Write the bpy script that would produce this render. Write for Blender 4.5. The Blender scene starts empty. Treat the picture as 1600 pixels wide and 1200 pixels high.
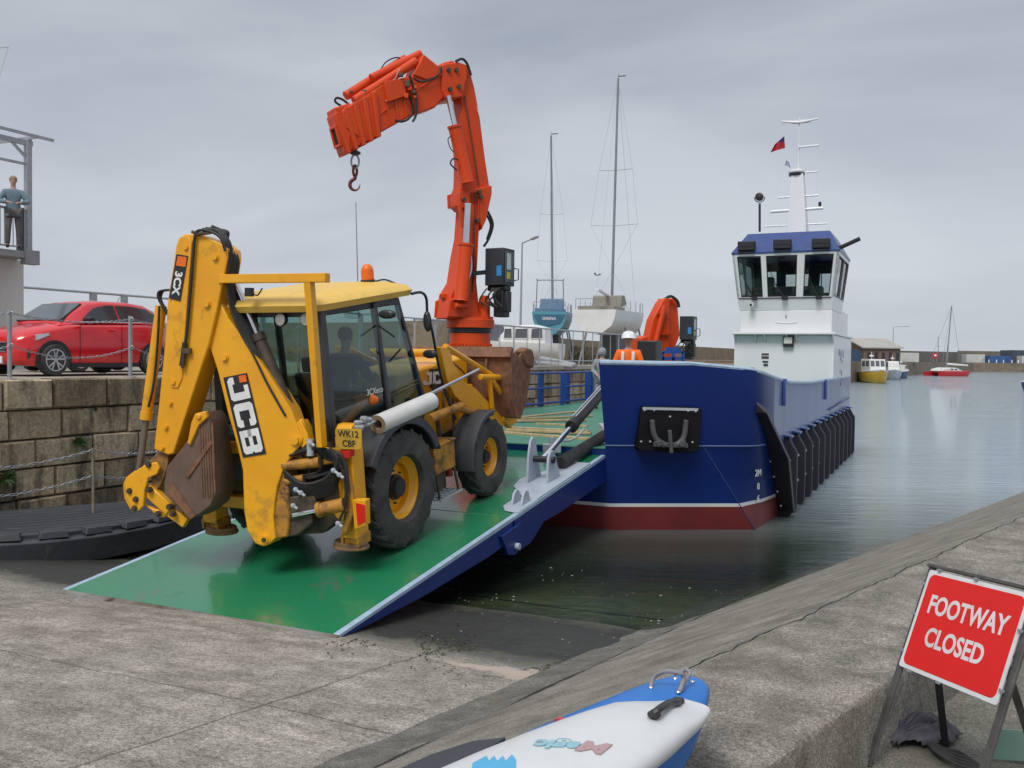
import bpy, bmesh, math, random
from mathutils import Vector, Matrix, noise
from math import sin, cos, pi, radians as R, sqrt, atan2
random.seed(7)
D = bpy.data
SC = bpy.context.scene
COL = SC.collection
V = Vector

# ---------------------------------------------------------------- camera
F = 1450.0
PITCH = math.atan(43 / 1450.0); ROLL = R(.7)
EYE = V((0, 0, 2.92))
cam = D.objects.new('camera', D.cameras.new('camera')); COL.objects.link(cam)
cam.data.lens = F / 1600 * 36; cam.data.sensor_width = 36
cam.data.clip_start = .05; cam.data.clip_end = 5000
CM = Matrix.Translation(EYE) @ Matrix.Rotation(pi / 2 - PITCH, 4, 'X') @ Matrix.Rotation(ROLL, 4, 'Z')
cam.matrix_world = CM
SC.camera = cam

# ---------------------------------------------------------------- sky, sun, exposure
wd = D.worlds.new('World'); SC.world = wd; wd.use_nodes = True
nt = wd.node_tree; nt.nodes.clear()
def N(t, **k):
    n = nt.nodes.new(t)
    for a, b in k.items():
        if a in n.inputs: n.inputs[a].default_value = b
        else: setattr(n, a, b)
    return n
SUN_EL, SUN_AZ = 52, 205           # azimuth clockwise from +Y: behind the camera, to its left
wo = N('ShaderNodeOutputWorld'); bg = N('ShaderNodeBackground', Strength=.1)
sky = N('ShaderNodeTexSky'); sky.sky_type = 'NISHITA'; sky.sun_disc = False
sky.sun_elevation = R(SUN_EL); sky.sun_rotation = R(SUN_AZ)
tc = N('ShaderNodeTexCoord'); mp = N('ShaderNodeMapping'); mp.inputs['Scale'].default_value = (1.0, 1.0, 3.6)
mp.inputs['Rotation'].default_value = (.05, .12, .4)
n1 = N('ShaderNodeTexNoise', Scale=1.7, Detail=6.0, Roughness=.5, Distortion=.4)
cr = N('ShaderNodeValToRGB')
cr.color_ramp.elements[0].position = .36; cr.color_ramp.elements[0].color = (.385, .42, .488, 1)
cr.color_ramp.elements[1].position = .64; cr.color_ramp.elements[1].color = (.56, .59, .64, 1)
sx = N('ShaderNodeSeparateXYZ')
hr = N('ShaderNodeValToRGB')
hr.color_ramp.elements[0].position = 0; hr.color_ramp.elements[0].color = (1.16, 1.16, 1.15, 1)
hr.color_ramp.elements[1].position = .45; hr.color_ramp.elements[1].color = (.84, .86, .88, 1)
e = hr.color_ramp.elements.new(.9); e.color = (1.9, 1.9, 1.9, 1)
ml = N('ShaderNodeVectorMath'); ml.operation = 'MULTIPLY'
sc_ = N('ShaderNodeVectorMath'); sc_.operation = 'SCALE'; sc_.inputs['Scale'].default_value = 9.2
mx = N('ShaderNodeMix'); mx.data_type = 'RGBA'; mx.inputs[0].default_value = .94
L = nt.links.new
L(tc.outputs['Generated'], mp.inputs[0]); L(mp.outputs[0], n1.inputs['Vector']); L(n1.outputs[0], cr.inputs[0])
L(tc.outputs['Generated'], sx.inputs[0]); L(sx.outputs[2], hr.inputs[0])
L(cr.outputs[0], ml.inputs[0]); L(hr.outputs[0], ml.inputs[1]); L(ml.outputs[0], sc_.inputs[0])
L(sky.outputs[0], mx.inputs[6]); L(sc_.outputs[0], mx.inputs[7]); L(mx.outputs[2], bg.inputs[0]); L(bg.outputs[0], wo.inputs[0])
sl = D.lights.new('sun', 'SUN'); sl.energy = 2.0; sl.angle = R(24); sl.color = (1, .97, .92)
so = D.objects.new('sun', sl); COL.objects.link(so)
sd = V((sin(R(SUN_AZ)) * cos(R(SUN_EL)), cos(R(SUN_AZ)) * cos(R(SUN_EL)), sin(R(SUN_EL))))
so.rotation_euler = sd.to_track_quat('Z', 'Y').to_euler()
SC.view_settings.view_transform = 'Standard'; SC.view_settings.look = 'None'
SC.view_settings.exposure = 0.15; SC.view_settings.gamma = 1

# ---------------------------------------------------------------- helpers
def ray(u, v): return CM.to_3x3() @ V(((u - 800) / F, (600 - v) / F, -1))
def onz(u, v, z):
    d = ray(u, v); return EYE + d * ((z - EYE.z) / d.z)
def aty(u, v, y):
    d = ray(u, v); return EYE + d * (y / d.y)
HD = R(25); SH, CH = sin(HD), cos(HD)
def W(s, w, z): return V((s * SH + w * CH, s * CH - w * SH, z))   # s along the ship and ramp heading, w to its right
SHIP = Matrix(((SH, CH, 0, 0), (CH, -SH, 0, 0), (0, 0, 1, 0), (0, 0, 0, 1)))
def frame(o, x, z=(0, 0, 1)):
    x = V(x).normalized(); z = V(z); y = z.cross(x).normalized(); z = x.cross(y)
    return Matrix(((x.x, y.x, z.x, o[0]), (x.y, y.y, z.y, o[1]), (x.z, y.z, z.z, o[2]), (0, 0, 0, 1)))
def tr(M, t, pts):
    """where sight lines meet the plane local y = t of frame M, as local (x, z)"""
    Mi = M.inverted(); o = Mi @ EYE; out = []
    for i in range(0, len(pts), 2):
        d = Mi.to_3x3() @ ray(pts[i], pts[i + 1]); q = o + d * ((t - o.y) / d.y); out.append((q.x, q.z))
    return out
def T3(M, t, pts): return [M @ V((a, t, b)) for a, b in tr(M, t, pts)]
I4 = Matrix.Identity(4)

MATS = {}
def mat(name, col, rough=.5, metal=0, col2=None, nscale=3, nmix=.5, bump=0, bscale=60, grime=None, gscale=2.5, gpos=.6, gamt=.8,
        coat=0, streak=1, spec=.5, det=5, scr=None, scrs=7, scrp=.66):
    if name in MATS: return MATS[name]
    m = D.materials.new(name); m.use_nodes = True; t = m.node_tree; n = t.nodes; b = n['Principled BSDF']
    c3 = tuple(col) + (1,)
    b.inputs['Base Color'].default_value = c3; b.inputs['Roughness'].default_value = rough; b.inputs['Metallic'].default_value = metal
    b.inputs['Coat Weight'].default_value = coat; b.inputs['Coat Roughness'].default_value = .08
    b.inputs['Specular IOR Level'].default_value = spec
    tcn = n.new('ShaderNodeTexCoord'); mpn = n.new('ShaderNodeMapping'); mpn.inputs['Scale'].default_value = (1, 1, 1 / streak)
    t.links.new(tcn.outputs['Object'], mpn.inputs[0])
    out = None
    if col2 is None: col2 = tuple(x * .82 for x in col)
    no = n.new('ShaderNodeTexNoise'); no.inputs['Scale'].default_value = nscale; no.inputs['Detail'].default_value = det; no.inputs['Roughness'].default_value = .62
    t.links.new(mpn.outputs[0], no.inputs['Vector'])
    rp = n.new('ShaderNodeValToRGB'); rp.color_ramp.elements[0].position = .5 - nmix * .3; rp.color_ramp.elements[1].position = .5 + nmix * .3
    rp.color_ramp.elements[0].color = tuple(col2) + (1,); rp.color_ramp.elements[1].color = c3
    t.links.new(no.outputs[0], rp.inputs[0]); out = rp.outputs[0]
    if grime:
        g = n.new('ShaderNodeTexNoise'); g.inputs['Scale'].default_value = gscale; g.inputs['Detail'].default_value = 8; g.inputs['Roughness'].default_value = .7
        t.links.new(mpn.outputs[0], g.inputs['Vector'])
        gr = n.new('ShaderNodeValToRGB'); gr.color_ramp.elements[0].position = gpos; gr.color_ramp.elements[1].position = min(1, gpos + .12)
        gr.color_ramp.elements[1].color = (gamt,) * 3 + (1,)
        t.links.new(g.outputs[0], gr.inputs[0])
        mi = n.new('ShaderNodeMix'); mi.data_type = 'RGBA'; mi.inputs[7].default_value = tuple(grime) + (1,)
        t.links.new(gr.outputs[0], mi.inputs[0]); t.links.new(out, mi.inputs[6]); out = mi.outputs[2]
        ra = n.new('ShaderNodeMapRange'); ra.inputs[3].default_value = rough; ra.inputs[4].default_value = min(1, rough + .35)
        t.links.new(gr.outputs[0], ra.inputs[0]); t.links.new(ra.outputs[0], b.inputs['Roughness'])
    if scr:      # chips, scrapes and splashes
        ms = n.new('ShaderNodeMapping'); ms.inputs['Scale'].default_value = (1, 1, .35); ms.inputs['Rotation'].default_value = (.5, .3, .2); t.links.new(tcn.outputs['Object'], ms.inputs[0])
        s1 = n.new('ShaderNodeTexNoise'); s1.inputs['Scale'].default_value = scrs; s1.inputs['Detail'].default_value = 12; s1.inputs['Roughness'].default_value = .78; t.links.new(ms.outputs[0], s1.inputs['Vector'])
        sr = n.new('ShaderNodeValToRGB'); sr.color_ramp.elements[0].position = scrp; sr.color_ramp.elements[1].position = scrp + .03; sr.color_ramp.elements[1].color = (.85, .85, .85, 1)
        t.links.new(s1.outputs[0], sr.inputs[0]); mi = n.new('ShaderNodeMix'); mi.data_type = 'RGBA'; mi.inputs[7].default_value = tuple(scr) + (1,)
        t.links.new(sr.outputs[0], mi.inputs[0]); t.links.new(out, mi.inputs[6]); out = mi.outputs[2]
    t.links.new(out, b.inputs['Base Color'])
    if bump:
        bn = n.new('ShaderNodeTexNoise'); bn.inputs['Scale'].default_value = bscale; bn.inputs['Detail'].default_value = 4
        t.links.new(tcn.outputs['Object'], bn.inputs['Vector'])
        bp = n.new('ShaderNodeBump'); bp.inputs['Strength'].default_value = 1; bp.inputs['Distance'].default_value = bump
        t.links.new(bn.outputs[0], bp.inputs['Height']); t.links.new(bp.outputs[0], b.inputs['Normal'])
    MATS[name] = m; return m
def glass(name, tint, alpha=.6, rough=.03):
    if name in MATS: return MATS[name]
    m = D.materials.new(name); m.use_nodes = True; t = m.node_tree; n = t.nodes; n.clear()
    o = n.new('ShaderNodeOutputMaterial'); tr_ = n.new('ShaderNodeBsdfTransparent'); tr_.inputs[0].default_value = tuple(tint) + (1,)
    gl = n.new('ShaderNodeBsdfGlossy'); gl.inputs['Roughness'].default_value = rough
    lw = n.new('ShaderNodeLayerWeight'); fr = n.new('ShaderNodeMath'); fr.operation = 'POWER'; fr.inputs[1].default_value = 3.5
    t.links.new(lw.outputs['Facing'], fr.inputs[0])
    ad = n.new('ShaderNodeMath'); ad.operation = 'MULTIPLY_ADD'; ad.inputs[1].default_value = .85; ad.inputs[2].default_value = .06; ad.use_clamp = True
    mm = n.new('ShaderNodeMixShader')
    t.links.new(fr.outputs[0], ad.inputs[0]); t.links.new(ad.outputs[0], mm.inputs[0]); t.links.new(tr_.outputs[0], mm.inputs[1]); t.links.new(gl.outputs[0], mm.inputs[2])
    t.links.new(mm.outputs[0], o.inputs[0]); MATS[name] = m; return m
def glow(name, col, s=1):
    m = D.materials.new(name); m.use_nodes = True; b = m.node_tree.nodes['Principled BSDF']
    b.inputs['Base Color'].default_value = tuple(col) + (1,); b.inputs['Emission Color'].default_value = tuple(col) + (1,); b.inputs['Emission Strength'].default_value = s
    return m

class MB:
    def __init__(s): s.st = []; s.v = []; s.f = []; s.m = []; s.c = []; s.cur = 0; s.val = None
    def add(s, vs, fs):
        k = len(s.v); s.st.append(k); s.v += [V(x) for x in vs]
        for f in fs: s.f.append([i + k for i in f]); s.m.append(s.cur); s.c.append(s.val)
        return s
    def box(s, M, x0, x1, y0, y1, z0, z1):
        vs = [M @ V((x, y, z)) for x in (x0, x1) for y in (y0, y1) for z in (z0, z1)]
        return s.add(vs, [(0, 1, 3, 2), (4, 6, 7, 5), (0, 4, 5, 1), (2, 3, 7, 6), (0, 2, 6, 4), (1, 5, 7, 3)])
    def cbox(s, c, sx, sy, sz, M=I4):
        c = V(c); return s.box(M, c.x - sx / 2, c.x + sx / 2, c.y - sy / 2, c.y + sy / 2, c.z - sz / 2, c.z + sz / 2)
    def prism(s, M, pts, t0, t1):
        n = len(pts); vs = [M @ V((a, t0, b)) for a, b in pts] + [M @ V((a, t1, b)) for a, b in pts]
        return s.add(vs, [list(range(n)), list(range(n, 2 * n))] + [(i, (i + 1) % n, n + (i + 1) % n, n + i) for i in range(n)])
    def plan(s, M, pts, z0, z1):      # plan polygon (x, y) extruded in z
        n = len(pts); vs = [M @ V((a, b, z0)) for a, b in pts] + [M @ V((a, b, z1)) for a, b in pts]
        return s.add(vs, [list(range(n)), list(range(n, 2 * n))] + [(i, (i + 1) % n, n + (i + 1) % n, n + i) for i in range(n)])
    def loft(s, rings, close=True, caps=True):
        n = len(rings[0]); vs = [p for r in rings for p in r]; fs = []
        for j in range(len(rings) - 1):
            for i in range(n if close else n - 1): fs.append((j * n + i, j * n + (i + 1) % n, (j + 1) * n + (i + 1) % n, (j + 1) * n + i))
        if caps: fs += [list(range(n)), list(range((len(rings) - 1) * n, len(rings) * n))]
        return s.add(vs, fs)
    def tube(s, pts, r, n=8, caps=True):
        pts = [V(p) for p in pts]; rr = r if isinstance(r, (list, tuple)) else [r] * len(pts)
        d0 = (pts[1] - pts[0]).normalized(); a = d0.orthogonal().normalized(); rings = []
        for i, p in enumerate(pts):
            d = (pts[min(i + 1, len(pts) - 1)] - pts[max(i - 1, 0)]).normalized()
            a = (a - d * a.dot(d)).normalized(); b = d.cross(a)
            rings.append([p + (a * cos(2 * pi * k / n) + b * sin(2 * pi * k / n)) * rr[i] for k in range(n)])
        return s.loft(rings, True, caps)
    def bar(s, p0, p1, wx, wz, up=(0, 0, 1)):      # square bar from p0 to p1
        p0, p1 = V(p0), V(p1); d = (p1 - p0).normalized(); u = V(up)
        if abs(d.dot(u)) > .99: u = V((0, 1, 0))
        a = d.cross(u).normalized() * wx / 2; b = d.cross(a).normalized() * wz / 2
        return s.loft([[p + a + b, p - a + b, p - a - b, p + a - b] for p in (p0, p1)])
    def lathe(s, M, prof, n=32, caps=True):        # about local Y; prof = [(y, r)]
        return s.loft([[M @ V((r * cos(2 * pi * k / n), y, r * sin(2 * pi * k / n))) for k in range(n)] for y, r in prof], True, caps)
    def ball(s, c, r, sc=(1, 1, 1), n=12, M=I4):
        c = V(c); rings = []
        for j in range(1, n // 2 + 1):
            a = pi * j / (n // 2 + 1)
            rings.append([M @ (c + V((r * sin(a) * cos(2 * pi * k / n) * sc[0], r * sin(a) * sin(2 * pi * k / n) * sc[1], r * cos(a) * sc[2]))) for k in range(n)])
        return s.loft(rings)
    def build(s, name, mats, parent=None, sharp=35, bevel=0, seg=2):
        if not isinstance(mats, (list, tuple)): mats = [mats]
        me = D.meshes.new(name); o = D.objects.new(name, me); COL.objects.link(o)
        off = V((0, 0, 0))
        if parent is not None: o.parent = parent; off = wloc(parent)
        elif s.v:
            xs = [p.x for p in s.v]; ys = [p.y for p in s.v]
            off = V(((min(xs) + max(xs)) / 2, (min(ys) + max(ys)) / 2, min(p.z for p in s.v))); o.location = off
        me.from_pydata([tuple(p - off) for p in s.v], [], s.f)
        for m in mats: me.materials.append(m)
        me.polygons.foreach_set('material_index', s.m)
        if any(c is not None for c in s.c):
            ca = me.color_attributes.new('blk', 'FLOAT_COLOR', 'CORNER')
            for p, c in zip(me.polygons, s.c):
                for li in p.loop_indices: ca.data[li].color = (c or 0, c or 0, c or 0, 1)
        bm = bmesh.new(); bm.from_mesh(me); bmesh.ops.recalc_face_normals(bm, faces=bm.faces)
        for f in bm.faces: f.smooth = True
        for e in bm.edges:
            if len(e.link_faces) != 2 or e.calc_face_angle(0) > R(sharp): e.smooth = False
        bm.to_mesh(me); bm.free()
        if bevel:
            b = o.modifiers.new('bevel', 'BEVEL'); b.width = bevel; b.segments = seg; b.limit_method = 'ANGLE'; b.angle_limit = R(40)
            b.use_clamp_overlap = True
        return o
def parts(b, name, mats, parent, per=1, **kw):
    """every `per` pieces of b become one object of their own"""
    out = []; st = b.st + [len(b.v)]
    fi = 0
    for i in range(0, len(b.st), per):
        lo = st[i]; hi = st[min(i + per, len(b.st))]; c = MB(); c.v = b.v[lo:hi]
        for f, m, q in zip(b.f, b.m, b.c):
            if lo <= f[0] < hi: c.f.append([k - lo for k in f]); c.m.append(m); c.c.append(q)
        out.append(c.build(name, mats, parent, **kw))
    return out
def wloc(o):
    p = V(o.location)
    while o.parent: o = o.parent; p += V(o.location)
    return p
def tag(o, label, cat=None, group=None, kind=None):
    if label: o['label'] = label
    if cat: o['category'] = cat
    if group: o['group'] = group
    if kind: o['kind'] = kind
    return o
def root(name, label, cat, loc, group=None):
    o = D.objects.new(name, None); COL.objects.link(o); o.location = V(loc); o.empty_display_size = .2
    return tag(o, label, cat, group)
def copytree(o, parent=None):
    c = o.copy(); COL.objects.link(c)
    if parent: c.parent = parent
    for ch in [x for x in D.objects if x.parent == o]: copytree(ch, c)
    return c
def text(name, s, M, h, m, parent=None, ext=.002, bold=.0, align='CENTER', sx=1):
    cu = D.curves.new(name, 'FONT'); cu.body = s; cu.size = h * 1.37; cu.extrude = ext; cu.offset = bold * h; cu.align_x = align; cu.align_y = 'CENTER'; cu.resolution_u = 4
    t = D.objects.new(name, cu); COL.objects.link(t); bpy.context.view_layer.update()
    me = D.meshes.new_from_object(t.evaluated_get(bpy.context.evaluated_depsgraph_get())); D.objects.remove(t)
    off = wloc(parent) if parent else M.translation.copy()
    me.transform(Matrix.Translation(-off) @ M @ Matrix.Scale(sx, 4, (1, 0, 0)))
    me.materials.clear(); me.materials.append(m)
    o = D.objects.new(name, me); COL.objects.link(o)
    if parent: o.parent = parent
    else: o.location = off
    return o
def arc(c, r, a0, a1, n): return [(c[0] + r * cos(R(a0 + (a1 - a0) * i / n)), c[1] + r * sin(R(a0 + (a1 - a0) * i / n))) for i in range(n + 1)]
def sag(p, q, d, n=12):
    p, q = V(p), V(q); return [p.lerp(q, i / n) - V((0, 0, d * 4 * (i / n) * (1 - i / n))) for i in range(n + 1)]
def spl(P, n=6):
    """Catmull-Rom through P"""
    P = [V(p) for p in P]; Q = [P[0]] + P + [P[-1]]; out = []
    for i in range(1, len(Q) - 2):
        for k in range(n):
            t = k / n; a, b, c, d = Q[i - 1:i + 3]
            out.append(.5 * ((2 * b) + (c - a) * t + (2 * a - 5 * b + 4 * c - d) * t * t + (3 * b - a - 3 * c + d) * t ** 3))
    return out + [P[-1]]

# common materials
GALV = mat('galvanised', (.42, .44, .46), .5, .6, nscale=8, bump=.0005)
BLK = mat('black_plastic', (.02, .021, .024), .45, nscale=6)
BLKR = mat('black_rubber', (.022, .022, .024), .75, nscale=5, col2=(.045, .043, .04), bump=.001, bscale=40)
HOSE = mat('hose_rubber', (.018, .018, .018), .55, grime=(.1, .075, .045), gscale=6, gpos=.55, gamt=.5)
WHT = mat('white_paint', (.78, .79, .80), .35, nscale=2, col2=(.72, .73, .74))
CHR = mat('chrome_rod', (.75, .76, .78), .16, 1)
STEEL = mat('grey_paint_steel', (.42, .45, .49), .4, nscale=4, bump=.0003)
RED = mat('red_plastic', (.62, .015, .01), .25, nscale=3)
ORG = mat('orange_plastic', (.85, .16, .01), .4, nscale=3)
SKIN = mat('skin', (.52, .30, .22), .55, nscale=20)
RUST = mat('rust_steel', (.24, .115, .06), .75, .1, col2=(.13, .06, .035), nscale=9, bump=.002, bscale=30, grime=(.26, .15, .08), gscale=5, gpos=.55)
DGL = glass('dark_glass', (.16, .19, .2))
CGL = glass('clear_glass', (.62, .74, .71))
# ================================================================ setting: ground, slipway, water
def slipz(s): return 1.138 - .12 * s
def ground_mat():
    m = D.materials.new('slipway_concrete'); m.use_nodes = True; t = m.node_tree; n = t.nodes; b = n['Principled BSDF']; L = t.links.new
    tc = n.new('ShaderNodeTexCoord'); mp = n.new('ShaderNodeMapping'); mp.inputs['Rotation'].default_value = (0, 0, HD)
    L(tc.outputs['Object'], mp.inputs[0])          # rotated: x across, y = along the slip (s)
    def noise_(sc, det=6, ro=.6, vec=None, dist=0):
        x = n.new('ShaderNodeTexNoise'); x.inputs['Scale'].default_value = sc; x.inputs['Detail'].default_value = det; x.inputs['Roughness'].default_value = ro
        x.inputs['Distortion'].default_value = dist; L((vec or mp.outputs[0]), x.inputs['Vector']); return x.outputs[0]
    def ramp(f, *st):
        r = n.new('ShaderNodeValToRGB'); e = r.color_ramp.elements; e[0].position = st[0][0]; e[0].color = st[0][1] + (1,); e[1].position = st[-1][0]; e[1].color = st[-1][1] + (1,)
        for p, c in st[1:-1]: q = e.new(p); q.color = c + (1,)
        L(f, r.inputs[0]); return r.outputs[0]
    def mix(f, a, c):
        x = n.new('ShaderNodeMix'); x.data_type = 'RGBA'
        for k, s_ in ((0, f), (6, a), (7, c)):
            if isinstance(s_, tuple): x.inputs[k].default_value = s_ + (1,)
            elif isinstance(s_, float): x.inputs[k].default_value = s_
            else: L(s_, x.inputs[k])
        return x.outputs[2]
    def math_(op, a, b_=None, c=None):
        x = n.new('ShaderNodeMath'); x.operation = op
        for i, q in enumerate((a, b_, c)):
            if q is None: continue
            if isinstance(q, (int, float)): x.inputs[i].default_value = q
            else: L(q, x.inputs[i])
        return x.outputs[0]
    big = noise_(.5, 8, .65, dist=.6); fine = noise_(32, 6, .8); mid = noise_(2.6, 7, .7)
    m2 = n.new('ShaderNodeMapping'); m2.inputs['Scale'].default_value = (.6, 3.2, 1); L(mp.outputs[0], m2.inputs[0])
    strk = noise_(1.6, 7, .7, m2.outputs[0])
    base = ramp(mid, (.32, (.18, .162, .135)), (.5, (.31, .285, .245)), (.68, (.46, .425, .37)))
    base = mix(ramp(big, (.4, (0, 0, 0)), (.7, (.65, .65, .65))), base, (.215, .205, .188))
    base = mix(ramp(strk, (.5, (0, 0, 0)), (.72, (.7, .7, .7))), base, (.135, .12, .10))
    g = ramp(fine, (.32, (.28, .27, .26)), (.46, (.9, .9, .9)), (.66, (1.5, 1.46, 1.4)))
    mu = n.new('ShaderNodeMix'); mu.data_type = 'RGBA'; mu.blend_type = 'MULTIPLY'; mu.inputs[0].default_value = 1; L(base, mu.inputs[6]); L(g, mu.inputs[7]); base = mu.outputs[2]
    m3 = n.new('ShaderNodeMix'); m3.data_type = 'RGBA'; m3.blend_type = 'MULTIPLY'; m3.inputs[0].default_value = 1; L(base, m3.inputs[6]); L(ramp(noise_(95, 3, .7), (.36, (.5, .49, .48)), (.62, (1.35, 1.34, 1.32))), m3.inputs[7]); base = m3.outputs[2]
    sp = n.new('ShaderNodeSeparateXYZ'); L(mp.outputs[0], sp.inputs[0]); X, S = sp.outputs[0], sp.outputs[1]
    wob = math_('MULTIPLY', math_('SUBTRACT', mid, .5), 1.1)
    Sw = math_('ADD', S, wob)
    wet = n.new('ShaderNodeMapRange'); wet.inputs[1].default_value = 7.0; wet.inputs[2].default_value = 7.6; L(Sw, wet.inputs[0])
    wetc = mix(ramp(mid, (.35, (0, 0, 0)), (.65, (1, 1, 1))), (.022, .024, .019), (.055, .055, .046))
    deep = n.new('ShaderNodeMapRange'); deep.inputs[1].default_value = 9.2; deep.inputs[2].default_value = 10.2; L(Sw, deep.inputs[0])
    wetc = mix(deep.outputs[0], wetc, mix(ramp(mid, (.35, (0, 0, 0)), (.65, (1, 1, 1))), (.075, .092, .05), (.19, .19, .115)))
    base = mix(wet.outputs[0], base, wetc)
    # algae fringe and pale sand along the tide line
    fr = ramp(math_('ABSOLUTE', math_('SUBTRACT', Sw, 7.35)), (.0, (1, 1, 1)), (.5, (0, 0, 0)))
    al = math_('MULTIPLY', fr, ramp(noise_(5.5, 8, .75), (.56, (0, 0, 0)), (.64, (1, 1, 1))))
    base = mix(al, base, (.10, .125, .03))
    dx = math_('DIVIDE', math_('SUBTRACT', X, -3.15), .85); dy = math_('DIVIDE', math_('SUBTRACT', Sw, 6.95), .22)
    dd = math_('ADD', math_('MULTIPLY', dx, dx), math_('MULTIPLY', dy, dy))
    base = mix(ramp(dd, (.3, (.85, .85, .85)), (1, (0, 0, 0))), base, (.46, .37, .31))
    # slab joints across and along
    def joint(c, at_, wd_):
        q = math_('ABSOLUTE', math_('SUBTRACT', math_('ADD', c, math_('MULTIPLY', math_('SUBTRACT', mid, .5), .08)), at_)); r = math_('LESS_THAN', q, wd_); return r
    j = joint(S, 9.15, .012)
    for c, a, w in ((S, 8.05, .012), (S, 4.9, .008), (S, 1.5, .01), (X, -4.1, .01), (X, -8.4, .012)): j = math_('MAXIMUM', j, joint(c, a, w))
    base = mix(math_('MULTIPLY', j, .6), base, (.03, .028, .022))
    dkj = joint(S, 10.4, .05); base = mix(math_('MULTIPLY', dkj, .9), base, (.004, .005, .004))
    vo = n.new('ShaderNodeTexVoronoi'); vo.feature = 'DISTANCE_TO_EDGE'; vo.inputs['Scale'].default_value = .33
    vw = n.new('ShaderNodeVectorMath'); vw.operation = 'ADD'; nn = n.new('ShaderNodeTexNoise'); nn.inputs['Scale'].default_value = 1.3; nn.inputs['Detail'].default_value = 6
    L(mp.outputs[0], nn.inputs['Vector']); L(mp.outputs[0], vw.inputs[0]); L(nn.outputs[1], vw.inputs[1]); L(vw.outputs[0], vo.inputs['Vector'])
    ck = math_('MULTIPLY', math_('LESS_THAN', vo.outputs['Distance'], .002), math_('GREATER_THAN', big, .52)); base = mix(math_('MULTIPLY', ck, .55), base, (.04, .036, .03))
    # small shell and weed specks
    v2 = n.new('ShaderNodeTexVoronoi'); v2.inputs['Scale'].default_value = 7; L(mp.outputs[0], v2.inputs['Vector'])
    spk = math_('LESS_THAN', v2.outputs['Distance'], .085); spk = math_('MULTIPLY', spk, math_('GREATER_THAN', noise_(3, 3), .56)); 
    base = mix(math_('MULTIPLY', spk, wet.outputs[0]), base, (.55, .52, .45))
    L(base, b.inputs['Base Color'])
    rr = n.new('ShaderNodeMapRange'); rr.inputs[3].default_value = .93; rr.inputs[4].default_value = .3
    L(math_('MULTIPLY', wet.outputs[0], ramp(mid, (.3, (.4, .4, .4)), (.6, (1, 1, 1)))), rr.inputs[0]); L(rr.outputs[0], b.inputs['Roughness'])
    bp = n.new('ShaderNodeBump'); bp.inputs['Distance'].default_value = .02; bp.inputs['Strength'].default_value = .8
    hh = math_('ADD', math_('MULTIPLY', fine, .35), math_('ADD', mid, math_('MULTIPLY', strk, .5))); hh = math_('SUBTRACT', hh, math_('MULTIPLY', math_('MAXIMUM', ck, j), .6))
    L(hh, bp.inputs['Height']); L(bp.outputs[0], b.inputs['Normal'])
    return m
GM = ground_mat()
def conc(name, c1, c2, c3, sc=2.0, bump=.02, stain=(.12, .1, .07)):
    m = D.materials.new(name); m.use_nodes = True; t = m.node_tree; n = t.nodes; b = n['Principled BSDF']; L = t.links.new
    tc = n.new('ShaderNodeTexCoord')
    def nz(s, d=8, r=.65, di=0):
        x = n.new('ShaderNodeTexNoise'); x.inputs['Scale'].default_value = s; x.inputs['Detail'].default_value = d; x.inputs['Roughness'].default_value = r; x.inputs['Distortion'].default_value = di
        L(tc.outputs['Object'], x.inputs['Vector']); return x.outputs[0]
    a = nz(sc, di=.5); f = nz(45, 6, .8); s = nz(sc * .45, 8, .7, 1)
    r = n.new('ShaderNodeValToRGB'); e = r.color_ramp.elements; e[0].position = .33; e[0].color = c1 + (1,); e[1].position = .68; e[1].color = c3 + (1,); q = e.new(.5); q.color = c2 + (1,); L(a, r.inputs[0])
    r2 = n.new('ShaderNodeValToRGB'); e = r2.color_ramp.elements; e[0].position = .3; e[0].color = (.42, .41, .4, 1); e[1].position = .66; e[1].color = (1.45, 1.43, 1.4, 1); L(f, r2.inputs[0])
    mu = n.new('ShaderNodeMix'); mu.data_type = 'RGBA'; mu.blend_type = 'MULTIPLY'; mu.inputs[0].default_value = .9; L(r.outputs[0], mu.inputs[6]); L(r2.outputs[0], mu.inputs[7])
    r3 = n.new('ShaderNodeValToRGB'); e = r3.color_ramp.elements; e[0].position = .52; e[1].position = .7; e[1].color = (.75, .75, .75, 1); L(s, r3.inputs[0])
    g4 = nz(110, 3, .7); r4 = n.new('ShaderNodeValToRGB'); e = r4.color_ramp.elements; e[0].position = .36; e[0].color = (.45, .44, .43, 1); e[1].position = .62; e[1].color = (1.35, 1.34, 1.32, 1); L(g4, r4.inputs[0])
    mv = n.new('ShaderNodeMix'); mv.data_type = 'RGBA'; mv.blend_type = 'MULTIPLY'; mv.inputs[0].default_value = 1; L(mu.outputs[2], mv.inputs[6]); L(r4.outputs[0], mv.inputs[7])
    m2 = n.new('ShaderNodeMix'); m2.data_type = 'RGBA'; L(r3.outputs[0], m2.inputs[0]); L(mv.outputs[2], m2.inputs[6]); m2.inputs[7].default_value = stain + (1,)
    L(m2.outputs[2], b.inputs['Base Color']); b.inputs['Roughness'].default_value = .92
    bp = n.new('ShaderNodeBump'); bp.inputs['Distance'].default_value = bump
    ma = n.new('ShaderNodeMath'); ma.operation = 'MULTIPLY_ADD'; ma.inputs[1].default_value = .4; L(f, ma.inputs[0]); L(a, ma.inputs[2]); L(ma.outputs[0], bp.inputs['Height']); L(bp.outputs[0], b.inputs['Normal'])
    return m
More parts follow.
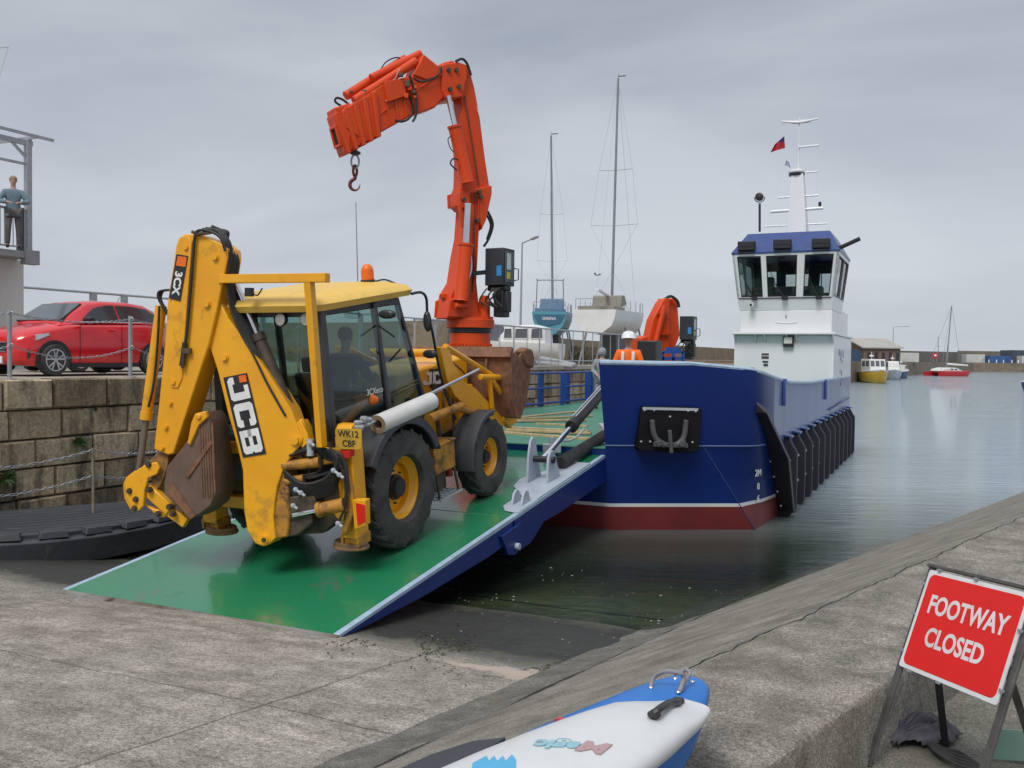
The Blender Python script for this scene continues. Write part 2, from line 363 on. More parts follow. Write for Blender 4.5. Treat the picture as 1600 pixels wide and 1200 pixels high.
def grid(name, fn, us, vs, m, kind='structure', parent=None):
    b = MB(); nu, nv = len(us), len(vs)
    b.add([fn(u, v) for u in us for v in vs], [(i * nv + j, i * nv + j + 1, (i + 1) * nv + j + 1, (i + 1) * nv + j) for i in range(nu - 1) for j in range(nv - 1)])
    o = b.build(name, m, parent)
    if kind: tag(o, None, None, None, kind)
    return o
def lin(a, b, n): return [a + (b - a) * i / n for i in range(n + 1)]
def fx(o):   # keep object origin at world zero so object-space textures read in metres of the place
    off = V(o.location); o.data.transform(Matrix.Translation(off)); o.location = (0, 0, 0); return o
def slipfn(s, w):
    p = W(s, w, 0); h = slipz(s) if s < 40 else slipz(40)
    h += .03 * (noise.noise(p * .55)) + .010 * noise.noise(p * 2.7)
    p.z = h; return p
fx(grid('slipway', slipfn, lin(-8, 16, 120) + lin(17, 45, 14), lin(-16, 14, 110), GM))
# seabed sheet under the whole harbour (the ground)
SEAB = mat('seabed_mud', (.03, .04, .028), .9)
b = MB(); b.add([(-2500, -60, -4.5), (2500, -60, -4.5), (2500, 3500, -4.5), (-2500, 3500, -4.5)], [(0, 1, 2, 3)]); tag(fx(b.build('ground', SEAB)), None, None, None, 'structure')
# water
def water_mat():
    m = D.materials.new('harbour_water'); m.use_nodes = True; t = m.node_tree; n = t.nodes; n.clear(); L = t.links.new
    o = n.new('ShaderNodeOutputMaterial'); tc = n.new('ShaderNodeTexCoord'); mp = n.new('ShaderNodeMapping'); mp.inputs['Rotation'].default_value = (0, 0, .25); mp.inputs['Scale'].default_value = (.34, 1.35, 1)
    L(tc.outputs['Object'], mp.inputs[0])
    a = n.new('ShaderNodeTexNoise'); a.inputs['Scale'].default_value = 2.6; a.inputs['Detail'].default_value = 7; a.inputs['Roughness'].default_value = .62; a.inputs['Distortion'].default_value = .5
    c = n.new('ShaderNodeTexNoise'); c.inputs['Scale'].default_value = .22; c.inputs['Detail'].default_value = 3
    L(mp.outputs[0], a.inputs['Vector']); L(mp.outputs[0], c.inputs['Vector'])
    ma = n.new('ShaderNodeMath'); ma.operation = 'MULTIPLY_ADD'; ma.inputs[1].default_value = 2.2; L(c.outputs[0], ma.inputs[0]); L(a.outputs[0], ma.inputs[2])
    # the sheltered strip over the slip is calmer than the open basin
    sx = n.new('ShaderNodeSeparateXYZ'); L(tc.outputs['Object'], sx.inputs[0])
    mr = n.new('ShaderNodeMapRange'); mr.inputs[1].default_value = 13; mr.inputs[2].default_value = 26; mr.inputs[3].default_value = .3; mr.inputs[4].default_value = 1; L(sx.outputs[1], mr.inputs[0])
    bp = n.new('ShaderNodeBump'); bp.inputs['Distance'].default_value = .06; L(ma.outputs[0], bp.inputs['Height']); L(mr.outputs[0], bp.inputs['Strength'])
    fr = n.new('ShaderNodeFresnel'); fr.inputs[0].default_value = 1.33; L(bp.outputs[0], fr.inputs['Normal'])
    gl = n.new('ShaderNodeBsdfGlossy'); gl.inputs['Roughness'].default_value = .015; L(bp.outputs[0], gl.inputs['Normal'])
    tr_ = n.new('ShaderNodeBsdfTransparent'); tr_.inputs[0].default_value = (.72, .8, .70, 1)
    df = n.new('ShaderNodeBsdfDiffuse'); df.inputs[0].default_value = (.30, .385, .42, 1)
    dc = n.new('ShaderNodeMapRange'); dc.inputs[1].default_value = 14.5; dc.inputs[2].default_value = 22; L(sx.outputs[1], dc.inputs[0]); dm = n.new('ShaderNodeMix'); dm.data_type = 'RGBA'; L(dc.outputs[0], dm.inputs[0]); dm.inputs[6].default_value = (.04, .058, .042, 1); dm.inputs[7].default_value = (.36, .44, .475, 1); L(dm.outputs[2], df.inputs[0]); m1 = n.new('ShaderNodeMixShader'); m2 = n.new('ShaderNodeMixShader')  # far water's diffuse colour goes paler in place of reflected sky
    r2 = n.new('ShaderNodeMapRange'); r2.inputs[1].default_value = 11.5; r2.inputs[2].default_value = 15.2; r2.inputs[3].default_value = .08; r2.inputs[4].default_value = .96; L(sx.outputs[1], r2.inputs[0])
    L(r2.outputs[0], m1.inputs[0]); L(tr_.outputs[0], m1.inputs[1]); L(df.outputs[0], m1.inputs[2])
    L(fr.outputs[0], m2.inputs[0]); L(m1.outputs[0], m2.inputs[1]); L(gl.outputs[0], m2.inputs[2]); L(m2.outputs[0], o.inputs[0])
    return m
b = MB(); b.add([(-2500, 3, 0), (2500, 3, 0), (2500, 3400, 0), (-2500, 3400, 0)], [(0, 1, 2, 3)]); tag(fx(b.build('water', water_mat())), None, None, None, 'structure')

# ---- the sloping bank, kerb and footway on the right; p runs along the bank, q to its right
PB = R(42)
def PQ(p, q, z): return V((p * sin(PB) + q * cos(PB), p * cos(PB) - q * sin(PB), z))
CB = conc('bank_concrete', (.135, .125, .105), (.215, .20, .17), (.305, .285, .245), 2.6, .012)
CT = conc('kerb_top_concrete', (.14, .13, .11), (.225, .21, .182), (.32, .30, .262), 3.6, .012)
CK = conc('slip_kerb_concrete', (.095, .09, .08), (.15, .143, .126), (.22, .21, .185), 4.2, .015)
def bankz(q):
    if q > -2.25: return 1.45
    return 1.44 + (q + 2.25) * .462
def bankfn(p, q):
    z = bankz(q); P = PQ(p, q, z); P.z += .010 * noise.noise(P * .9) + .006 * noise.noise(P * 5); return P
fx(grid('bank', bankfn, lin(-6, 40, 230), lin(-7.5, -2.262, 40), CB))
def topfn(p, q):
    P = PQ(p, q, 1.46); jag = .022 * noise.noise(V((p * 2.3, 0, 0))) + .012 * noise.noise(V((p * 9, 3, 0)))
    if q < -2.2: P = PQ(p, q + jag, 1.46)
    P.z += .005 * noise.noise(P * 1.1) + .004 * noise.noise(P * 9); return P
q_ = [(-2.25, -.05), (-2.25, 0)] + [(x, 0) for x in lin(-2.2, -1.58, 10)] + [(-1.535, -.006), (-1.524, -.016), (-1.52, -.035), (-1.52, -.45)]
b = MB(); ps = lin(-6, 40, 230)
vs = []
for p in ps:
    for q, dz in q_:
        P = topfn(p, q); P.z += dz
        if dz <= -.01: P = P + V((cos(PB), -sin(PB), 0)) * .006 * noise.noise(P * 6)
        vs.append(P)
nv = len(q_); b.add(vs, [(i * nv + j, i * nv + j + 1, (i + 1) * nv + j + 1, (i + 1) * nv + j) for i in range(len(ps) - 1) for j in range(nv - 1)])
tag(fx(b.build('kerb', CT)), None, None, None, 'structure')
b = MB(); A_ = []; 
for i, p in enumerate(lin(-4, 30, 700)):
    j = .03 * noise.noise(V((p * 2.3, 0, 0))) + .016 * noise.noise(V((p * 9, 3, 0))); w_ = .004 + .009 * abs(noise.noise(V((p * 6, 8, 0))))
    A_.append([PQ(p, -2.262 + j - w_, topfn(p, -2.2).z + .0025), PQ(p, -2.262 + j + w_, topfn(p, -2.2).z + .0025)])
b.loft([[a, c] for a, c in A_], False, False)
tag(fx(b.build('kerb_crack', mat('crack_dark', (.02, .017, .013), .95))), None, None, None, 'structure')
def footfn(p, q): P = PQ(p, q, 1.13); P.z += .01 * noise.noise(P * 1.1) + .004 * noise.noise(P * 5); return P
fx(grid('footway', footfn, lin(-6, 40, 150), lin(-1.56, 5, 50), conc('footway_concrete', (.11, .105, .085), (.165, .158, .13), (.23, .22, .185), 2.2, .012, (.09, .08, .055))))
# low kerb course where slip meets bank
def toe(s):
    lo, hi = -8.0, -1.0
    # solve bank height = slip height for given p along bank
    for _ in range(40):
        q = (lo + hi) / 2; P = PQ(s, q, 0); sl_ = P.x * SH + P.y * CH
        if 1.44 + (q + 2.25) * .462 > slipz(sl_): hi = q
        else: lo = q
    return q
b = MB(); vs = []; ps = lin(-3, 24, 190)
for p in ps:
    qt = toe(p)
    for dq, dz in ((-.22, -.2), (-.20, .008), (-.1, .018), (.05, .02), (.2, .02), (.27, .008), (.28, -.1)):
        P = PQ(p, qt + dq, 0); sl_ = P.x * SH + P.y * CH
        base = slipz(sl_) if dq <= -.1 else max(slipz(sl_), bankz(qt + dq))
        P.z = base + dz + .012 * noise.noise(P * 2.4); P += V((noise.noise(P * 1.7), 0, 0)) * .02; vs.append(P)
b.add(vs, [(i * 7 + j, i * 7 + j + 1, (i + 1) * 7 + j + 1, (i + 1) * 7 + j) for i in range(len(ps) - 1) for j in range(6)])
tag(fx(b.build('slipway_kerb', CK)), None, None, None, 'structure')

# ---- quay on the left: stone wall with flat top behind it
QD = R(26.3); QO = V((-8.06, 14.6, 0)); QF = frame(QO, (sin(QD), cos(QD), 0))   # local x along wall, y to the left (landward), z up
QZ = 2.45
def stone_mat(name, c1, c2, c3):
    m = D.materials.new(name); m.use_nodes = True; t = m.node_tree; n = t.nodes; b = n['Principled BSDF']; L = t.links.new
    at = n.new('ShaderNodeAttribute'); at.attribute_name = 'blk'; tc = n.new('ShaderNodeTexCoord')
    def nz(s, d=7, r=.68, v=None):
        x = n.new('ShaderNodeTexNoise'); x.inputs['Scale'].default_value = s; x.inputs['Detail'].default_value = d; x.inputs['Roughness'].default_value = r
        L(v or tc.outputs['Object'], x.inputs['Vector']); return x.outputs[0]
    ad = n.new('ShaderNodeMath'); ad.operation = 'MULTIPLY_ADD'; ad.inputs[1].default_value = .55
    sb = n.new('ShaderNodeMath'); sb.operation = 'MULTIPLY_ADD'; sb.inputs[1].default_value = .8; sb.inputs[2].default_value = -.12
    L(nz(1.8), sb.inputs[0]); L(at.outputs['Fac'], ad.inputs[0]); L(sb.outputs[0], ad.inputs[2])
    r = n.new('ShaderNodeValToRGB'); e = r.color_ramp.elements; e[0].position = .2; e[0].color = c1 + (1,); e[1].position = .85; e[1].color = c3 + (1,); q = e.new(.5); q.color = c2 + (1,); L(ad.outputs[0], r.inputs[0])
    mp = n.new('ShaderNodeMapping'); mp.inputs['Scale'].default_value = (2.4, 2.4, .55); L(tc.outputs['Object'], mp.inputs[0])
    st = nz(1.2, 6, .65, mp.outputs[0]); r2 = n.new('ShaderNodeValToRGB'); e = r2.color_ramp.elements; e[0].position = .47; e[1].position = .64; e[1].color = (.85, .85, .85, 1); L(st, r2.inputs[0])
    mi = n.new('ShaderNodeMix'); mi.data_type = 'RGBA'; L(r2.outputs[0], mi.inputs[0]); L(r.outputs[0], mi.inputs[6]); mi.inputs[7].default_value = (.065, .058, .045, 1)
    f = nz(16, 8, .8); r3 = n.new('ShaderNodeValToRGB'); e = r3.color_ramp.elements; e[0].position = .32; e[0].color = (.35, .33, .3, 1); e[1].position = .62; e[1].color = (1.2, 1.2, 1.2, 1); L(f, r3.inputs[0])
    mu = n.new('ShaderNodeMix'); mu.data_type = 'RGBA'; mu.blend_type = 'MULTIPLY'; mu.inputs[0].default_value = .9; L(mi.outputs[2], mu.inputs[6]); L(r3.outputs[0], mu.inputs[7])
    L(mu.outputs[2], b.inputs['Base Color']); b.inputs['Roughness'].default_value = .95
    bp = n.new('ShaderNodeBump'); bp.inputs['Distance'].default_value = .03; L(f, bp.inputs['Height']); L(bp.outputs[0], b.inputs['Normal'])
    return m
STN = stone_mat('quay_stone', (.20, .145, .09), (.42, .325, .205), (.60, .48, .32))
def block_wall(name, M, x0, x1, zs, wr, mats, depth=.5, near=60, label=None, cat='wall', seed=1, back=True):
    rnd = random.Random(seed); b = MB(); b.val = 0
    if back: b.cur = 1; b.box(M, x0, x1, .1, depth, zs[-1], zs[0] - .03); b.cur = 0
    for k in range(len(zs) - 1):
        x = x0 - rnd.random() * .5
        while x < x1:
            w = rnd.uniform(*wr) * (1.25 if k == 0 else 1); g = .012; xe = min(x + w, x1)
            if xe - x < .12: break
            j = rnd.uniform(-.018, .018); b.val = rnd.random()
            zt, zb = zs[k] - g * rnd.uniform(.3, 1.2), zs[k + 1] + g * rnd.uniform(.3, 1.2)
            if k == 0: zt = zs[0] + rnd.uniform(-.012, .012)
            ch = .03 if x < near else .0
            xa, xb = x + g, xe - g
            if ch:
                r1 = [(xa + ch * rnd.uniform(.4, 1.3), j - .03, zb + ch * rnd.uniform(.4, 1.2)), (xb - ch * rnd.uniform(.4, 1.3), j - .03, zb + ch * rnd.uniform(.4, 1.2)), (xb - ch * rnd.uniform(.4, 1.3), j - .03, zt - ch * rnd.uniform(.4, 1.2)), (xa + ch * rnd.uniform(.4, 1.3), j - .03, zt - ch * rnd.uniform(.4, 1.2))]
                r2 = [(xa, j + .01, zb), (xb, j + .01, zb), (xb, j + .01, zt), (xa, j + .01, zt)]; r3 = [(xa, .3, zb), (xb, .3, zb), (xb, .3, zt), (xa, .3, zt)]
                b.loft([[M @ V(p) for p in r] for r in (r1, r2, r3)])
            else: b.box(M, xa, xb, j, .3, zb, zt)
            x = xe
    o = b.build(name, mats, None, bevel=0)
    if label: tag(o, label, cat)
    return o
MORT = mat('mortar', (.07, .06, .045), .95, bump=.01, bscale=15)
block_wall('quay_wall', QF, -14, 34, [QZ, QZ - .5, QZ - .98, QZ - 1.45, QZ - 1.95, QZ - 2.5, QZ - 3.2], (.55, 1.5), [STN, MORT], 1.0, 34, 'weathered stone quay wall of big blocks behind the yellow digger', seed=3)
QT = conc('quay_top', (.25, .22, .18), (.36, .33, .28), (.45, .42, .37), 1.4, .015)
b = MB(); b.box(QF, -14, 34, .28, 75, -3, QZ - .01); tag(fx(b.build('quay', QT)), None, None, None, 'structure')
# far leg of the quay: turns and runs on behind the ship
Q2O = QF @ V((34, 0, 0)); Q2F = frame(Q2O, (sin(R(22)), cos(R(22)), 0))
FST = mat('far_stone', (.30, .25, .18), .95, col2=(.14, .115, .085), nscale=.5, nmix=.9, grime=(.09, .075, .055), gscale=.35, gpos=.5, streak=.5, det=9)
b = MB(); b.box(Q2F, 0, 120, 0, 60, -3, QZ - .03); tag(fx(b.build('quay', [FST])), None, None, None, 'structure')
# ================================================================ people builder
def skinned(name, nodes, edges, rootn, m, parent, sub=1):
    keys = list(nodes); me = D.meshes.new(name); me.from_pydata([nodes[k][0] for k in keys], [(keys.index(a), keys.index(b)) for a, b in edges], [])
    o = D.objects.new(name, me); COL.objects.link(o)
    sk = o.modifiers.new('skin', 'SKIN'); sk.use_smooth_shade = True
    for i, k in enumerate(keys):
        r = nodes[k][1]; me.skin_vertices[0].data[i].radius = (r, r) if not isinstance(r, tuple) else r
        me.skin_vertices[0].data[i].use_root = (k == rootn)
    sb = o.modifiers.new('sub', 'SUBSURF'); sb.levels = sub; sb.render_levels = sub
    bpy.context.view_layer.update()
    me2 = D.meshes.new_from_object(o.evaluated_get(bpy.context.evaluated_depsgraph_get())); D.objects.remove(o)
    me2.materials.clear(); me2.materials.append(m)
    for p in me2.polygons: p.use_smooth = True; p.material_index = 0
    o = D.objects.new(name, me2); COL.objects.link(o)
    if parent: o.parent = parent
    return o
def person(label, loc, yaw, top, bottom, hair, pose='stand', group=None, hat=None, stripe=None, skin=None, scale=1.0, shoes=None, hood=False):
    """local x right, y forward, z up; yaw turns +y; returns root"""
    skin = skin or SKIN
    r = root('person', label, 'person', loc, group); r.rotation_euler = (0, 0, yaw); r.scale = (scale,) * 3
    P = {'hip': ((0, 0, .95), (.16, .12)), 'waist': ((0, 0, 1.12), (.145, .11)), 'chest': ((0, .01, 1.33), (.17, .125)), 'neckb': ((0, .005, 1.47), (.075, .07)), 'neck': ((0, .015, 1.54), .055),
         'headb': ((0, .03, 1.60), (.066, .075)), 'headm': ((0, .035, 1.67), (.078, .095)), 'headt': ((0, .025, 1.745), (.06, .075))}
    arms = {'stand': ((.2, 0, 1.41), (.27, -.02, 1.13), (.27, .1, .9)), 'lean': ((.19, .03, 1.38), (.33, .12, 1.14), (.14, .33, 1.1)), 'work': ((.19, .03, 1.40), (.27, .06, 1.13), (.12, .3, 1.04)), 'drive': ((.19, .03, 1.40), (.26, .15, 1.17), (.16, .42, 1.2))}[pose]
    for sd_, n in ((1, 'r'), (-1, 'l')):
        for k, (p, rad) in zip(('sh', 'el', 'wr'), zip(arms, (.07, .047, .033))): P[k + n] = ((p[0] * sd_, p[1], p[2]), rad)
        if pose == 'drive': leg = ((.1, 0, .93), (.14, .42, .95), (.14, .5, .5), (.14, .62, .47))
        else: leg = ((.1, 0, .9), (.12, .03 * (1 + sd_), .5), (.13, -.02 + .03 * sd_, .08), (.14, .12 + .03 * sd_, .035))
        for k, p, rad in zip(('th', 'kn', 'an', 'to'), leg, (.09, .062, .042, .035)): P[k + n] = ((p[0] * sd_, p[1], p[2]), rad)
        w = V(P['wr' + n][0]); e = V(P['el' + n][0]); d = (w - e).normalized()
        P['ha' + n] = (tuple(w + d * .075), (.036, .02))
    E = [('hip', 'waist'), ('waist', 'chest'), ('chest', 'neckb'), ('neckb', 'neck'), ('neck', 'headb'), ('headb', 'headm'), ('headm', 'headt')]
    EL = [];EA = []
    for n in 'rl':
        EA += [('chest', 'sh' + n), ('sh' + n, 'el' + n), ('el' + n, 'wr' + n), ('wr' + n, 'ha' + n)]; EL += [('hip', 'th' + n), ('th' + n, 'kn' + n), ('kn' + n, 'an' + n), ('an' + n, 'to' + n)]
    P2 = dict(P); E2 = E + EA + EL
    for n, sd_ in (('r', 1), ('l', -1)):          # fingers and thumb on each hand
        w = V(P['wr' + n][0]); hnd = V(P['ha' + n][0]); d = (hnd - w).normalized(); sdv = d.cross(V((0, 0, 1))); sdv = (sdv if sdv.length > .1 else V((0, 1, 0))).normalized(); dn = d.cross(sdv).normalized()
        for i in range(4):
            o_ = sdv * (-.024 + .016 * i); k1, k2 = 'f%d%s' % (i, n), 'g%d%s' % (i, n)
            P2[k1] = (tuple(hnd + o_ + d * .035), .0095); P2[k2] = (tuple(hnd + o_ + d * (.062 + .006 * (i in (1, 2))) + dn * .02), .008); E2 += [('ha' + n, k1), (k1, k2)]
        P2['tb' + n] = (tuple(w + d * .06 - sdv * .045), .011); P2['tc' + n] = (tuple(w + d * .09 - sdv * .055 + dn * .01), .009); E2 += [('wr' + n, 'tb' + n), ('tb' + n, 'tc' + n)]
    skinned('body', P2, E2, 'hip', skin, r, 1)
    T = {k: P[k] for k in P if k[:2] in ('sh', 'el', 'wr') or k in ('hip', 'waist', 'chest', 'neckb')}
    g = lambda q, d: tuple(x + d for x in q) if isinstance(q, tuple) else q + d
    T = {k: (a, g(q, .022)) for k, (a, q) in T.items()}
    T['hem'] = ((0, 0, .86), (.175, .135))
    jk = skinned('jacket', T, [('hem', 'hip'), ('hip', 'waist'), ('waist', 'chest'), ('chest', 'neckb')] + [e for e in EA if e[1][:2] != 'ha'], 'hip', top, r, 2)
    LG = {k: (P[k][0], g(P[k][1], .018)) for k in P if k[:2] in ('th', 'kn', 'an') or k == 'hip'}
    skinned('trousers', LG, [e for e in EL if e[1][:2] != 'to'], 'hip', bottom, r, 2)
    wl = V(loc)
    def loc_(mb, name, m, par=r):
        me_o = mb.build(name, m, None); me_o.data.transform(Matrix.Translation(V(me_o.location))); me_o.location = (0, 0, 0); me_o.parent = par; return me_o
    b = MB()
    for n in 'rl':
        t_ = V(P['to' + n][0]); a = V(P['an' + n][0]); b.ball(((t_.x + a.x) / 2, (t_.y + a.y) / 2 + .02, t_.z + .01), .05, (.95, 2.6, .9), 10)
    loc_(b, 'shoes', shoes or BLK)
    b = MB(); b.ball((0, .035 + .102, 1.655), .016, (.8, 1.2, 1.5), 8); loc_(b, 'nose', skin)
    b = MB(); b.ball((.032, .035 + .088, 1.685), .011, (1, .6, .6), 6); b.ball((-.032, .035 + .088, 1.685), .011, (1, .6, .6), 6); loc_(b, 'eyes', BLK)
    b = MB(); b.ball((0, .035 + .088, 1.61), .02, (1.1, .5, .25), 6); loc_(b, 'mouth', mat('lips', (.36, .12, .1), .5))
    b = MB(); b.ball((.082, .03, 1.66), .022, (.35, .7, 1.2), 8); b.ball((-.082, .03, 1.66), .022, (.35, .7, 1.2), 8); loc_(b, 'ears', skin)
    if hat:
        b = MB(); b.lathe(Matrix.Translation((0, .03, 0)) @ Matrix.Rotation(pi / 2, 4, 'X'), [(1.69, .145), (1.695, .15), (1.71, .142), (1.76, .132), (1.81, .10), (1.835, .05), (1.84, .0)], 20)
        b.ball((0, .14, 1.70), .1, (1.0, .75, .1), 12); b.box(I4, -.012, .012, -.09, .13, 1.8, 1.85); loc_(b, 'hard_hat', hat)
    elif hood:
        b = MB(); b.ball((0, .0, 1.68), .13, (.95, 1.0, 1.15), 14); loc_(b, 'hood', top)
    else:
        b = MB(); b.ball((0, .005, 1.715), .1, (.93, 1.05, .95), 14); loc_(b, 'hair', hair)
    if stripe:
        b = MB()
        for x in (-.09, .09):
            for i in range(8):
                pass
        for x in (-.1, .1):
            b.loft([[V((x - .028, y, z)), V((x + .028, y, z)), V((x + .028, y - .01 * (1 if y > 0 else -1), z)), V((x - .028, y - .01 * (1 if y > 0 else -1), z))] for y, z in ((.16, .92), (.165, 1.1), (.175, 1.3), (.13, 1.43), (.03, 1.475))])
            b.loft([[V((x - .028, y, z)), V((x + .028, y, z)), V((x + .028, y + .01, z)), V((x - .028, y + .01, z))] for y, z in ((-.16, .92), (-.155, 1.1), (-.165, 1.3), (-.12, 1.43))])
        loc_(b, 'reflective_stripes', stripe)
    return r
# ================================================================ landing ramp of the vessel, timber, digger
YEL = mat('digger_yellow', (.84, .40, .008), .36, scr=(.11, .06, .025), scrs=5, scrp=.635, col2=(.74, .33, .008), nscale=1.2, grime=(.20, .09, .03), gscale=2.6, gpos=.58, gamt=.5, bump=.0006, bscale=12, coat=.15)
YELD = mat('dirty_yellow', (.58, .27, .02), .55, col2=(.33, .15, .03), nscale=5, grime=(.045, .035, .025), gscale=4.5, gpos=.5, gamt=.85, bump=.003, bscale=25)
ROOFY = mat('roof_yellow', (.80, .52, .10), .42, col2=(.72, .45, .08), nscale=1.5, grime=(.30, .24, .12), gscale=2.4, gpos=.56, gamt=.35, bump=.001, bscale=10)
DKG = mat('cab_dark_grey', (.045, .05, .058), .5, col2=(.06, .062, .066), nscale=4, grime=(.14, .12, .10), gscale=3, gpos=.6, gamt=.35)
GREASE = mat('oily_metal', (.05, .042, .035), .5, .2, col2=(.10, .075, .045), nscale=9, grime=(.22, .12, .04), gscale=5, gpos=.6, bump=.003, bscale=30)
TYRE = mat('tyre_rubber', (.030, .030, .031), .8, col2=(.075, .07, .064), nscale=4, grime=(.12, .108, .09), gscale=3, gpos=.56, gamt=.5, bump=.002, bscale=30)
GRN = mat('deck_green', (.014, .215, .085), .26, coat=.65, scr=(.16, .27, .2), scrs=4, scrp=.64, col2=(.022, .21, .095), nscale=1.0, nmix=.8, grime=(.035, .075, .045), gscale=1.6, gpos=.60, gamt=.5, bump=.0016, bscale=55, streak=1)
DECKG = mat('ship_deck_green', (.03, .17, .10), .55, col2=(.05, .20, .13), nscale=1.2, scr=(.12, .2, .16), scrs=4, scrp=.62, bump=.001, bscale=60, grime=(.06, .09, .07), gscale=1.4, gpos=.58, gamt=.5)
NAVY = mat('navy_paint', (.003, .021, .155), .4, spec=.35, col2=(.004, .026, .17), scr=(.05, .09, .22), scrs=3, scrp=.66, nscale=.8, coat=.08, bump=.001, bscale=4, grime=(.02, .05, .15), gscale=1.3, gpos=.66, gamt=.4)
BLUE = mat('rail_blue', (.012, .06, .28), .38, nscale=3)
LBL = mat('light_blue_trim', (.38, .50, .62), .45, col2=(.30, .40, .50), nscale=6, grime=(.15, .12, .09), gscale=7, gpos=.62, gamt=.5)
GREY = mat('light_grey_paint', (.42, .47, .54), .4, col2=(.36, .41, .47), nscale=5, grime=(.2, .2, .2), gscale=7, gpos=.66, gamt=.4)
def rz(s): return .29 + (s - 7.07) * .1352
vs_root = root('ship', 'blue and white landing craft with wheelhouse and dark fenders moored by the slipway', 'ship', W(22, -6.95, 0))
# ramp
WR, WL = -5.07, -8.75
RF = SHIP
def rp_poly(prof, b, w0, w1): b.prism(Matrix(((SH, CH, 0, 0), (CH, -SH, 0, 0), (0, 0, 1, 0), (0, 0, 0, 1))), prof, w0, w1)
b = MB(); rp_poly([(7.12, rz(7.12)), (10.97, rz(10.97)), (10.97, rz(10.97) - .05), (7.12, rz(7.12) - .02)], b, WL + .07, WR - .07)
rp_poly([(11.0, rz(11)), (15.2, rz(15.2)), (15.2, rz(15.2) - .05), (11.0, rz(11) - .05)], b, WL + .07, WR - .07)
RAMP = b.build('ramp_deck', GRN, vs_root)
b = MB()
for w in (WL, WR - .07): rp_poly([(7.12, rz(7.12) + .006), (10.98, rz(10.98) + .006), (10.98, rz(10.98) - .05), (7.12, rz(7.12) - .03)], b, w, w + .07)
for w in (WL, WR - .07): rp_poly([(11.0, rz(11) + .006), (15.1, rz(15.1) + .006), (15.1, rz(15.1) - .05), (11.0, rz(11) - .05)], b, w, w + .07)
parts(b, 'ramp_trim', LBL, RAMP, bevel=.005)
b = MB(); rp_poly([(7.0, rz(7.0) - .012), (7.12, rz(7.12) + .004), (7.12, rz(7.12) - .045), (7.0, rz(7.0) - .05)], b, WL, WR); LIP = b
b.build('ramp_lip', mat('worn_lip', (.16, .12, .09), .7, .3, col2=(.25, .25, .24), nscale=1.6, nmix=.3, grime=(.02, .015, .01), gscale=5, gpos=.55), RAMP, bevel=.004)
b = MB()
for w in (WL + .006, WR - .046):
    rp_poly([(7.14, rz(7.14) - .035), (10.96, rz(10.96) - .052), (10.96, rz(10.96) - .30), (10.2, rz(10.2) - .29), (8.6, rz(8.6) - .20), (7.14, rz(7.14) - .05)], b, w, w + .04)
for w in (WL + .003, WR - .033):
    rp_poly([(11.02, rz(11.02) - .052), (15.1, rz(15.1) - .052), (15.1, rz(15.1) - .46), (12.6, rz(12.6) - .40), (12.0, rz(12.0) - .36), (11.55, rz(11.55) - .52), (11.02, rz(11.02) - .50)], b, w, w + .03)
for s in lin(7.9, 10.6, 5): rp_poly([(s, rz(s) - .052), (s + .02, rz(s + .02) - .052), (s + .02, rz(s) - .15), (s, rz(s) - .15)], b, WL + .1, WR - .1)
for s in lin(11.2, 14.8, 6): rp_poly([(s, rz(s) - .052), (s + .02, rz(s + .02) - .052), (s + .02, rz(s) - .36), (s, rz(s) - .36)], b, WL + .1, WR - .1)
b.build('ramp_beam', NAVY, RAMP, bevel=.004)
b = MB()
for w in (WR - .01, WL - .03):
    rp_poly([(10.55, rz(10.55) - .12), (11.15, rz(11.15) - .12), (11.2, rz(11.2) - .42), (10.98, rz(11) - .5), (10.75, rz(10.75) - .42)], b, w, w + .045)
parts(b, 'hinge_plate', NAVY, RAMP, bevel=.006)
b = MB()
for w in (WR, WL): b.tube([W(10.98, w - .09, rz(10.98) - .38), W(10.98, w + .09, rz(10.98) - .38)], .045, 14)
b.tube([W(11.0, WL, rz(11) - .03), W(11.0, WR, rz(11) - .03)], .022, 8)
b.build('hinge_pin', GREY, RAMP)
# grey anchor plate with lugs on the right edge of the ramp, ram to the hull
RF3 = frame(W(12.9, WR - .2, rz(12.9)), W(1, 0, .1352) - W(0, 0, 0))
b = MB(); b.plan(RF3, [(-1.1, .05), (-.6, .42), (-.2, .50), (1.0, .1), (1.0, -.19), (-1.1, -.19)], .008, .03); BP = b.build('bracket_plate', GREY, RAMP, bevel=.004)
for yy in (.27, -.02):
    b = MB(); b.prism(RF3, [(-.42, .03), (-.34, .42), (-.25, .62), (-.16, .68), (-.07, .62), (-.03, .4), (.08, .03)] if yy > .1 else [(-.35, .03), (-.28, .38), (-.2, .47), (-.1, .47), (-.02, .38), (.14, .03)], yy, yy + .035); b.build('lug', GREY, BP, bevel=.005)
b = MB(); b.tube([RF3 @ V((-.16, .33, .34)), RF3 @ V((-.16, -.06, .34))], .05, 14); b.build('ram_pin', BLK, BP)
b = MB(); b.prism(RF3, [(-1.5, .02), (-1.42, .16), (-1.34, .2), (-1.26, .16), (-1.2, .02)], .02, .05); b.prism(RF3, [(-1.5, .02), (-1.42, .16), (-1.34, .2), (-1.26, .16), (-1.2, .02)], -.12, -.09); b.plan(RF3, [(-1.75, .02), (-1.55, .14), (-1.1, .14), (-1.1, -.19), (-1.8, -.19)], .008, .02); b.build('lower_lug', GREY, BP, bevel=.004)
r0 = RF3 @ V((-.16, .14, .34)); r2 = W(15.45, -5.35, 2.42); r1 = r0.lerp(r2, .42)
b = MB(); b.tube([r0, r1], .045, 16); RR = b.build('ram_rod', CHR, RAMP)
b = MB(); b.tube([r1 - (r2 - r1) * .02, r2], .085, 18); b.tube([r1 - (r2 - r1) * .03, r1 + (r2 - r1) * .03], .105, 18); RB = b.build('ram_barrel', BLK, RAMP)
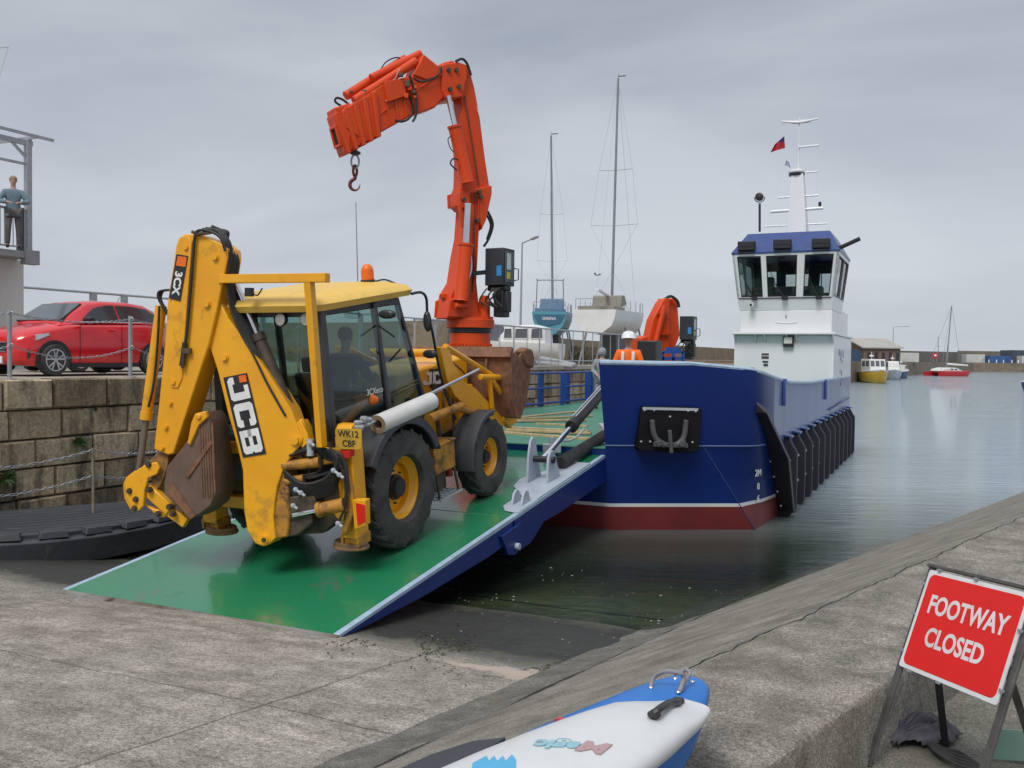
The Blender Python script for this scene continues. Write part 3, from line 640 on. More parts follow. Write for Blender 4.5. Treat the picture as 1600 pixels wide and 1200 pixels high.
b = MB(); u_ = V((0, 0, .15))
for k in (0, .05): b.tube([r1 + u_ + V((k, 0, 0)), r2 + u_ + V((k, 0, 0))], .012, 6)
for t_ in lin(.05, .95, 6): b.tube([r1.lerp(r2, t_) + u_ * .4, r1.lerp(r2, t_) + u_], .01, 6)
b.build('ram_pipe', STEEL, RB)
b = MB(); b.tube([W(13.4, WR - .33, rz(13.4) + .12), W(15.3, WR - .28, rz(15.3) + .16)], .1, 16); b.build('buffer_tube', BLKR, RAMP)
b = MB(); b.tube([W(14.3, WR - .85, rz(14.3) + .0), W(14.3, WR - .85, rz(14.3) + .32)], .05, 10); b.cbox(W(14.3, WR - .85, rz(14.3) + .13), .3, .16, .14); b.tube(sag(W(14.35, WR - .75, 1.55), W(14.9, WR - .5, 1.7), .1), .02, 6); b.build('latch', STEEL, RAMP, bevel=.008)

# loose timber on the deck beyond the ramp
TIM = mat('timber', (.50, .38, .20), .7, col2=(.33, .24, .12), nscale=6, bump=.001, grime=(.12, .08, .04), gscale=9, gpos=.62)
for i, (a, b_, lab) in enumerate((
        ((775, 656), (925, 641), 'long timber plank lying farthest back on the green deck under the blue rail'),
        ((800, 655), (926, 650), 'thin pale batten second from the back in the timber on the green deck'),
        ((790, 658), (915, 656), 'pale plank third from the back in the timber on the green deck'),
        ((838, 662), (918, 666), 'short pale batten slanting between the planks on the green deck'),
        ((790, 668), (920, 674), 'pale plank third from the front in the timber on the green deck'),
        ((790, 672), (924, 677), 'plank second from the front in the timber with a knot mark on the green deck'),
        ((788, 676), (922, 686), 'front plank of the loose timber on the green deck'))):
    z = 1.44 + .01 * (i % 3); p0, p1 = onz(*a, z), onz(*b_, z); m = MB(); d = (p1 - p0).normalized(); n_ = V((-d.y, d.x, 0)); wd_ = .09 if i in (1, 3) else .15
    m.loft([[p + n_ * wd_ / 2 - V((0, 0, .018)), p + n_ * wd_ / 2 + V((0, 0, .022)), p - n_ * wd_ / 2 + V((0, 0, .022)), p - n_ * wd_ / 2 - V((0, 0, .018))] for p in (p0, p1)])
    tag(m.build('timber_plank', TIM, None, bevel=.003), lab, 'plank', 'loose timber on the deck')

# ---------------------------------------------------------------- backhoe loader
p_ = math.atan(.1352)
JO = W(9.54, -6.87, rz(9.54))
JF = frame(JO, V((SH * cos(p_), CH * cos(p_), sin(p_))))      # x forward, y left, z up
def J(x, y, z): return JF @ V((x, y, z))
jcb = root('backhoe_loader', 'muddy yellow backhoe loader driving up the green ramp, its digging arm folded behind', 'digger', JO)
def wheel(cx, cy, r, wd_, rimr, side, lugs):
    Mw = JF @ Matrix.Translation((cx, cy, r)); s = side; h = wd_ / 2
    b = MB(); prof = [(-h * .62, rimr), (-h * .95, rimr + .03), (-h, rimr + (r - rimr) * .55), (-h * .93, r * .90), (-h * .80, r * .945), (0, r * .955), (h * .80, r * .945), (h * .93, r * .90), (h, rimr + (r - rimr) * .55), (h * .95, rimr + .03), (h * .62, rimr)]
    b.lathe(Mw, prof, 56, caps=False)
    for k in range(lugs):
        for sg in (1, -1):
            a0 = 2 * pi * (k + (.5 if sg > 0 else 0)) / lugs; pts = []
            for t_ in (0, .35, .7, 1.0, 1.08):
                y = sg * (-.02 + t_ * (h * .96)) ; a = a0 + .26 * min(t_, 1) * (1.0 if r > .6 else 1.2); ro = (r if t_ < .9 else r * .97) if t_ <= 1 else r * .90; ri = r * .93 if t_ <= 1 else r * .86
                y = min(max(y, -h * 1.015), h * 1.015)
                dw = .034 / r * (1 if t_ < .9 else .9)
                pts.append([Mw @ V((rr_ * cos(aa), y, rr_ * sin(aa))) for rr_, aa in ((ri, a - dw * 1.25), (ro, a - dw), (ro, a + dw), (ri, a + dw * 1.25))])
            b.loft(pts)
    wh = b.build('wheel', TYRE, jcb, sharp=30)
    b = MB(); f = h * .62
    o = -s
    pr = [(-f, rimr + .012), (-f * .96, rimr - .012), (-f * .5, rimr * .9), (-f * .3, rimr * .82), (f * .3, rimr * .82), (f * .5, rimr * .9), (f * .96, rimr - .012), (f, rimr + .012)]
    b.lathe(Mw, pr, 40, caps=False); dish = -.02 * s
    b.lathe(Mw, [(dish, rimr * .84), (dish + .012, rimr * .84), (dish + .03 * s, rimr * .45), (dish + .03 * s, .02)], 40, caps=False)
    b.build('rim', YEL, wh)
    b = MB(); y0 = dish; e = s * h * .62
    b.lathe(Mw, [(y0, rimr * .42), (y0 + e * .6, rimr * .40), (y0 + e * .62, rimr * .33), (y0 + e, rimr * .30), (y0 + e * 1.02, .01)], 24)
    for k in range(8):
        a = 2 * pi * k / 8; c = Mw @ V((rimr * .53 * cos(a), y0 + s * .01, rimr * .53 * sin(a))); c2 = Mw @ V((rimr * .53 * cos(a), y0 + s * .05, rimr * .53 * sin(a))); b.tube([c, c2], .014, 6)
    b.build('hub', BLK, wh)
for cy, sd_ in ((-.91, -1), (.91, 1)): wheel(0, cy, .725, .42, .375, sd_, 19)
for cy, sd_ in ((-.93, -1), (.93, 1)): wheel(2.34, cy, .56, .32, .27, sd_, 15)
def Jbox(b, *a): return b.box(JF, *a)
# chassis, axles, engine bay
b = MB(); Jbox(b, -.9, 2.9, -.35, .35, .62, .92); Jbox(b, -.5, .5, -.5, .5, .5, .8); b.tube([J(0, -.75, .725), J(0, .75, .725)], .13, 12); b.tube([J(2.34, -.8, .56), J(2.34, .8, .56)], .1, 12); Jbox(b, .5, 1.0, -.5, .5, .45, .95)
b.build('chassis', GREASE, jcb, bevel=.02)
b = MB(); Jbox(b, .98, 2.95, -.44, .44, .9, 1.93); Jbox(b, 2.6, 3.0, -.5, .5, .7, 1.5)
HOOD = b.build('bonnet', YEL, jcb, bevel=.04)
b = MB(); b.prism(JF, tr(JF, -.446, [671, 577, 703, 574, 704, 604, 672, 607]), -.442, -.449); b.build('decal_panel', BLK, HOOD)
def quadM(p0, px, py):
    p0, px, py = V(p0), V(px), V(py); x = (px - p0).normalized(); z = x.cross(py - p0).normalized(); y = z.cross(x)
    return Matrix(((x.x, y.x, z.x, p0.x), (x.y, y.y, z.y, p0.y), (x.z, y.z, z.z, p0.z), (0, 0, 0, 1)))
WLET = mat('white_lettering', (.80, .80, .79), .5)
def blockletters(b, L, quad, off):
    """block capitals drawn in cells; quad = corners p0 (origin), px (end of text line), py (top); off = offset vector"""
    p0, px, py = quad; ex, ey = px - p0, py - p0; T = .2
    SH_ = {'J': [[(.42, 1), (1, 1), (1, .12), (.9, 0), (.12, 0), (0, .12), (0, .34), (.3, .34), (.3, .22), (.68, .22), (.68, .78), (.42, .78)]],
           'C': [[(1, .66), (1, .88), (.9, 1), (.12, 1), (0, .88), (0, .12), (.12, 0), (.9, 0), (1, .12), (1, .34), (.7, .34), (.7, .24), (.32, .24), (.32, .76), (.7, .76), (.7, .66)]],
           'B': [[(0, 0), (.88, 0), (1, .1), (1, .42), (.92, .5), (1, .58), (1, .9), (.88, 1), (0, 1), (0, .8), (.68, .8), (.68, .6), (0, .6), (0, .4), (.68, .4), (.68, .2), (0, .2)], [(0, .19), (.3, .19), (.3, .81), (0, .81)]]}
    n = len(L); cw = 1 / (n + (n - 1) * .14)
    for i, ch in enumerate(L):
        x0 = i * cw * 1.14
        for poly in SH_[ch]:
            pts = [p0 + ex * (x0 + x * cw) + ey * y for x, y in poly]; k = len(pts)
            b.add([p + off * .5 for p in pts] + [p + off for p in pts], [list(range(k)), list(range(k, 2 * k))] + [(j, (j + 1) % k, k + (j + 1) % k, k + j) for j in range(k)])
b = MB(); q = T3(JF, -.45, [661, 602, 703, 598, 661, 582]); blockletters(b, 'JCB', (q[0], q[1], q[2]), JF.to_3x3() @ V((0, -.006, 0))); b.build('lettering', WLET, HOOD)
# ---- cab
CF = JF
cab = root('cab', None, None, J(0, 0, 1.2)); del_ = cab; cab.parent = jcb; cab.location = J(0, 0, 1.2) - JO
CY = -.76; ZR = 2.93
def post(b, x0, z0, x1, z1, y0, y1, w=.07, d=.07): b.bar(J(x0, y0, z0), J(x1, y1, z1), w, d, JF.to_3x3() @ V((0, 1, 0)))
b = MB(); PT = {}
for sg in (-1, 1):
    yb, yt = sg * .78, sg * .72
    post(b, -.95, 1.3, -.93, ZR, yb, yt, .09, .11)
    post(b, .30, .95, .12, ZR, yb + sg * .01, yt, .07, .07)
    post(b, 1.18, 1.55, .72, ZR, sg * .70, sg * .66, .06, .07)
    post(b, -.93, ZR - .03, .74, ZR - .03, yt, sg * .66, .09, .07)
    post(b, -.9, 1.42, .35, 1.50, yb, yb, .07, .06); post(b, .3, 1.0, 1.0, 1.15, yb, sg * .7, .07, .06); post(b, 1.0, 1.15, 1.2, 1.56, sg * .7, sg * .7, .07, .06)
for z in (ZR - .03, 1.45): b.bar(J(-.93, -.72, z), J(-.93, .72, z), .08, .1)
b.bar(J(-.93, .18, 1.45), J(-.93, .16, ZR), .05, .05)
b.bar(J(.72, -.66, ZR - .03), J(.72, .66, ZR - .03), .07, .08); b.bar(J(1.16, -.7, 1.55), J(1.16, .7, 1.55), .08, .08)
b.build('cab_frame', DKG, cab, bevel=.012)
b = MB()
for sg in (-1, 1):
    b.prism(JF, [(-.98, 1.05), (-.98, 1.44), (.33, 1.5), (.33, .98), (.0, 1.45), (-.6, 1.45)] if False else [(-.98, .95), (-.98, 1.43), (.3, 1.49), (.62, 1.30), (.36, 1.22), (-.2, 1.36), (-.7, 1.2)], sg * .72, sg * .86)
Jbox(b, -.98, -.9, -.78, .78, .95, 1.42)
b.build('cab_side_panel', DKG, cab, bevel=.015)
b = MB()   # louvre lines on the panel
for k in range(4): b.bar(J(-.75 + .05 * k, -.865, 1.25 + .04 * k), J(.1 + .06 * k, -.865, 1.36 + .035 * k), .006, .014)
parts(b, 'vent_slot', BLK, cab)
b = MB(); b.prism(JF, [(-.9, 1.48), (-.9, ZR - .07), (.1, ZR - .07), (.27, 1.52)], CY, CY + .006); G1 = b.build('door_glass', CGL, cab)
b = MB(); b.prism(JF, [(.18, ZR - .07), (.66, ZR - .07), (1.12, 1.58), (.98, 1.2), (.33, 1.06)], -.735, -.729); b.build('side_glass', CGL, cab)
b = MB(); b.prism(JF, [(-.9, 1.48), (-.9, ZR - .07), (.1, ZR - .07), (.66, ZR - .07), (1.12, 1.58), (.98, 1.2), (.33, 1.06)], .735, .729); b.build('side_glass', CGL, cab)
b = MB(); b.add([J(-.93, -.7, 1.5), J(-.93, .7, 1.5), J(-.93, .68, ZR - .07), J(-.93, -.68, ZR - .07)], [(0, 1, 2, 3)]); b.build('rear_glass', CGL, cab)
b = MB(); b.add([J(1.17, -.66, 1.6), J(1.17, .66, 1.6), J(.72, .62, ZR - .07), J(.72, -.62, ZR - .07)], [(0, 1, 2, 3)]); b.build('windscreen', CGL, cab)
b = MB()   # roof: curved shell
rings = []
for z, gx, gy in ((ZR + .015, -.04, -.04), (ZR + .0, .05, .04), (ZR + .07, .08, .07), (ZR + .13, .02, .02), (ZR + .185, -.16, -.14), (ZR + .205, -.5, -.4)):
    xr, xf, yy = -1.08 - gx, .86 + gx, .78 + gy; pts = []
    for cx, cy, a0 in ((xf, -yy, -90), (xf, yy, 0), (xr, yy, 90), (xr, -yy, 180)):
        c = min(.16, .5 * yy); sx_ = -1 if cx > 0 else 1; sy_ = -1 if cy > 0 else 1
        for k in range(5):
            a = R(a0 + 22.5 * k); pts.append(J(cx + sx_ * c + c * cos(a), cy + sy_ * c + c * sin(a), z + .03 * (1 if cx > 0 else -.4)))
    rings.append(pts)
b.loft(rings); CR_ = b.build('roof', ROOFY, cab, sharp=50)
b = MB(); b.ball(J(.45, -.45, ZR + .36), .075, (1, 1, 1.15), 14); b.tube([J(.45, -.45, ZR + .24), J(.45, -.45, ZR + .36)], .078, 16); b.build('beacon', ORG, CR_)
b = MB(); b.tube([J(.45, -.45, ZR + .17), J(.45, -.45, ZR + .25)], .09, 16); b.tube(spl([J(.5, -.5, ZR + .22), J(.6, -.6, ZR + .24), J(.7, -.72, ZR + .17), J(.78, -.82, ZR + .1)]), .01, 6); b.build('beacon_base', BLK, CR_)
LENS = mat('lamp_lens', (.62, .60, .56), .15, .3)
for y in (-.62, -.28, .28, .5):
    b = MB(); c = J(-1.02, y, ZR - .1); fr_ = frame(c, JF.to_3x3() @ V((0, 1, 0)))
    b.lathe(fr_, [(-.03, .06), (.03, .075), (.045, .07)] if False else [(-.05, .05), (.0, .075), (.03, .075)], 16); wl_ = b.build('work_lamp', BLK, cab)
    b = MB(); b.lathe(fr_, [(.031, .066), (.04, .03), (.042, .0)] if (fr_.to_3x3() @ V((0, 1, 0))).dot(JF.to_3x3() @ V((1, 0, 0))) < 0 else [(-.051, .05), (-.056, .03), (-.058, .0)], 16); b.build('lens', LENS, wl_)
# interior
b = MB(); Jbox(b, -.1, .42, -.24, .24, 1.35, 1.47); b.prism(JF, [(-.12, 1.4), (-.24, 2.1), (-.14, 2.12), (.0, 1.45)], -.25, .25); b.prism(JF, [(-.24, 2.12), (-.26, 2.3), (-.2, 2.31), (-.14, 2.14)], -.12, .12); Jbox(b, 0, .3, -.15, .15, 1.0, 1.36)
b.build('seat', BLK, cab, bevel=.03)
b = MB(); Jbox(b, -.9, 1.0, -.7, .7, .94, 1.0); b.prism(JF, [(.75, 1.0), (.8, 1.62), (1.1, 1.58), (1.0, 1.0)], -.35, .35); b.tube([J(.75, 0, 1.55), J(.6, 0, 1.8)], .025, 8); b.build('dashboard', DKG, cab, bevel=.02)
b = MB(); swf = JF @ Matrix.Translation((.6, 0, 1.82)) @ Matrix.Rotation(R(30), 4, 'Y')
b.tube([swf @ V((.19 * cos(2 * pi * k / 24), .19 * sin(2 * pi * k / 24), 0)) for k in range(25)], .014, 8); b.tube([swf @ V((-.19, 0, 0)), swf @ V((.19, 0, 0))], .01, 6); b.build('steering_wheel', BLK, cab)
b = MB()
for y in (-.5, -.42, .42, .5): b.tube([J(-.7, y, 1.3), J(-.6, y * .95, 1.75)], .012, 6); b.ball(J(-.6, y * .95, 1.77), .03)
Jbox(b, -.85, -.5, -.56, -.36, 1.0, 1.35); Jbox(b, -.85, -.5, .36, .56, 1.0, 1.35); parts(b, 'control_lever', BLK, cab)
b = MB(); b.tube([J(-.62, -.68, 1.56), J(-.12, -.69, 1.80)], .05, 10); b.ball(J(-.12, -.69, 1.80), .10, (1.5, .5, .8)); tb = b.build('folded_vest', ORG, cab)
b = MB(); b.ball(J(.15, -.3, 1.62), .13, (1.5, 1, .6)); b.ball(J(-.62, -.55, 1.5), .1, (1.6, .8, .5)); b.build('tool_bag', mat('green_cloth', (.03, .09, .05), .8, nscale=9), cab, sharp=80)
# decals on the door
text('decal_text', '3CXeco', quadM(T3(JF, CY - .004, [586, 611])[0], T3(JF, CY - .004, [606, 606])[0], T3(JF, CY - .004, [585, 590])[0]), .075, WLET, cab, .001, .012)
# mirrors and stays
b = MB(); pm = T3(JF, -.85, [643, 459, 658, 457, 666, 466, 668, 490, 676, 520, 683, 560, 695, 610, 712, 655]); b.tube(spl(pm), .018, 8); ms = b.build('mirror_stay', BLK, cab)
for (u, v, ru, rv, yy) in ((668, 502, .055, .14, -.9), (605, 491, .12, .055, -1.0), (672, 553, .11, .06, -.85)):
    c = T3(JF, yy, [u, v])[0]; b = MB(); b.ball(V((0, 0, 0)), 1, (1, 1, 1), 14, Matrix.Translation(c) @ JF.to_3x3().to_4x4() @ Matrix.Diagonal((.045, ru, rv, 1)))
    mr_ = b.build('mirror', BLK, cab, sharp=80)
    b = MB(); b.ball(V((0, 0, 0)), 1, (1, 1, 1), 14, Matrix.Translation(c - JF.to_3x3() @ V((.03, 0, 0))) @ JF.to_3x3().to_4x4() @ Matrix.Diagonal((.02, ru * .85, rv * .85, 1))); b.build('mirror_glass', mat('mirror_glass', (.06, .065, .07), .12, .3), mr_, sharp=80)  # dark base colour stands in for the dark reflection in the glass
b = MB(); b.tube([J(.3, -.78, 2.2), J(.3, -.95, 2.35)], .012, 6); b.tube([J(.12, -.78, 2.65), J(.1, -1.0, 2.52)], .012, 6); parts(b, 'mirror_arm', BLK, cab)
# person inside
JACK = mat('navy_jacket', (.035, .045, .075), .85, nscale=8, bump=.003, bscale=12)
HAIRD = mat('dark_hair', (.03, .022, .018), .8, nscale=20, bump=.002)
pr = person('driver in a dark jacket sitting at the wheel inside the digger cab', J(.10, -.14, 1.43 - .60), -HD, JACK, JACK, HAIRD, 'drive')
# ---- rear mudguards
for sg in (-1, 1):
    b = MB(); o_ = arc((0, .73), .87, 20, 150, 14); i_ = arc((0, .73), .84, 150, 20, 14); b.prism(JF, o_ + i_, sg * .70, sg * 1.14)
    b.prism(JF, arc((0, .73), .84, 25, 150, 12) + [(-.85, 1.0), (-.5, 1.0), (0, 1.3), (.5, 1.0)] if False else arc((0, .73), .855, 25, 150, 12) + arc((0, .73), .76, 150, 25, 12), sg * 1.10, sg * 1.14)
    b.build('rear_mudguard', DKG, jcb, bevel=.012)
for sg in (-1, 1):
    b = MB(); b.prism(JF, arc((2.34, .56), .67, 75, 185, 14) + arc((2.34, .56), .645, 185, 75, 14), sg * .75, sg * 1.12)
    b.prism(JF, arc((2.34, .56), .66, 85, 150, 8) + arc((2.34, .56), .60, 150, 85, 8), sg * 1.09, sg * 1.12)
    b.bar(J(2.34, sg * .6, .6), J(2.1, sg * .8, 1.2), .04, .04)
    b.build('front_mudguard', DKG, jcb, bevel=.01)
# ---- side box, step, hydraulic tank, extinguisher
b = MB(); Jbox(b, .95, 1.5, -.95, -.5, .62, .98); Jbox(b, .93, 1.52, -.97, -.48, .98, 1.01); b.build('tool_box', YELD, jcb, bevel=.012)
b = MB(); Jbox(b, 1.0, 1.4, -.85, -.4, .35, .62); b.bar(J(1.45, -.95, .62), J(1.5, -.97, .3), .03, .03); b.bar(J(.98, -.95, .62), J(.98, -.97, .3), .03, .03); b.build('step_bracket', GREASE, jcb, bevel=.01)
b = MB()
for k in range(4): b.bar(J(.92, -1.02 + .09 * k, .3), J(1.52, -1.02 + .09 * k, .3), .025, .02)
for k in range(6): b.bar(J(.95 + .11 * k, -1.03, .3), J(.95 + .11 * k, -.73, .3), .02, .02)
b.build('step', STEEL, jcb)
b = MB(); b.tube([J(1.6, -.78, .45), J(1.6, -.78, .82)], .055, 12); b.ball(J(1.6, -.78, .83), .055); b.build('extinguisher', mat('dull_red', (.35, .03, .02), .6, grime=(.1, .06, .04)), jcb)
# ---- loader arms, rams and bucket
AR = [690, 542, 704, 542, 709, 566, 728, 598, 744, 606, 760, 624, 778, 642, 792, 660, 785, 669, 752, 645, 730, 636, 712, 618, 700, 594, 692, 556]
prof = tr(JF, -.86, AR)
for sg in (-1, 1):
    b = MB(); b.prism(JF, prof, sg * .75, sg * .85); b.build('loader_arm', YEL, jcb, bevel=.012)
    b = MB(); fl = tr(JF, -.86, [784, 582, 788, 578, 792, 582, 795, 624, 807, 657, 797, 669, 786, 658]); b.prism(JF, fl, sg * .78, sg * .88); b.build('tilt_lever', YEL, jcb, bevel=.01)
    b = MB(); q = tr(JF, -.86, [762, 585, 767, 638, 766, 592, 787, 624, 748, 589, 790, 590])
    pts = [J(a, sg * .88, c) for a, c in q]; b.bar(pts[0], pts[1], .05, .07); b.bar(pts[2], pts[3], .05, .07); b.tube([pts[4], pts[5]], .045, 12); parts(b, 'tilt_link', YEL, jcb, bevel=.008)
    b = MB(); q = tr(JF, -.86, [672, 655, 722, 634, 716, 637, 760, 650]); b.tube([J(q[0][0], sg * .84, q[0][1]), J(q[1][0], sg * .84, q[1][1])], .062, 14); b.tube([J(q[2][0], sg * .84, q[2][1]), J(q[3][0], sg * .82, q[3][1])], .05, 12); b.build('lift_ram', YELD, jcb)
    b = MB(); q = tr(JF, -.86, [700, 548, 775, 592]); b.tube([J(q[0][0], sg * .82, q[0][1] + .06), J(q[1][0], sg * .82, q[1][1] + .04)], .04, 12); b.build('tilt_ram', YEL, jcb)
    b = MB()
    for k in range(4): b.tube(spl([J(1.9 + .04 * k, sg * (.56 + .02 * k), 2.1), J(2.2, sg * (.5 + .03 * k), 2.0 - .03 * k), J(2.5, sg * .52, 1.82), J(2.75, sg * .55, 1.62)]), .014, 6)
    b.tube(spl([J(1.75, sg * .68, 1.8), J(1.85, sg * .72, 1.4), J(1.78, sg * .7, 1.25), J(1.7, sg * .7, 1.4), J(1.72, sg * .7, 1.6)]), .02, 6)
    parts(b, 'hydraulic_hose', mat('rusty_pipe', (.22, .13, .05), .6, .3), jcb)
    b = MB(); b.bar(J(1.55, sg * .7, .9), J(1.42, sg * .72, 1.75), .05, .04); b.bar(J(1.9, sg * .72, .75), J(1.95, sg * .72, 1.8), .04, .035); parts(b, 'support_bar', GREASE, jcb)
b = MB(); b.tube([J(2.0, -.6, 2.08), J(2.0, .6, 2.08)], .06, 12); b.tube([J(3.0, -.6, 1.15), J(3.0, .6, 1.15)], .07, 12); parts(b, 'cross_tube', YEL, jcb)
BK = [(3.08, 1.97), (3.08, 1.55), (3.10, 1.22), (3.2, .96), (3.34, .92), (3.56, 1.12), (3.72, 1.42), (3.82, 1.80)]
b = MB(); inn = [(x + (.03 if x < 3.3 else -.02), z + .035) for x, z in BK]
b.prism(JF, BK + inn[::-1], -1.06, 1.06)
for y in (-1.09, 1.06): b.prism(JF, BK + [(3.6, 1.95), (3.4, 1.86), (3.22, 1.92)], y, y + .03)
bkt = b.build('loader_bucket', RUST, jcb, bevel=.006)
b = MB()
for y0, y1 in ((-1.13, -.98), (.98, 1.13)): b.prism(JF, [(3.56, 1.70), (3.82, 1.62), (3.88, 1.78), (3.80, 1.92), (3.6, 1.97), (3.46, 1.94)], y0, y1)
b.prism(JF, [(3.74, 1.78), (3.86, 1.78), (3.88, 1.86), (3.76, 1.9)], -.98, .98); parts(b, 'cutting_edge', RUST, bkt, bevel=.03)
b = MB(); b.prism(JF, [(3.02, 1.90), (3.12, 2.04), (3.17, 2.0), (3.1, 1.86)], -1.10, 1.10)
for y in (-.7, -.25, .25, .7): b.prism(JF, [(3.0, 1.58), (3.05, 1.9), (3.08, 1.9), (3.12, 1.2), (3.03, 1.3)], y - .02, y + .02)
b.prism(JF, [(3.12, 1.60), (3.30, 1.93), (3.36, 1.93), (3.2, 1.5)], -.05, .05)
parts(b, 'bucket_rib', RUST, bkt, bevel=.005)
# white roll and poles carried along the side
b = MB(); ra_, rb_ = T3(JF, -1.06, [591, 663, 673, 627]); d_ = (rb_ - ra_).normalized(); ROLLT = frame(ra_, d_.cross(V((0, 0, 1))))
n_ = 28; a_ = d_.orthogonal().normalized(); c_ = d_.cross(a_)
def ringp(p, r): return [p + (a_ * cos(2 * pi * k / n_) + c_ * sin(2 * pi * k / n_)) * r for k in range(n_)]
b.loft([ringp(ra_ + d_ * .0, .055), ringp(ra_ - d_ * .01, .105), ringp(ra_, .112), ringp(rb_, .112), ringp(rb_ + d_ * .008, .10), ringp(rb_ + d_ * .008, .0)], caps=False)
b.cur = 1; b.loft([ringp(ra_ - d_ * .0, .055), ringp(ra_ + d_ * .5, .055)], caps=False); b.loft([ringp(ra_ - d_ * .012, .055), ringp(ra_ - d_ * .012, .108)], caps=False)
tag(b.build('plastic_roll', [mat('white_film', (.68, .68, .66), .5, nscale=3, col2=(.60, .59, .56)), mat('cardboard_core', (.30, .22, .12), .8)], None), 'white roll strapped above the rear wheel of the digger', 'roll')
b = MB(); q = T3(JF, -1.02, [574, 664, 748, 577]); b.tube(q, .017, 8); q = T3(JF, -.98, [640, 634, 747, 578]); b.tube(q, .014, 8)
tag(b.build('long_rod', STEEL, None), 'long thin metal rods sloping along the side of the digger', 'rod')
b = MB(); q = T3(JF, -1.14, [549, 668, 562, 655, 575, 648, 578, 655, 572, 668, 560, 676])
rr_ = random.Random(4)
for k in range(9): c = q[k % 6].lerp(q[(k + 2) % 6], .4); b.ball(c, .045, (rr_.uniform(.5, 1.4), rr_.uniform(.4, .8), rr_.uniform(.4, 1.2)), 7)
tag(b.build('crumpled_bag', mat('clear_plastic_bag', (.45, .46, .48), .3, col2=(.25, .25, .27), nscale=12, bump=.01, bscale=18), None, sharp=20), 'crumpled grey plastic bag tucked behind the number plate', 'bag')

# ---- rear frame, stabilisers
b = MB()
for z0, z1 in ((1.28, 1.42), (.62, .76)): Jbox(b, -1.02, -.86, -1.0, 1.0, z0, z1)
RFM = b.build('rear_frame', YEL, jcb, bevel=.01)
b = MB(); Jbox(b, -.9, -.82, -.9, .9, .62, 1.4); b.build('back_plate', GREASE, RFM)
for sg in (-1, 1):
    b = MB(); Jbox(b, -1.06, -.84, sg * 1.0 - .105, sg * 1.0 + .105, .42, 1.56); b.prism(JF, [(-1.06, 1.56), (-1.06, 1.62), (-1.0, 1.69), (-.9, 1.69), (-.84, 1.62), (-.84, 1.56)], sg * 1.0 - .1, sg * 1.0 + .1)
    st = b.build('stabiliser', YEL, jcb, bevel=.012)
    b = MB(); Jbox(b, -1.04, -.86, sg * 1.0 - .088, sg * 1.0 + .088, .34, .42); b.prism(JF, [(-1.07, .34), (-1.07, .46), (-.83, .46), (-.83, .34)], sg * 1.0 - .12, sg * 1.0 - .09); b.prism(JF, [(-1.07, .34), (-1.07, .46), (-.83, .46), (-.83, .34)], sg * 1.0 + .09, sg * 1.0 + .12); b.build('inner_leg', YELD, st, bevel=.008)
    b = MB(); b.plan(JF, [(x - .95, y + sg * .93) for x, y in [(.12 * cos(t) * (1.1), .21 * sin(t)) for t in [2 * pi * k / 20 for k in range(20)]]], .30, .36); b.plan(JF, [(x - .95, y + sg * .93) for x, y in [(.135 * cos(t) * (1.1), .225 * sin(t)) for t in [2 * pi * k / 20 for k in range(20)]]], .28, .315)
    b.build('foot_pad', [mat('worn_pad', (.33, .17, .06), .8, col2=(.14, .10, .07), nscale=6, bump=.004, bscale=20)], st, bevel=.012)
# tail lamps, number plate on plane x = -1.1
KF = frame(J(-1.10, 0, 0), JF.to_3x3() @ V((0, -1, 0)), JF.to_3x3() @ V((0, 0, 1)))
b = MB(); q = tr(KF, 0, [553, 780, 574, 780, 575, 819, 557, 826]); b.prism(KF, q, -.04, .05); tl = b.build('tail_lamp_box', YEL, jcb, bevel=.006)
b = MB(); q = tr(KF, -.045, [556, 786, 570, 789, 571, 815, 559, 821]); b.prism(KF, q, -.05, -.035); b.build('tail_lamp', glow('lit_red_lens', (.5, .008, .005), .25), tl)
b = MB(); q = tr(KF, 0, [534, 704, 549, 703, 549, 714, 536, 715]); b.prism(KF, q, -.03, .06); b.build('reflector', RED, jcb)
b = MB(); NP = tr(KF, -.02, [524, 670, 564.5, 670.5, 565, 702, 526, 701.5]); b.prism(KF, NP, -.02, -.008); NPO = b.build('number_plate', mat('plate_yellow', (.62, .38, .03), .5, col2=(.42, .26, .04), nscale=6), jcb)
cx_, cz_ = sum(a for a, _ in NP) / 4, sum(c for _, c in NP) / 4; kx, ky = KF.to_3x3() @ V((1, 0, 0)), KF.to_3x3() @ V((0, 0, 1))
for s_, dz in (('WK12', .052), ('CBF', -.052)):
    o_ = KF @ V((cx_, -.024, cz_ + dz)); text('plate_text', s_, quadM(o_, o_ + kx, o_ + ky), .072, BLK, NPO, .001, .012)
b = MB(); b.bar(J(-1.03, -.62, 1.45), J(-1.05, -.62, 1.75), .03, .03); b.bar(J(-1.03, -.8, 1.5), J(-1.05, -.8, 1.75), .03, .03); parts(b, 'plate_bracket', BLK, jcb)
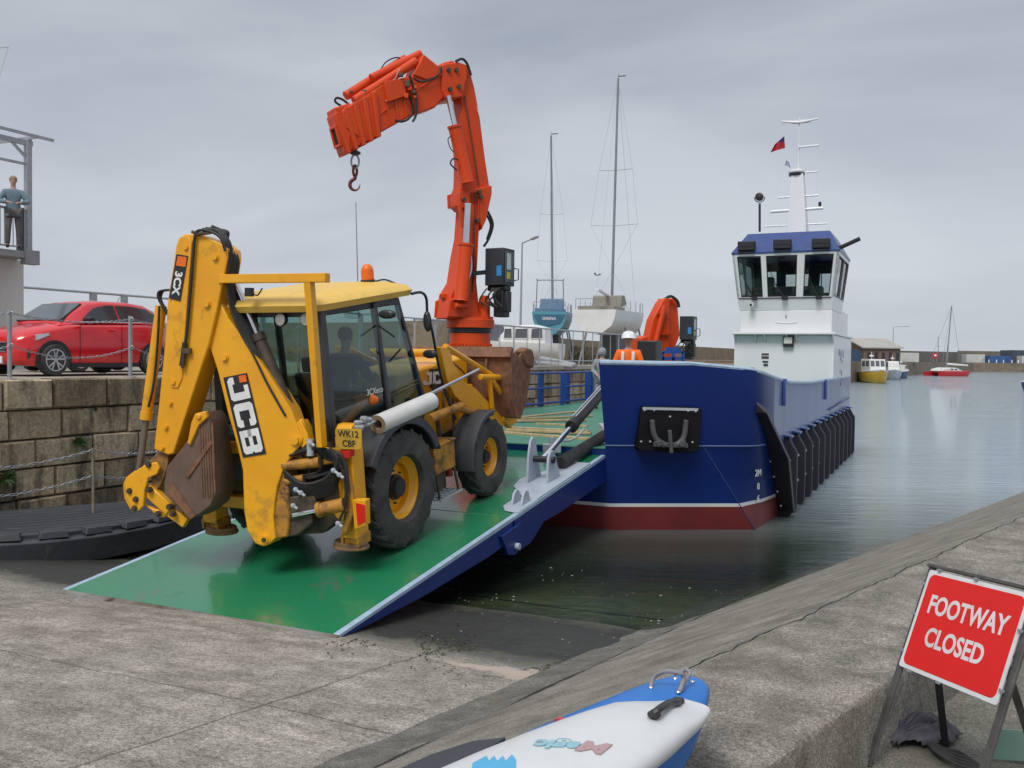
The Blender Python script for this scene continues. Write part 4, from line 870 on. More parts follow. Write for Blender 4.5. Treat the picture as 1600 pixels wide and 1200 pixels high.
# yellow guard post and beam behind the cab
b = MB(); gt, gb_ = T3(frame(J(-1.22, 0, 0), JF.to_3x3() @ V((0, -1, 0)), JF.to_3x3() @ V((0, 0, 1))), 0, [483, 438, 503, 698]); b.bar(gb_, gt, .095, .08, JF.to_3x3() @ V((0, 1, 0))); GP = b.build('guard_post', YEL, jcb, bevel=.008)
b = MB(); q = T3(frame(J(-1.22, 0, 0), JF.to_3x3() @ V((0, -1, 0)), JF.to_3x3() @ V((0, 0, 1))), 0, [512, 434, 345, 436]); b.bar(q[0], q[1], .09, .095, (0, 0, 1)); b.build('guard_beam', YEL, jcb, bevel=.006)
c = q[0].lerp(q[1], .72) - V((0, 0, .1)); b = MB(); b.tube([c, c - V((0, 0, .09))], .05, 12); b.tube(spl([c - V((0, 0, .02)), c + V((.08, 0, -.08)), c + V((.14, 0, 0))]), .008, 6); b.build('camera_unit', BLK, jcb)

# ---- digging arm, swung to the left behind the machine
AO = aty(430, 760, 10.05)
AF = frame(AO, (-.97, .22, 0))       # x to the left, y towards the viewer side, z up
def A3(t, pts): return T3(AF, t, pts)
BOOM = [345, 473, 356, 496, 395, 550, 417, 580, 455, 640, 467, 675, 473, 684, 471, 694, 455, 712, 442, 735, 433, 760, 429, 785, 427, 808, 431, 840, 422, 850, 410, 854, 398, 849, 386, 828, 381, 798, 379, 735, 370, 695, 355, 642, 340, 580, 327, 540, 323, 500, 330, 478]
arm = root('digging_arm', None, None, AO); arm.parent = jcb; arm.location = AO - JO
b = MB(); b.prism(AF, tr(AF, -.03, BOOM), -.03, -.27); boom = b.build('boom', YEL, arm, bevel=.012)
DIP = [275, 384, 279, 372, 288, 366, 310, 365, 345, 380, 354, 388, 355, 402, 340, 480, 327, 535, 271, 709, 262, 711, 240, 702, 249, 620, 257, 540, 262, 470]
b = MB(); b.prism(AF, tr(AF, .02, DIP), .02, -.30); dip = b.build('dipper', YEL, arm, bevel=.014)
b = MB()   # raised stiffener strip along the dipper front
b.prism(AF, tr(AF, .03, [278, 380, 283, 370, 294, 370, 300, 376, 296, 430, 289, 520, 285, 590, 278, 606, 268, 606, 264, 596, 266, 520, 270, 440]), .02, .034)
b.build('dipper_strip', YEL, dip, bevel=.005)
def pin(b, u, v, t, r): c = A3(t, [u, v])[0]; n_ = AF.to_3x3() @ V((0, 1, 0)); b.tube([c - n_ * .02, c + n_ * .012], r * 1.35, 16); b.tube([c, c + n_ * .035], r, 14)
b = MB()
for u, v, r_ in ((337, 402, .032), (324, 475, .036), (272, 597, .026), (267, 630, .02), (260, 667, .024), (254, 700, .022), (292, 387, .026)): pin(b, u, v, .02, r_)
parts(b, 'pin', YEL, dip, 2)
b = MB()
for u, v, r_ in ((352, 559, .032), (462, 689, .042)): pin(b, u, v, -.03, r_)
pin(b, 414, 843, -.03, .05); parts(b, 'pin', YEL, boom, 2)
b = MB(); pin(b, 414, 843, -.015, .025); b.build('pin_cap', GREASE, boom)
# decals
q = A3(-.024, [349, 590, 386, 582.5, 416, 709, 379.5, 715]); b = MB(); n_ = AF.to_3x3() @ V((0, 1, 0)); b.add([p + n_ * .001 for p in q] + [p + n_ * .0035 for p in q], [(0, 1, 2, 3), (4, 5, 6, 7), (0, 1, 5, 4), (1, 2, 6, 5), (2, 3, 7, 6), (3, 0, 4, 7)]); dc = b.build('decal', BLK, boom)
q = A3(-.019, [352.5, 591, 381, 711, 381.5, 585]); b = MB(); 
q = A3(-.019, [354, 592, 382.5, 711, 385.5, 584.5]); blockletters(b, 'JCB', (q[0], q[1], q[0] + (q[2] - q[0]) * .93), n_ * .003); b.build('lettering', WLET, dc)
q = A3(-.0175, [373, 587.5, 384, 585.5, 386, 596, 375, 598]); b = MB(); b.add([p for p in q] + [p + n_ * .004 for p in q], [(0, 1, 2, 3), (4, 5, 6, 7), (0, 1, 5, 4), (1, 2, 6, 5), (2, 3, 7, 6), (3, 0, 4, 7)]); b.build('badge', ORG, dc)
q = A3(.038, [276, 397, 294, 400, 282, 471, 264, 466]); b = MB(); b.add([p for p in q] + [p + n_ * .003 for p in q], [(0, 1, 2, 3), (4, 5, 6, 7), (0, 1, 5, 4), (1, 2, 6, 5), (2, 3, 7, 6), (3, 0, 4, 7)]); dc = b.build('decal', BLK, dip)
q = A3(.043, [278, 400, 292, 402, 290, 417, 275, 415]); b = MB(); b.add([p for p in q] + [p + n_ * .003 for p in q], [(0, 1, 2, 3), (4, 5, 6, 7), (0, 1, 5, 4), (1, 2, 6, 5), (2, 3, 7, 6), (3, 0, 4, 7)]); b.build('badge', ORG, dc)
q = A3(.044, [276.5, 442, 272, 470, 290, 443]); text('lettering', '3CX', quadM(q[0], q[1], q[2]), .088, WLET, dc, .0015, .05, sx=1.12)
# rams of the arm
def ram(name, par, t, u0, v0, u1, v1, k, rr0, rb0, mrod=CHR, mbar=BLK, tt=None):
    p, q_ = A3(t, [u0, v0])[0], A3(t if tt is None else tt, [u1, v1])[0]; m_ = p.lerp(q_, k)
    b = MB(); b.tube([p, m_], rr0, 14); b.build('ram_rod', mrod, par)
    b = MB(); b.tube([m_ - (q_ - m_) * .03, m_ + (q_ - m_) * .04], rb0 * 1.15, 16); b.tube([m_, q_], rb0, 16); b.build(name, mbar, par)
ram('boom_ram', boom, -.16, 354, 410, 468, 678, .44, .034, .072, mbar=GREASE)
ram('bucket_ram', dip, -.14, 217, 738, 252, 478, .34, .038, .062, mrod=mat('rod_grime', (.23, .2, .17), .4, .5), mbar=YEL)
b = MB(); q = A3(-.1, [470, 655, 481, 676, 484, 690, 478, 700, 470, 697, 462, 672]); b.tube([q[0], q[2]], .03, 8); b.prism(AF, tr(AF, -.1, [463, 664, 472, 655, 483, 676, 486, 690, 476, 700, 466, 690]), -.05, -.25); b.build('ram_lug', YEL, boom, bevel=.012)
b = MB()
b.tube(spl(A3(.055, [352, 392, 345, 372, 330, 362, 312, 360, 305, 368, 302, 400, 298, 450, 292, 520, 287, 550])), .017, 8)
b.tube(A3(.055, [289, 535, 284, 572]), .03, 8)
for k in range(7):
    o = k * 3.0
    b.tube(spl(A3(-.02 - .03 * k, [316 + o, 358 - k * (k % 3) * .5, 338 + o, 360 + (k * 5) % 7, 351 + (o * 1.3) % 9, 378, 358 + o * .8, 405, 356 + o * .8, 440, 360 + o, 480, 376 + o, 520, 396 + o, 555, 418 + o, 600, 446 + o * .6, 650])), .014, 8)
for k in range(4): b.tube(spl(A3(-.02 - .03 * k, [262 + k, 492, 249 + k, 470, 247 + k * 2, 458, 254 + k, 454, 268, 453])), .014, 6)
b.tube(spl(A3(.0, [249, 478, 246, 540, 240, 600, 232, 636])), .015, 6)
parts(b, 'hydraulic_hose', HOSE, arm)
b = MB(); b.tube(A3(.07, [285, 575, 288, 545]), .018, 6); b.cbox(A3(.06, [291, 548])[0], .1, .05, .06); b.tube(A3(.05, [300, 362, 310, 366, 330, 363]), .02, 6); parts(b, 'hose_clamp', GREASE, dip)
# linkage and digging bucket
b = MB(); b.prism(AF, tr(AF, .04, [195, 757, 200, 745, 217, 732, 232, 724, 244, 722, 249, 731, 245, 741, 231, 747, 226, 766, 224, 790, 216, 799, 206, 795, 197, 778]), .04, .0); b.prism(AF, tr(AF, -.3, [195, 757, 200, 745, 217, 732, 232, 724, 244, 722, 249, 731, 245, 741, 231, 747, 226, 766, 224, 790, 216, 799, 206, 795, 197, 778]), -.26, -.3); lk = b.build('tipping_link', YEL, arm, bevel=.01)
b = MB(); b.bar(*A3(-.05, [231, 763, 268, 797]), .10, .14); b.bar(*A3(-.06, [262, 795, 292, 817]), .08, .12); b.bar(*A3(-.25, [231, 763, 268, 797]), .06, .12); b.prism(AF, tr(AF, -.02, [224, 788, 240, 795, 262, 800, 256, 809, 245, 808, 236, 798]), -.02, -.08); b.build('bucket_link', YEL, arm, bevel=.012)
b = MB()
for u, v in ((203, 767), (213, 780), (211, 794), (233, 726), (233, 765), (265, 792), (270, 803), (247, 803)): pin(b, u, v, .035, .026)
parts(b, 'pin', GREASE, lk, 2)
b = MB(); b.prism(AF, tr(AF, -.1, [250, 706, 268, 709, 265, 735, 256, 755, 248, 768, 240, 745, 236, 722]), -.04, -.26); b.build('dipper_nose', mat('worn_yellow', (.5, .25, .03), .6, col2=(.13, .08, .05), nscale=7, bump=.002), arm, bevel=.01)
BKP = [258, 752, 263, 728, 288, 697, 306, 670, 311, 650, 320, 643, 329, 655, 333, 692, 339, 742, 340, 768, 331, 790, 316, 802, 301, 810, 286, 800, 258, 772]
pb = tr(AF, .06, BKP); cc = V((sum(a for a, _ in pb) / len(pb), sum(c for _, c in pb) / len(pb)))
MUD = mat('muddy_steel', (.17, .105, .075), .8, .1, col2=(.105, .07, .055), nscale=4, grime=(.27, .19, .12), gscale=3, gpos=.55, gamt=.5, bump=.002, bscale=25, streak=2)
b = MB(); rings = []
for t, k in ((.07, .0), (.085, .0), (.07, 1), (-.30, 1), (-.32, .96)):
    rings.append([AF @ V((cc.x + (a - cc.x) * (1 if k == 1 else .96 if k else .97), t, cc.y + (c - cc.y) * (1 if k == 1 else .96 if k else .97))) for a, c in pb])
b.loft(rings[1:]); dbk = b.build('digging_bucket', MUD, arm, bevel=.006)
b = MB(); b.bar(*A3(.09, [332, 660, 337, 768]), .02, .05); b.bar(*A3(.095, [292, 745, 330, 690]), .015, .05)
for k in range(5): b.bar(*A3(.088, [312 + 4 * k, 665 + 3 * k, 317 + 4 * k, 778]), .012, .018)
b.prism(AF, tr(AF, .1, [268, 752, 305, 806, 298, 812, 262, 770]), .085, .11)
parts(b, 'wear_plate', RUST, dbk, bevel=.004)
b = MB(); b.prism(AF, tr(AF, .1, [294, 692, 300, 660, 306, 646, 322, 642, 325, 652, 312, 664, 298, 696]), .06, .12); pin(b, 312, 651, .11, .03); b.build('bucket_lug', YEL, dbk, bevel=.01)
# slewing post, carriage and the jumble of hoses
b = MB()
b.prism(AF, tr(AF, -.1, [428, 742, 452, 735, 455, 800, 452, 838, 428, 842]), -.06, -.36)
b.prism(AF, tr(AF, -.2, [528, 720, 545, 718, 556, 760, 557, 800, 548, 830, 536, 838, 545, 790, 540, 745]), -.1, -.45)
b.prism(AF, tr(AF, -.2, [455, 712, 500, 700, 532, 706, 540, 720, 500, 728, 450, 735]), -.12, -.4)
KP = b.build('slew_carriage', YELD, jcb, bevel=.02)
b = MB(); b.prism(AF, tr(AF, -.25, [440, 700, 530, 700, 545, 740, 545, 800, 500, 835, 435, 838]), -.3, -.5); b.prism(AF, tr(AF, -.15, [452, 775, 495, 770, 500, 792, 470, 812, 440, 810]), -.08, -.3); b.prism(AF, tr(AF, -.15, [430, 805, 490, 800, 492, 815, 470, 835, 455, 838, 432, 830]), -.1, -.3); parts(b, 'slew_casting', GREASE, KP, bevel=.02)
b = MB(); p0, p1, p2 = A3(-.06, [458, 805, 497, 797, 538, 788]); b.tube([p0, p1], .026, 12); b.build('ram_rod', CHR, KP)
b = MB(); b.tube([p1, p2], .075, 14); b.tube([p1, p1.lerp(p2, .15)], .088, 14); b.tube(A3(-.08, [443, 728, 500, 722]), .06, 12); b.tube(A3(-.08, [447, 752, 475, 748]), .05, 12); parts(b, 'slew_ram', YELD, KP)
b = MB(); rnd = random.Random(11)
for k in range(9): 
    v = 740 + 6 * k
    b.tube(spl(A3(-.02 - .012 * k, [445, 736 + 3 * k, 470, 755 + 3 * k, 500, 752 + 3 * k, 520, 736 + 4 * k, 528 + rnd.uniform(-4, 4), 716 + 3 * k, 515, 700 + k])), .019, 8)
for k in range(6): b.tube(spl(A3(-.03 - .02 * k, [452, 712 - 3 * k, 480, 703 - 2 * k, 505, 700 + 3 * k, 522, 712 + 2 * k, 535, 735, 540, 765, 538, 795, 528, 815])), .013, 8)
for k in range(6): b.tube(spl(A3(-.1, [455 + rnd.uniform(0, 60), 700 + rnd.uniform(0, 12), 470 + rnd.uniform(0, 50), 712, 480 + rnd.uniform(0, 40), 735, 440 + rnd.uniform(0, 50), 748])), .013, 6)
b.tube(spl(A3(-.05, [520, 706, 534, 712, 542, 740, 541, 775, 536, 800])), .022, 8)
parts(b, 'hydraulic_hose', HOSE, KP)
b = MB()
for u, v in ((521, 735), (530, 742), (485, 692), (470, 770), (462, 765), (528, 818), (458, 790)): c = A3(-.0, [u, v])[0]; b.ball(c, .03, n=8); b.tube([c, c + V((.05, -.02, -.03))], .016, 8)
b.tube(A3(-.05, [485, 686, 485, 712]), .04, 10); parts(b, 'hose_fitting', STEEL, KP)
# ================================================================ the landing craft
def SP(l, s, z): return W(s, l - 6.95, z)
SR = V(vs_root.location)
def track_marks(m):
    t = m.node_tree; n = t.nodes; L = t.links.new; b = n['Principled BSDF']; src = b.inputs['Base Color'].links[0].from_socket
    def mth(op, a, c=None, d=None):
        x = n.new('ShaderNodeMath'); x.operation = op
        for i, q in enumerate((a, c, d)):
            if q is None: continue
            if isinstance(q, (int, float)): x.inputs[i].default_value = q
            else: L(q, x.inputs[i])
        return x.outputs[0]
    tc = n.new('ShaderNodeTexCoord'); sp = n.new('ShaderNodeSeparateXYZ'); L(tc.outputs['Object'], sp.inputs[0])
    lat = mth('ADD', mth('MULTIPLY', sp.outputs[0], CH), mth('MULTIPLY', sp.outputs[1], -SH)); lon = mth('ADD', mth('MULTIPLY', sp.outputs[0], SH), mth('MULTIPLY', sp.outputs[1], CH))
    nz = n.new('ShaderNodeTexNoise'); nz.inputs['Scale'].default_value = 2.2; nz.inputs['Detail'].default_value = 9; nz.inputs['Roughness'].default_value = .75; L(tc.outputs['Object'], nz.inputs['Vector'])
    out = None
    for c, sg in ((-.83, 1), (.99, -1)):
        d = mth('ABSOLUTE', mth('SUBTRACT', lat, c)); band = mth('LESS_THAN', mth('ADD', d, mth('MULTIPLY', nz.outputs[0], .1)), .25)
        lug = mth('GREATER_THAN', mth('SINE', mth('ADD', mth('MULTIPLY', lon, 26.0), mth('MULTIPLY', d, 30.0))), -.35)
        k = mth('MULTIPLY', band, mth('MULTIPLY', lug, mth('GREATER_THAN', nz.outputs[0], .50))); out = k if out is None else mth('MAXIMUM', out, k)
    out = mth('MULTIPLY', out, .42)
    mi = n.new('ShaderNodeMix'); mi.data_type = 'RGBA'; L(out, mi.inputs[0]); L(src, mi.inputs[6]); mi.inputs[7].default_value = (.12, .125, .10, 1); L(mi.outputs[2], b.inputs['Base Color'])
track_marks(GRN)
REDH = mat('antifouling_red', (.20, .026, .026), .45, col2=(.16, .022, .022), nscale=2, grime=(.06, .03, .02), gscale=2, gpos=.6, streak=2)
WHS = mat('ship_white', (.74, .755, .77), .32, nscale=.8, col2=(.69, .705, .72), coat=.2, grime=(.52, .50, .46), gscale=1.2, gpos=.66, gamt=.35, streak=4)
NSIDE = mat('navy_side_sheen', (.03, .07, .24), .34, scr=(.25, .28, .36), scrs=3, scrp=.64, col2=(.06, .10, .27), nscale=1.2, coat=.4, grime=(.16, .19, .30), gscale=1.6, gpos=.56, gamt=.55, streak=9, bump=.002, bscale=2)  # hull navy lightened for the sky it reflects; pale rub streaks are real
LV = {-1.2: [(1.9, 15.5), (3.9, 16.9), (4.05, 17.6), (4.12, 18.2), (4.2, 18.8)], 0: [(1.9, 14.93), (4.06, 16.15), (4.12, 17.0), (4.16, 17.6), (4.2, 18.1)],
      1.47: [(1.9, 14.5), (3.33, 15.31), (3.98, 15.69), (4.13, 15.86), (4.2, 16.15)], 2.84: [(1.9, 14.12), (3.2, 14.93), (3.92, 15.36), (4.1, 15.54), (4.2, 15.85)]}
def lev(z):
    ks = sorted(LV)
    for a, b_ in zip(ks, ks[1:]):
        if a <= z <= b_: t = (z - a) / (b_ - a); return [(p[0] + (q[0] - p[0]) * t, p[1] + (q[1] - p[1]) * t) for p, q in zip(LV[a], LV[b_])]
    return LV[ks[-1]]
SIDE_S = [18.9, 20, 22, 25, 28, 31.6]
def topz(l, s):
    if s < 15: return 2.84
    for a, b_, za, zb in ((15, 15.4, 2.82, 2.76), (15.4, 15.9, 2.76, 2.69), (15.9, 17.5, 2.69, 2.56), (17.5, 19, 2.56, 2.47), (19, 22, 2.47, 2.41)):
        if a <= s < b_: return za + (zb - za) * (s - a) / (b_ - a)
    return 2.41
zs = [-1.2, 0, .41, .47, 1.0, 1.40]
b = MB(); rings = []
for z in zs:
    h = lev(z); port = h + [(4.2, s) for s in SIDE_S] + [(4.1, 32.0)]
    rings.append([SP(l, s, z) for l, s in port] + [SP(-l, s, z) for l, s in port[::-1]])
n = len(rings[0])
for j in range(len(rings) - 1):
    b.cur = {0: 1, 1: 1, 2: 2}.get(j, 0)
    vs2 = rings[j] + rings[j + 1]
    for i in range(n):
        p = [rings[j][i], rings[j][(i + 1) % n], rings[j + 1][(i + 1) % n], rings[j + 1][i]]
        b.cur = {0: 1, 1: 1, 2: 2}.get(j, 3 if 5 <= i < 11 or n - 13 <= i < n - 6 else 0)
        b.add(p, [(0, 1, 2, 3)])
b.cur = 0; b.add(rings[-1], [list(range(n))]); b.add(rings[0], [list(range(n))])
hull = b.build('hull', [NAVY, REDH, WHS, NSIDE], vs_root, sharp=22)
bm = bmesh.new(); bm.from_mesh(hull.data); bmesh.ops.remove_doubles(bm, verts=bm.verts, dist=.0005); bmesh.ops.recalc_face_normals(bm, faces=bm.faces)
for e_ in bm.edges: e_.smooth = len(e_.link_faces) == 2 and e_.calc_face_angle(0) < R(30)
bm.to_mesh(hull.data); bm.free()
b = MB(); h = lev(1.42); port = [(1.87, 14.52)] + [(l - .1, s + .1) for l, s in h[1:]] + [(4.1, 31.9)]
b.plan(Matrix.Identity(4), [SP(l, s, 0).xy[:] for l, s in port] + [SP(-l, s, 0).xy[:] for l, s in port[::-1]], 1.41, 1.425); b.build('deck', DECKG, vs_root)
# bulwarks with a capping rail coloured lighter for the light its edge catches
for sg in (1, -1):
    h1, h2, h0 = lev(1.47), LV[2.84], lev(1.40); sides = [17.0, 18.0, 18.9, 20, 22, 25, 28, 31.6] if sg > 0 else [17.0, 18.0]; end = [(4.1, 32.0)] if sg > 0 else []
    o0 = h0 + [(4.2, s) for s in sides] + end; o1 = h1 + [(4.2, s) for s in sides] + end; o2 = h2 + [(4.2, s) for s in sides] + end
    b = MB(); N_ = len(o0)
    def inn(o): return [(l - (.0 if i == 0 else .07 if i > 2 else .04), s + (.08 if i < 4 else 0)) for i, (l, s) in enumerate(o)]
    V0 = [SP(sg * l, s, 1.40) for l, s in o0]; V1 = [SP(sg * l, s, 1.47) for l, s in o1]; V2 = [SP(sg * l, s, topz(l, s)) for l, s in o2]
    I2 = [SP(sg * l, s, topz(l, s)) for l, s in inn(o2)]; I0 = [SP(sg * l, s, 1.42) for l, s in inn(o1)]
    for i in range(N_ - 1):
        b.cur = 1 if i >= 5 else 0
        for A, B in ((V0, V1), (V1, V2), (V2, I2), (I2, I0)): b.add([A[i], A[i + 1], B[i + 1], B[i]], [(0, 1, 2, 3)])
    b.cur = 0; b.add([V0[0], V1[0], V2[0], I2[0], I0[0]], [(0, 1, 2, 3, 4)])
    o = b.build('bulwark', [NAVY, NSIDE], vs_root)
    bm = bmesh.new(); bm.from_mesh(o.data); bmesh.ops.remove_doubles(bm, verts=bm.verts, dist=.0005); bmesh.ops.recalc_face_normals(bm, faces=bm.faces)
    for e_ in bm.edges: e_.smooth = len(e_.link_faces) == 2 and e_.calc_face_angle(0) < R(30)
    bm.to_mesh(o.data); bm.free()
    b = MB(); mid = [(p + q) / 2 for p, q in zip(V2, I2)]; b.tube(mid, [.045] * len(mid), 10); b.build('capping_rail', LBL, o)
    b = MB(); b.tube([p + V((0, 0, 0)) for p in V1[:5]], .012, 6); b.build('weld_line', mat('weld_paint', (.12, .18, .34), .4), o)
    b = MB(); b.tube([SP(sg * lev(z)[1][0], lev(z)[1][1], z) for z in lin(1.47, -.2, 8)], .009, 6); b.build('chine_weld', mat('weld_paint2', (.03, .06, .2), .4), hull)
    for s in lin(19.5, 30.5, 9):
        if sg < 0: continue
        b = MB(); b.prism(SHIP, [(s, 1.43), (s + .02, 1.43), (s + .02, topz(4, s) - .05), (s, topz(4, s) - .05)], sg * 4.13 - 6.95, sg * 3.9 - 6.95) ; b.build('stanchion', NAVY, o)
# stern transom bulwark
b = MB(); b.box(SHIP, 31.9, 32.0, -4.1 - 6.95, 4.1 - 6.95, 1.42, 2.41); b.build('stern_bulwark', NAVY, vs_root)
# plate and rub details on the side
b = MB()
for px in (1226, 1302): 
    c = aty(px, 597, 17.6 if px < 1240 else 25.2)
for s, dz in ((17.9, 0), (24.6, 0)): b.box(SHIP, s, s + .14, 4.2 - 6.95, 4.26 - 6.95, topz(4, s) - .48, topz(4, s) + .03)
parts(b, 'fairlead', NSIDE, vs_root, bevel=.01)
b = MB(); b.tube([SP(4.235, 25.5, 1.62), SP(4.235, 31, 1.75)], .02, 6); b.build('hand_rail', NAVY, vs_root)
# fenders
FM = mat('fender_rubber', (.012, .013, .018), .5, col2=(.018, .019, .024), nscale=3, bump=.001, bscale=20, grime=(.04, .045, .045), gscale=2, gpos=.6, gamt=.5, streak=4)
def fender_mesh(s, z0, z1, dep=.25, th=.12, lean=0):
    b = MB(); P = [(4.19, z1), (4.19 + dep * .35, z1 - .02), (4.19 + dep, z1 - .3), (4.19 + dep, z0 + .22), (4.19 + dep * .6, z0), (4.19, z0)]
    r = [[SP(l, s + dx + lean * (z1 - z) / (z1 - z0), z) for l, z in P] for dx in (0, th)]
    b.loft(r); return b
for k in range(12):
    s = 18.25 + 1.13 * k; f_ = fender_mesh(s, -.12, 1.46).build('fender', FM, vs_root, bevel=.018)
    b = MB(); b.tube([SP(4.3, s - .03, 1.0), SP(4.3, s + .23, 1.0)], .03, 8); b.tube([SP(4.3, s - .03, .5), SP(4.3, s + .23, .5)], .03, 8); parts(b, 'fender_bolt', STEEL, f_)
    b = MB(); b.loft([[SP(4.19, s - .05, 1.49), SP(4.34, s - .05, 1.47), SP(4.34, s + .25, 1.47), SP(4.19, s + .25, 1.49)], [SP(4.19, s - .05, 1.46), SP(4.34, s - .05, 1.44), SP(4.34, s + .25, 1.44), SP(4.19, s + .25, 1.46)]]); b.build('fender_cap', NSIDE, f_)
b = MB()
for t0, t1 in ((0, 1),):
    A = SP(3.98, 15.75, 2.2); Bm = SP(4.2, 16.6, 1.2); B = SP(4.16, 17.75, .02); dn = W(0, 1, 0) - W(0, 0, 0); ds = W(1, 0, 0) - W(0, 0, 0)
    dn2 = (dn - ds * .35).normalized()
    for q, dp in ((A, .05), (A - V((0, 0, .2)), .34)): pass
    rg = []
    for c, dp in ((A + V((0, 0, .1)), .06), (A - V((0, 0, .16)), .34), (Bm, .36), (B + V((0, 0, .1)), .34), (B - V((0, 0, .15)), .1)):
        rg.append([c - dn2 * .12, c + dn2 * dp, c + dn2 * dp + ds * .22, c - dn2 * .12 + ds * .26])
    b.loft(rg)
bf = b.build('bow_fender', FM, vs_root, bevel=.02)
b = MB()
for t in lin(.08, .9, 6): c = (A - ds * .004).lerp(B, t) + dn2 * .14 + V((0, 0, .0)); b.ball(c - ds * .01 , .025, n=6)
parts(b, 'bolt_head', STEEL, bf)
# draught marks
o_ = SP(4.03, 16.15, 1.0)
for i, (u, v, tx) in enumerate(((1187, 738, '2M'), (1187, 759, '8'), (1187, 778, '6'), (1188, 795, '4'))):
    c = aty(u, v, 15.95 + .12 * i); x_ = (SP(4.15, 16.9, 1) - SP(3.85, 16.0, 1)).normalized()
    text('draught_mark', tx, quadM(c - W(1, 0, 0) * 0 - (W(1, 0, 0) - W(0, 0, 0)) * .12, c + x_ - (W(1, 0, 0) - W(0, 0, 0)) * .12, c + V((0, 0, 1)) - (W(1, 0, 0) - W(0, 0, 0)) * .12), .12, WHS, hull, .004, .01)
# anchor in its black pocket
fo = SP(1.9, 14.42, 0); FF = frame(fo, SP(3.95, 15.66, 0) - fo)
b = MB(); q = tr(FF, -.1, [1001, 637, 1006, 634, 1091, 636, 1095, 640, 1090, 702, 1085, 707, 998, 704, 994, 699]); b.prism(FF, q, -.16, .5); AK = b.build('anchor_plate', mat('pocket_black', (.006, .006, .008), .6, spec=.2), vs_root, bevel=.015)
b = MB(); q = tr(FF, -.16, [1004, 636, 1004, 640, 1090, 642, 1091, 638]); b.prism(FF, q, -.175, -.15); b.build('anchor_plate_edge', STEEL, AK)
for u, v in ((1007, 641), (1022, 641), (1075, 642), (1087, 643), (1002, 690), (1016, 690), (1082, 691), (1047, 651)):
    c = T3(FF, -.17, [u, v])[0]; b = MB(); b.ball(c, .02, n=6); b.build('bolt_head', STEEL, AK)
ANC = mat('anchor_steel', (.10, .105, .11), .55, .4, nscale=8, bump=.003, bscale=30)
b = MB()
for fl in ([1019, 656, 1021, 675, 1027, 688, 1040, 696], [1072, 656, 1070, 675, 1066, 688, 1056, 696]): b.tube(spl(T3(FF, -.24, fl)), [.045 + .012 * (i / 18) for i in range(19)], 8)
b.bar(*T3(FF, -.24, [1021, 694, 1074, 696]), .09, .08); b.bar(*T3(FF, -.29, [1046, 672, 1049, 708]), .06, .08); b.bar(*T3(FF, -.24, [1027, 688, 1030, 697]), .14, .1); b.bar(*T3(FF, -.24, [1066, 688, 1064, 698]), .14, .1)
b.build('anchor', ANC, AK, bevel=.01)

# ---- wheelhouse
def holed(b, q, holes, th):
    """wall panel on corner points q (p00,p10,p11,p01) with rectangular holes (u0,u1,v0,v1); th = thickness vector"""
    q = [V(p) for p in q]; th = V(th)
    def P(u, v): return q[0] * (1 - u) * (1 - v) + q[1] * u * (1 - v) + q[2] * u * v + q[3] * (1 - u) * v
    us = sorted({0, 1} | {h[0] for h in holes} | {h[1] for h in holes}); vs = sorted({0, 1} | {h[2] for h in holes} | {h[3] for h in holes})
    def solid(i, j):
        if not (0 <= i < len(us) - 1 and 0 <= j < len(vs) - 1): return False
        cu, cv = (us[i] + us[i + 1]) / 2, (vs[j] + vs[j + 1]) / 2
        return not any(h[0] < cu < h[1] and h[2] < cv < h[3] for h in holes)
    for i in range(len(us) - 1):
        for j in range(len(vs) - 1):
            if not solid(i, j): continue
            c = [P(us[i], vs[j]), P(us[i + 1], vs[j]), P(us[i + 1], vs[j + 1]), P(us[i], vs[j + 1])]; d = [p + th for p in c]
            b.add(c, [(0, 1, 2, 3)]); b.add(d, [(0, 1, 2, 3)])
            for k, (di, dj) in enumerate(((0, -1), (1, 0), (0, 1), (-1, 0))):
                if not solid(i + di, j + dj): b.add([c[k], c[(k + 1) % 4], d[(k + 1) % 4], d[k]], [(0, 1, 2, 3)])
    return P
def weld(o, sharp=30):
    bm = bmesh.new(); bm.from_mesh(o.data); bmesh.ops.remove_doubles(bm, verts=bm.verts, dist=.0005); bmesh.ops.recalc_face_normals(bm, faces=bm.faces)
    for e_ in bm.edges: e_.smooth = len(e_.link_faces) == 2 and e_.calc_face_angle(0) < R(sharp)
    bm.to_mesh(o.data); bm.free(); return o
b = MB(); b.box(SHIP, 26.6, 31.75, 1.5 - 6.95, 4.195 - 6.95, 1.43, 3.62); house = b.build('deckhouse', WHS, vs_root, bevel=.03)
b = MB(); b.box(SHIP, 26.35, 31.8, 1.47 - 6.95, 4.25 - 6.95, 3.62, 3.68); b.build('ledge', WHS, house, bevel=.01)
for l in (1.52, 2.1, 2.35, 2.95, 3.2, 4.16):
    b = MB(); b.prism(SHIP, [(26.6, 3.62), (26.38, 3.62), (26.6, 3.38)], l - 6.95, l + .03 - 6.95); b.build('ledge_bracket', WHS, house)
b = MB(); b.box(SHIP, 26.72, 29.2, 1.62 - 6.95, 4.12 - 6.95, 3.68, 4.3); b.build('upper_house', WHS, house, bevel=.02)
b = MB(); b.box(SHIP, 29.2, 31.2, 2.6 - 6.95, 4.12 - 6.95, 3.68, 4.42); b.build('funnel_casing', WHS, house, bevel=.04)
WHI = [(1.62, 26.72, 4.3), (4.12, 26.72, 4.3)]
z0, z1 = 4.64, 5.86
bf_, tf_ = 26.62, 26.38      # front face leans forward
def C(l, s, z): return SP(l, s, z)
b = MB()     # flared skirt under the windows
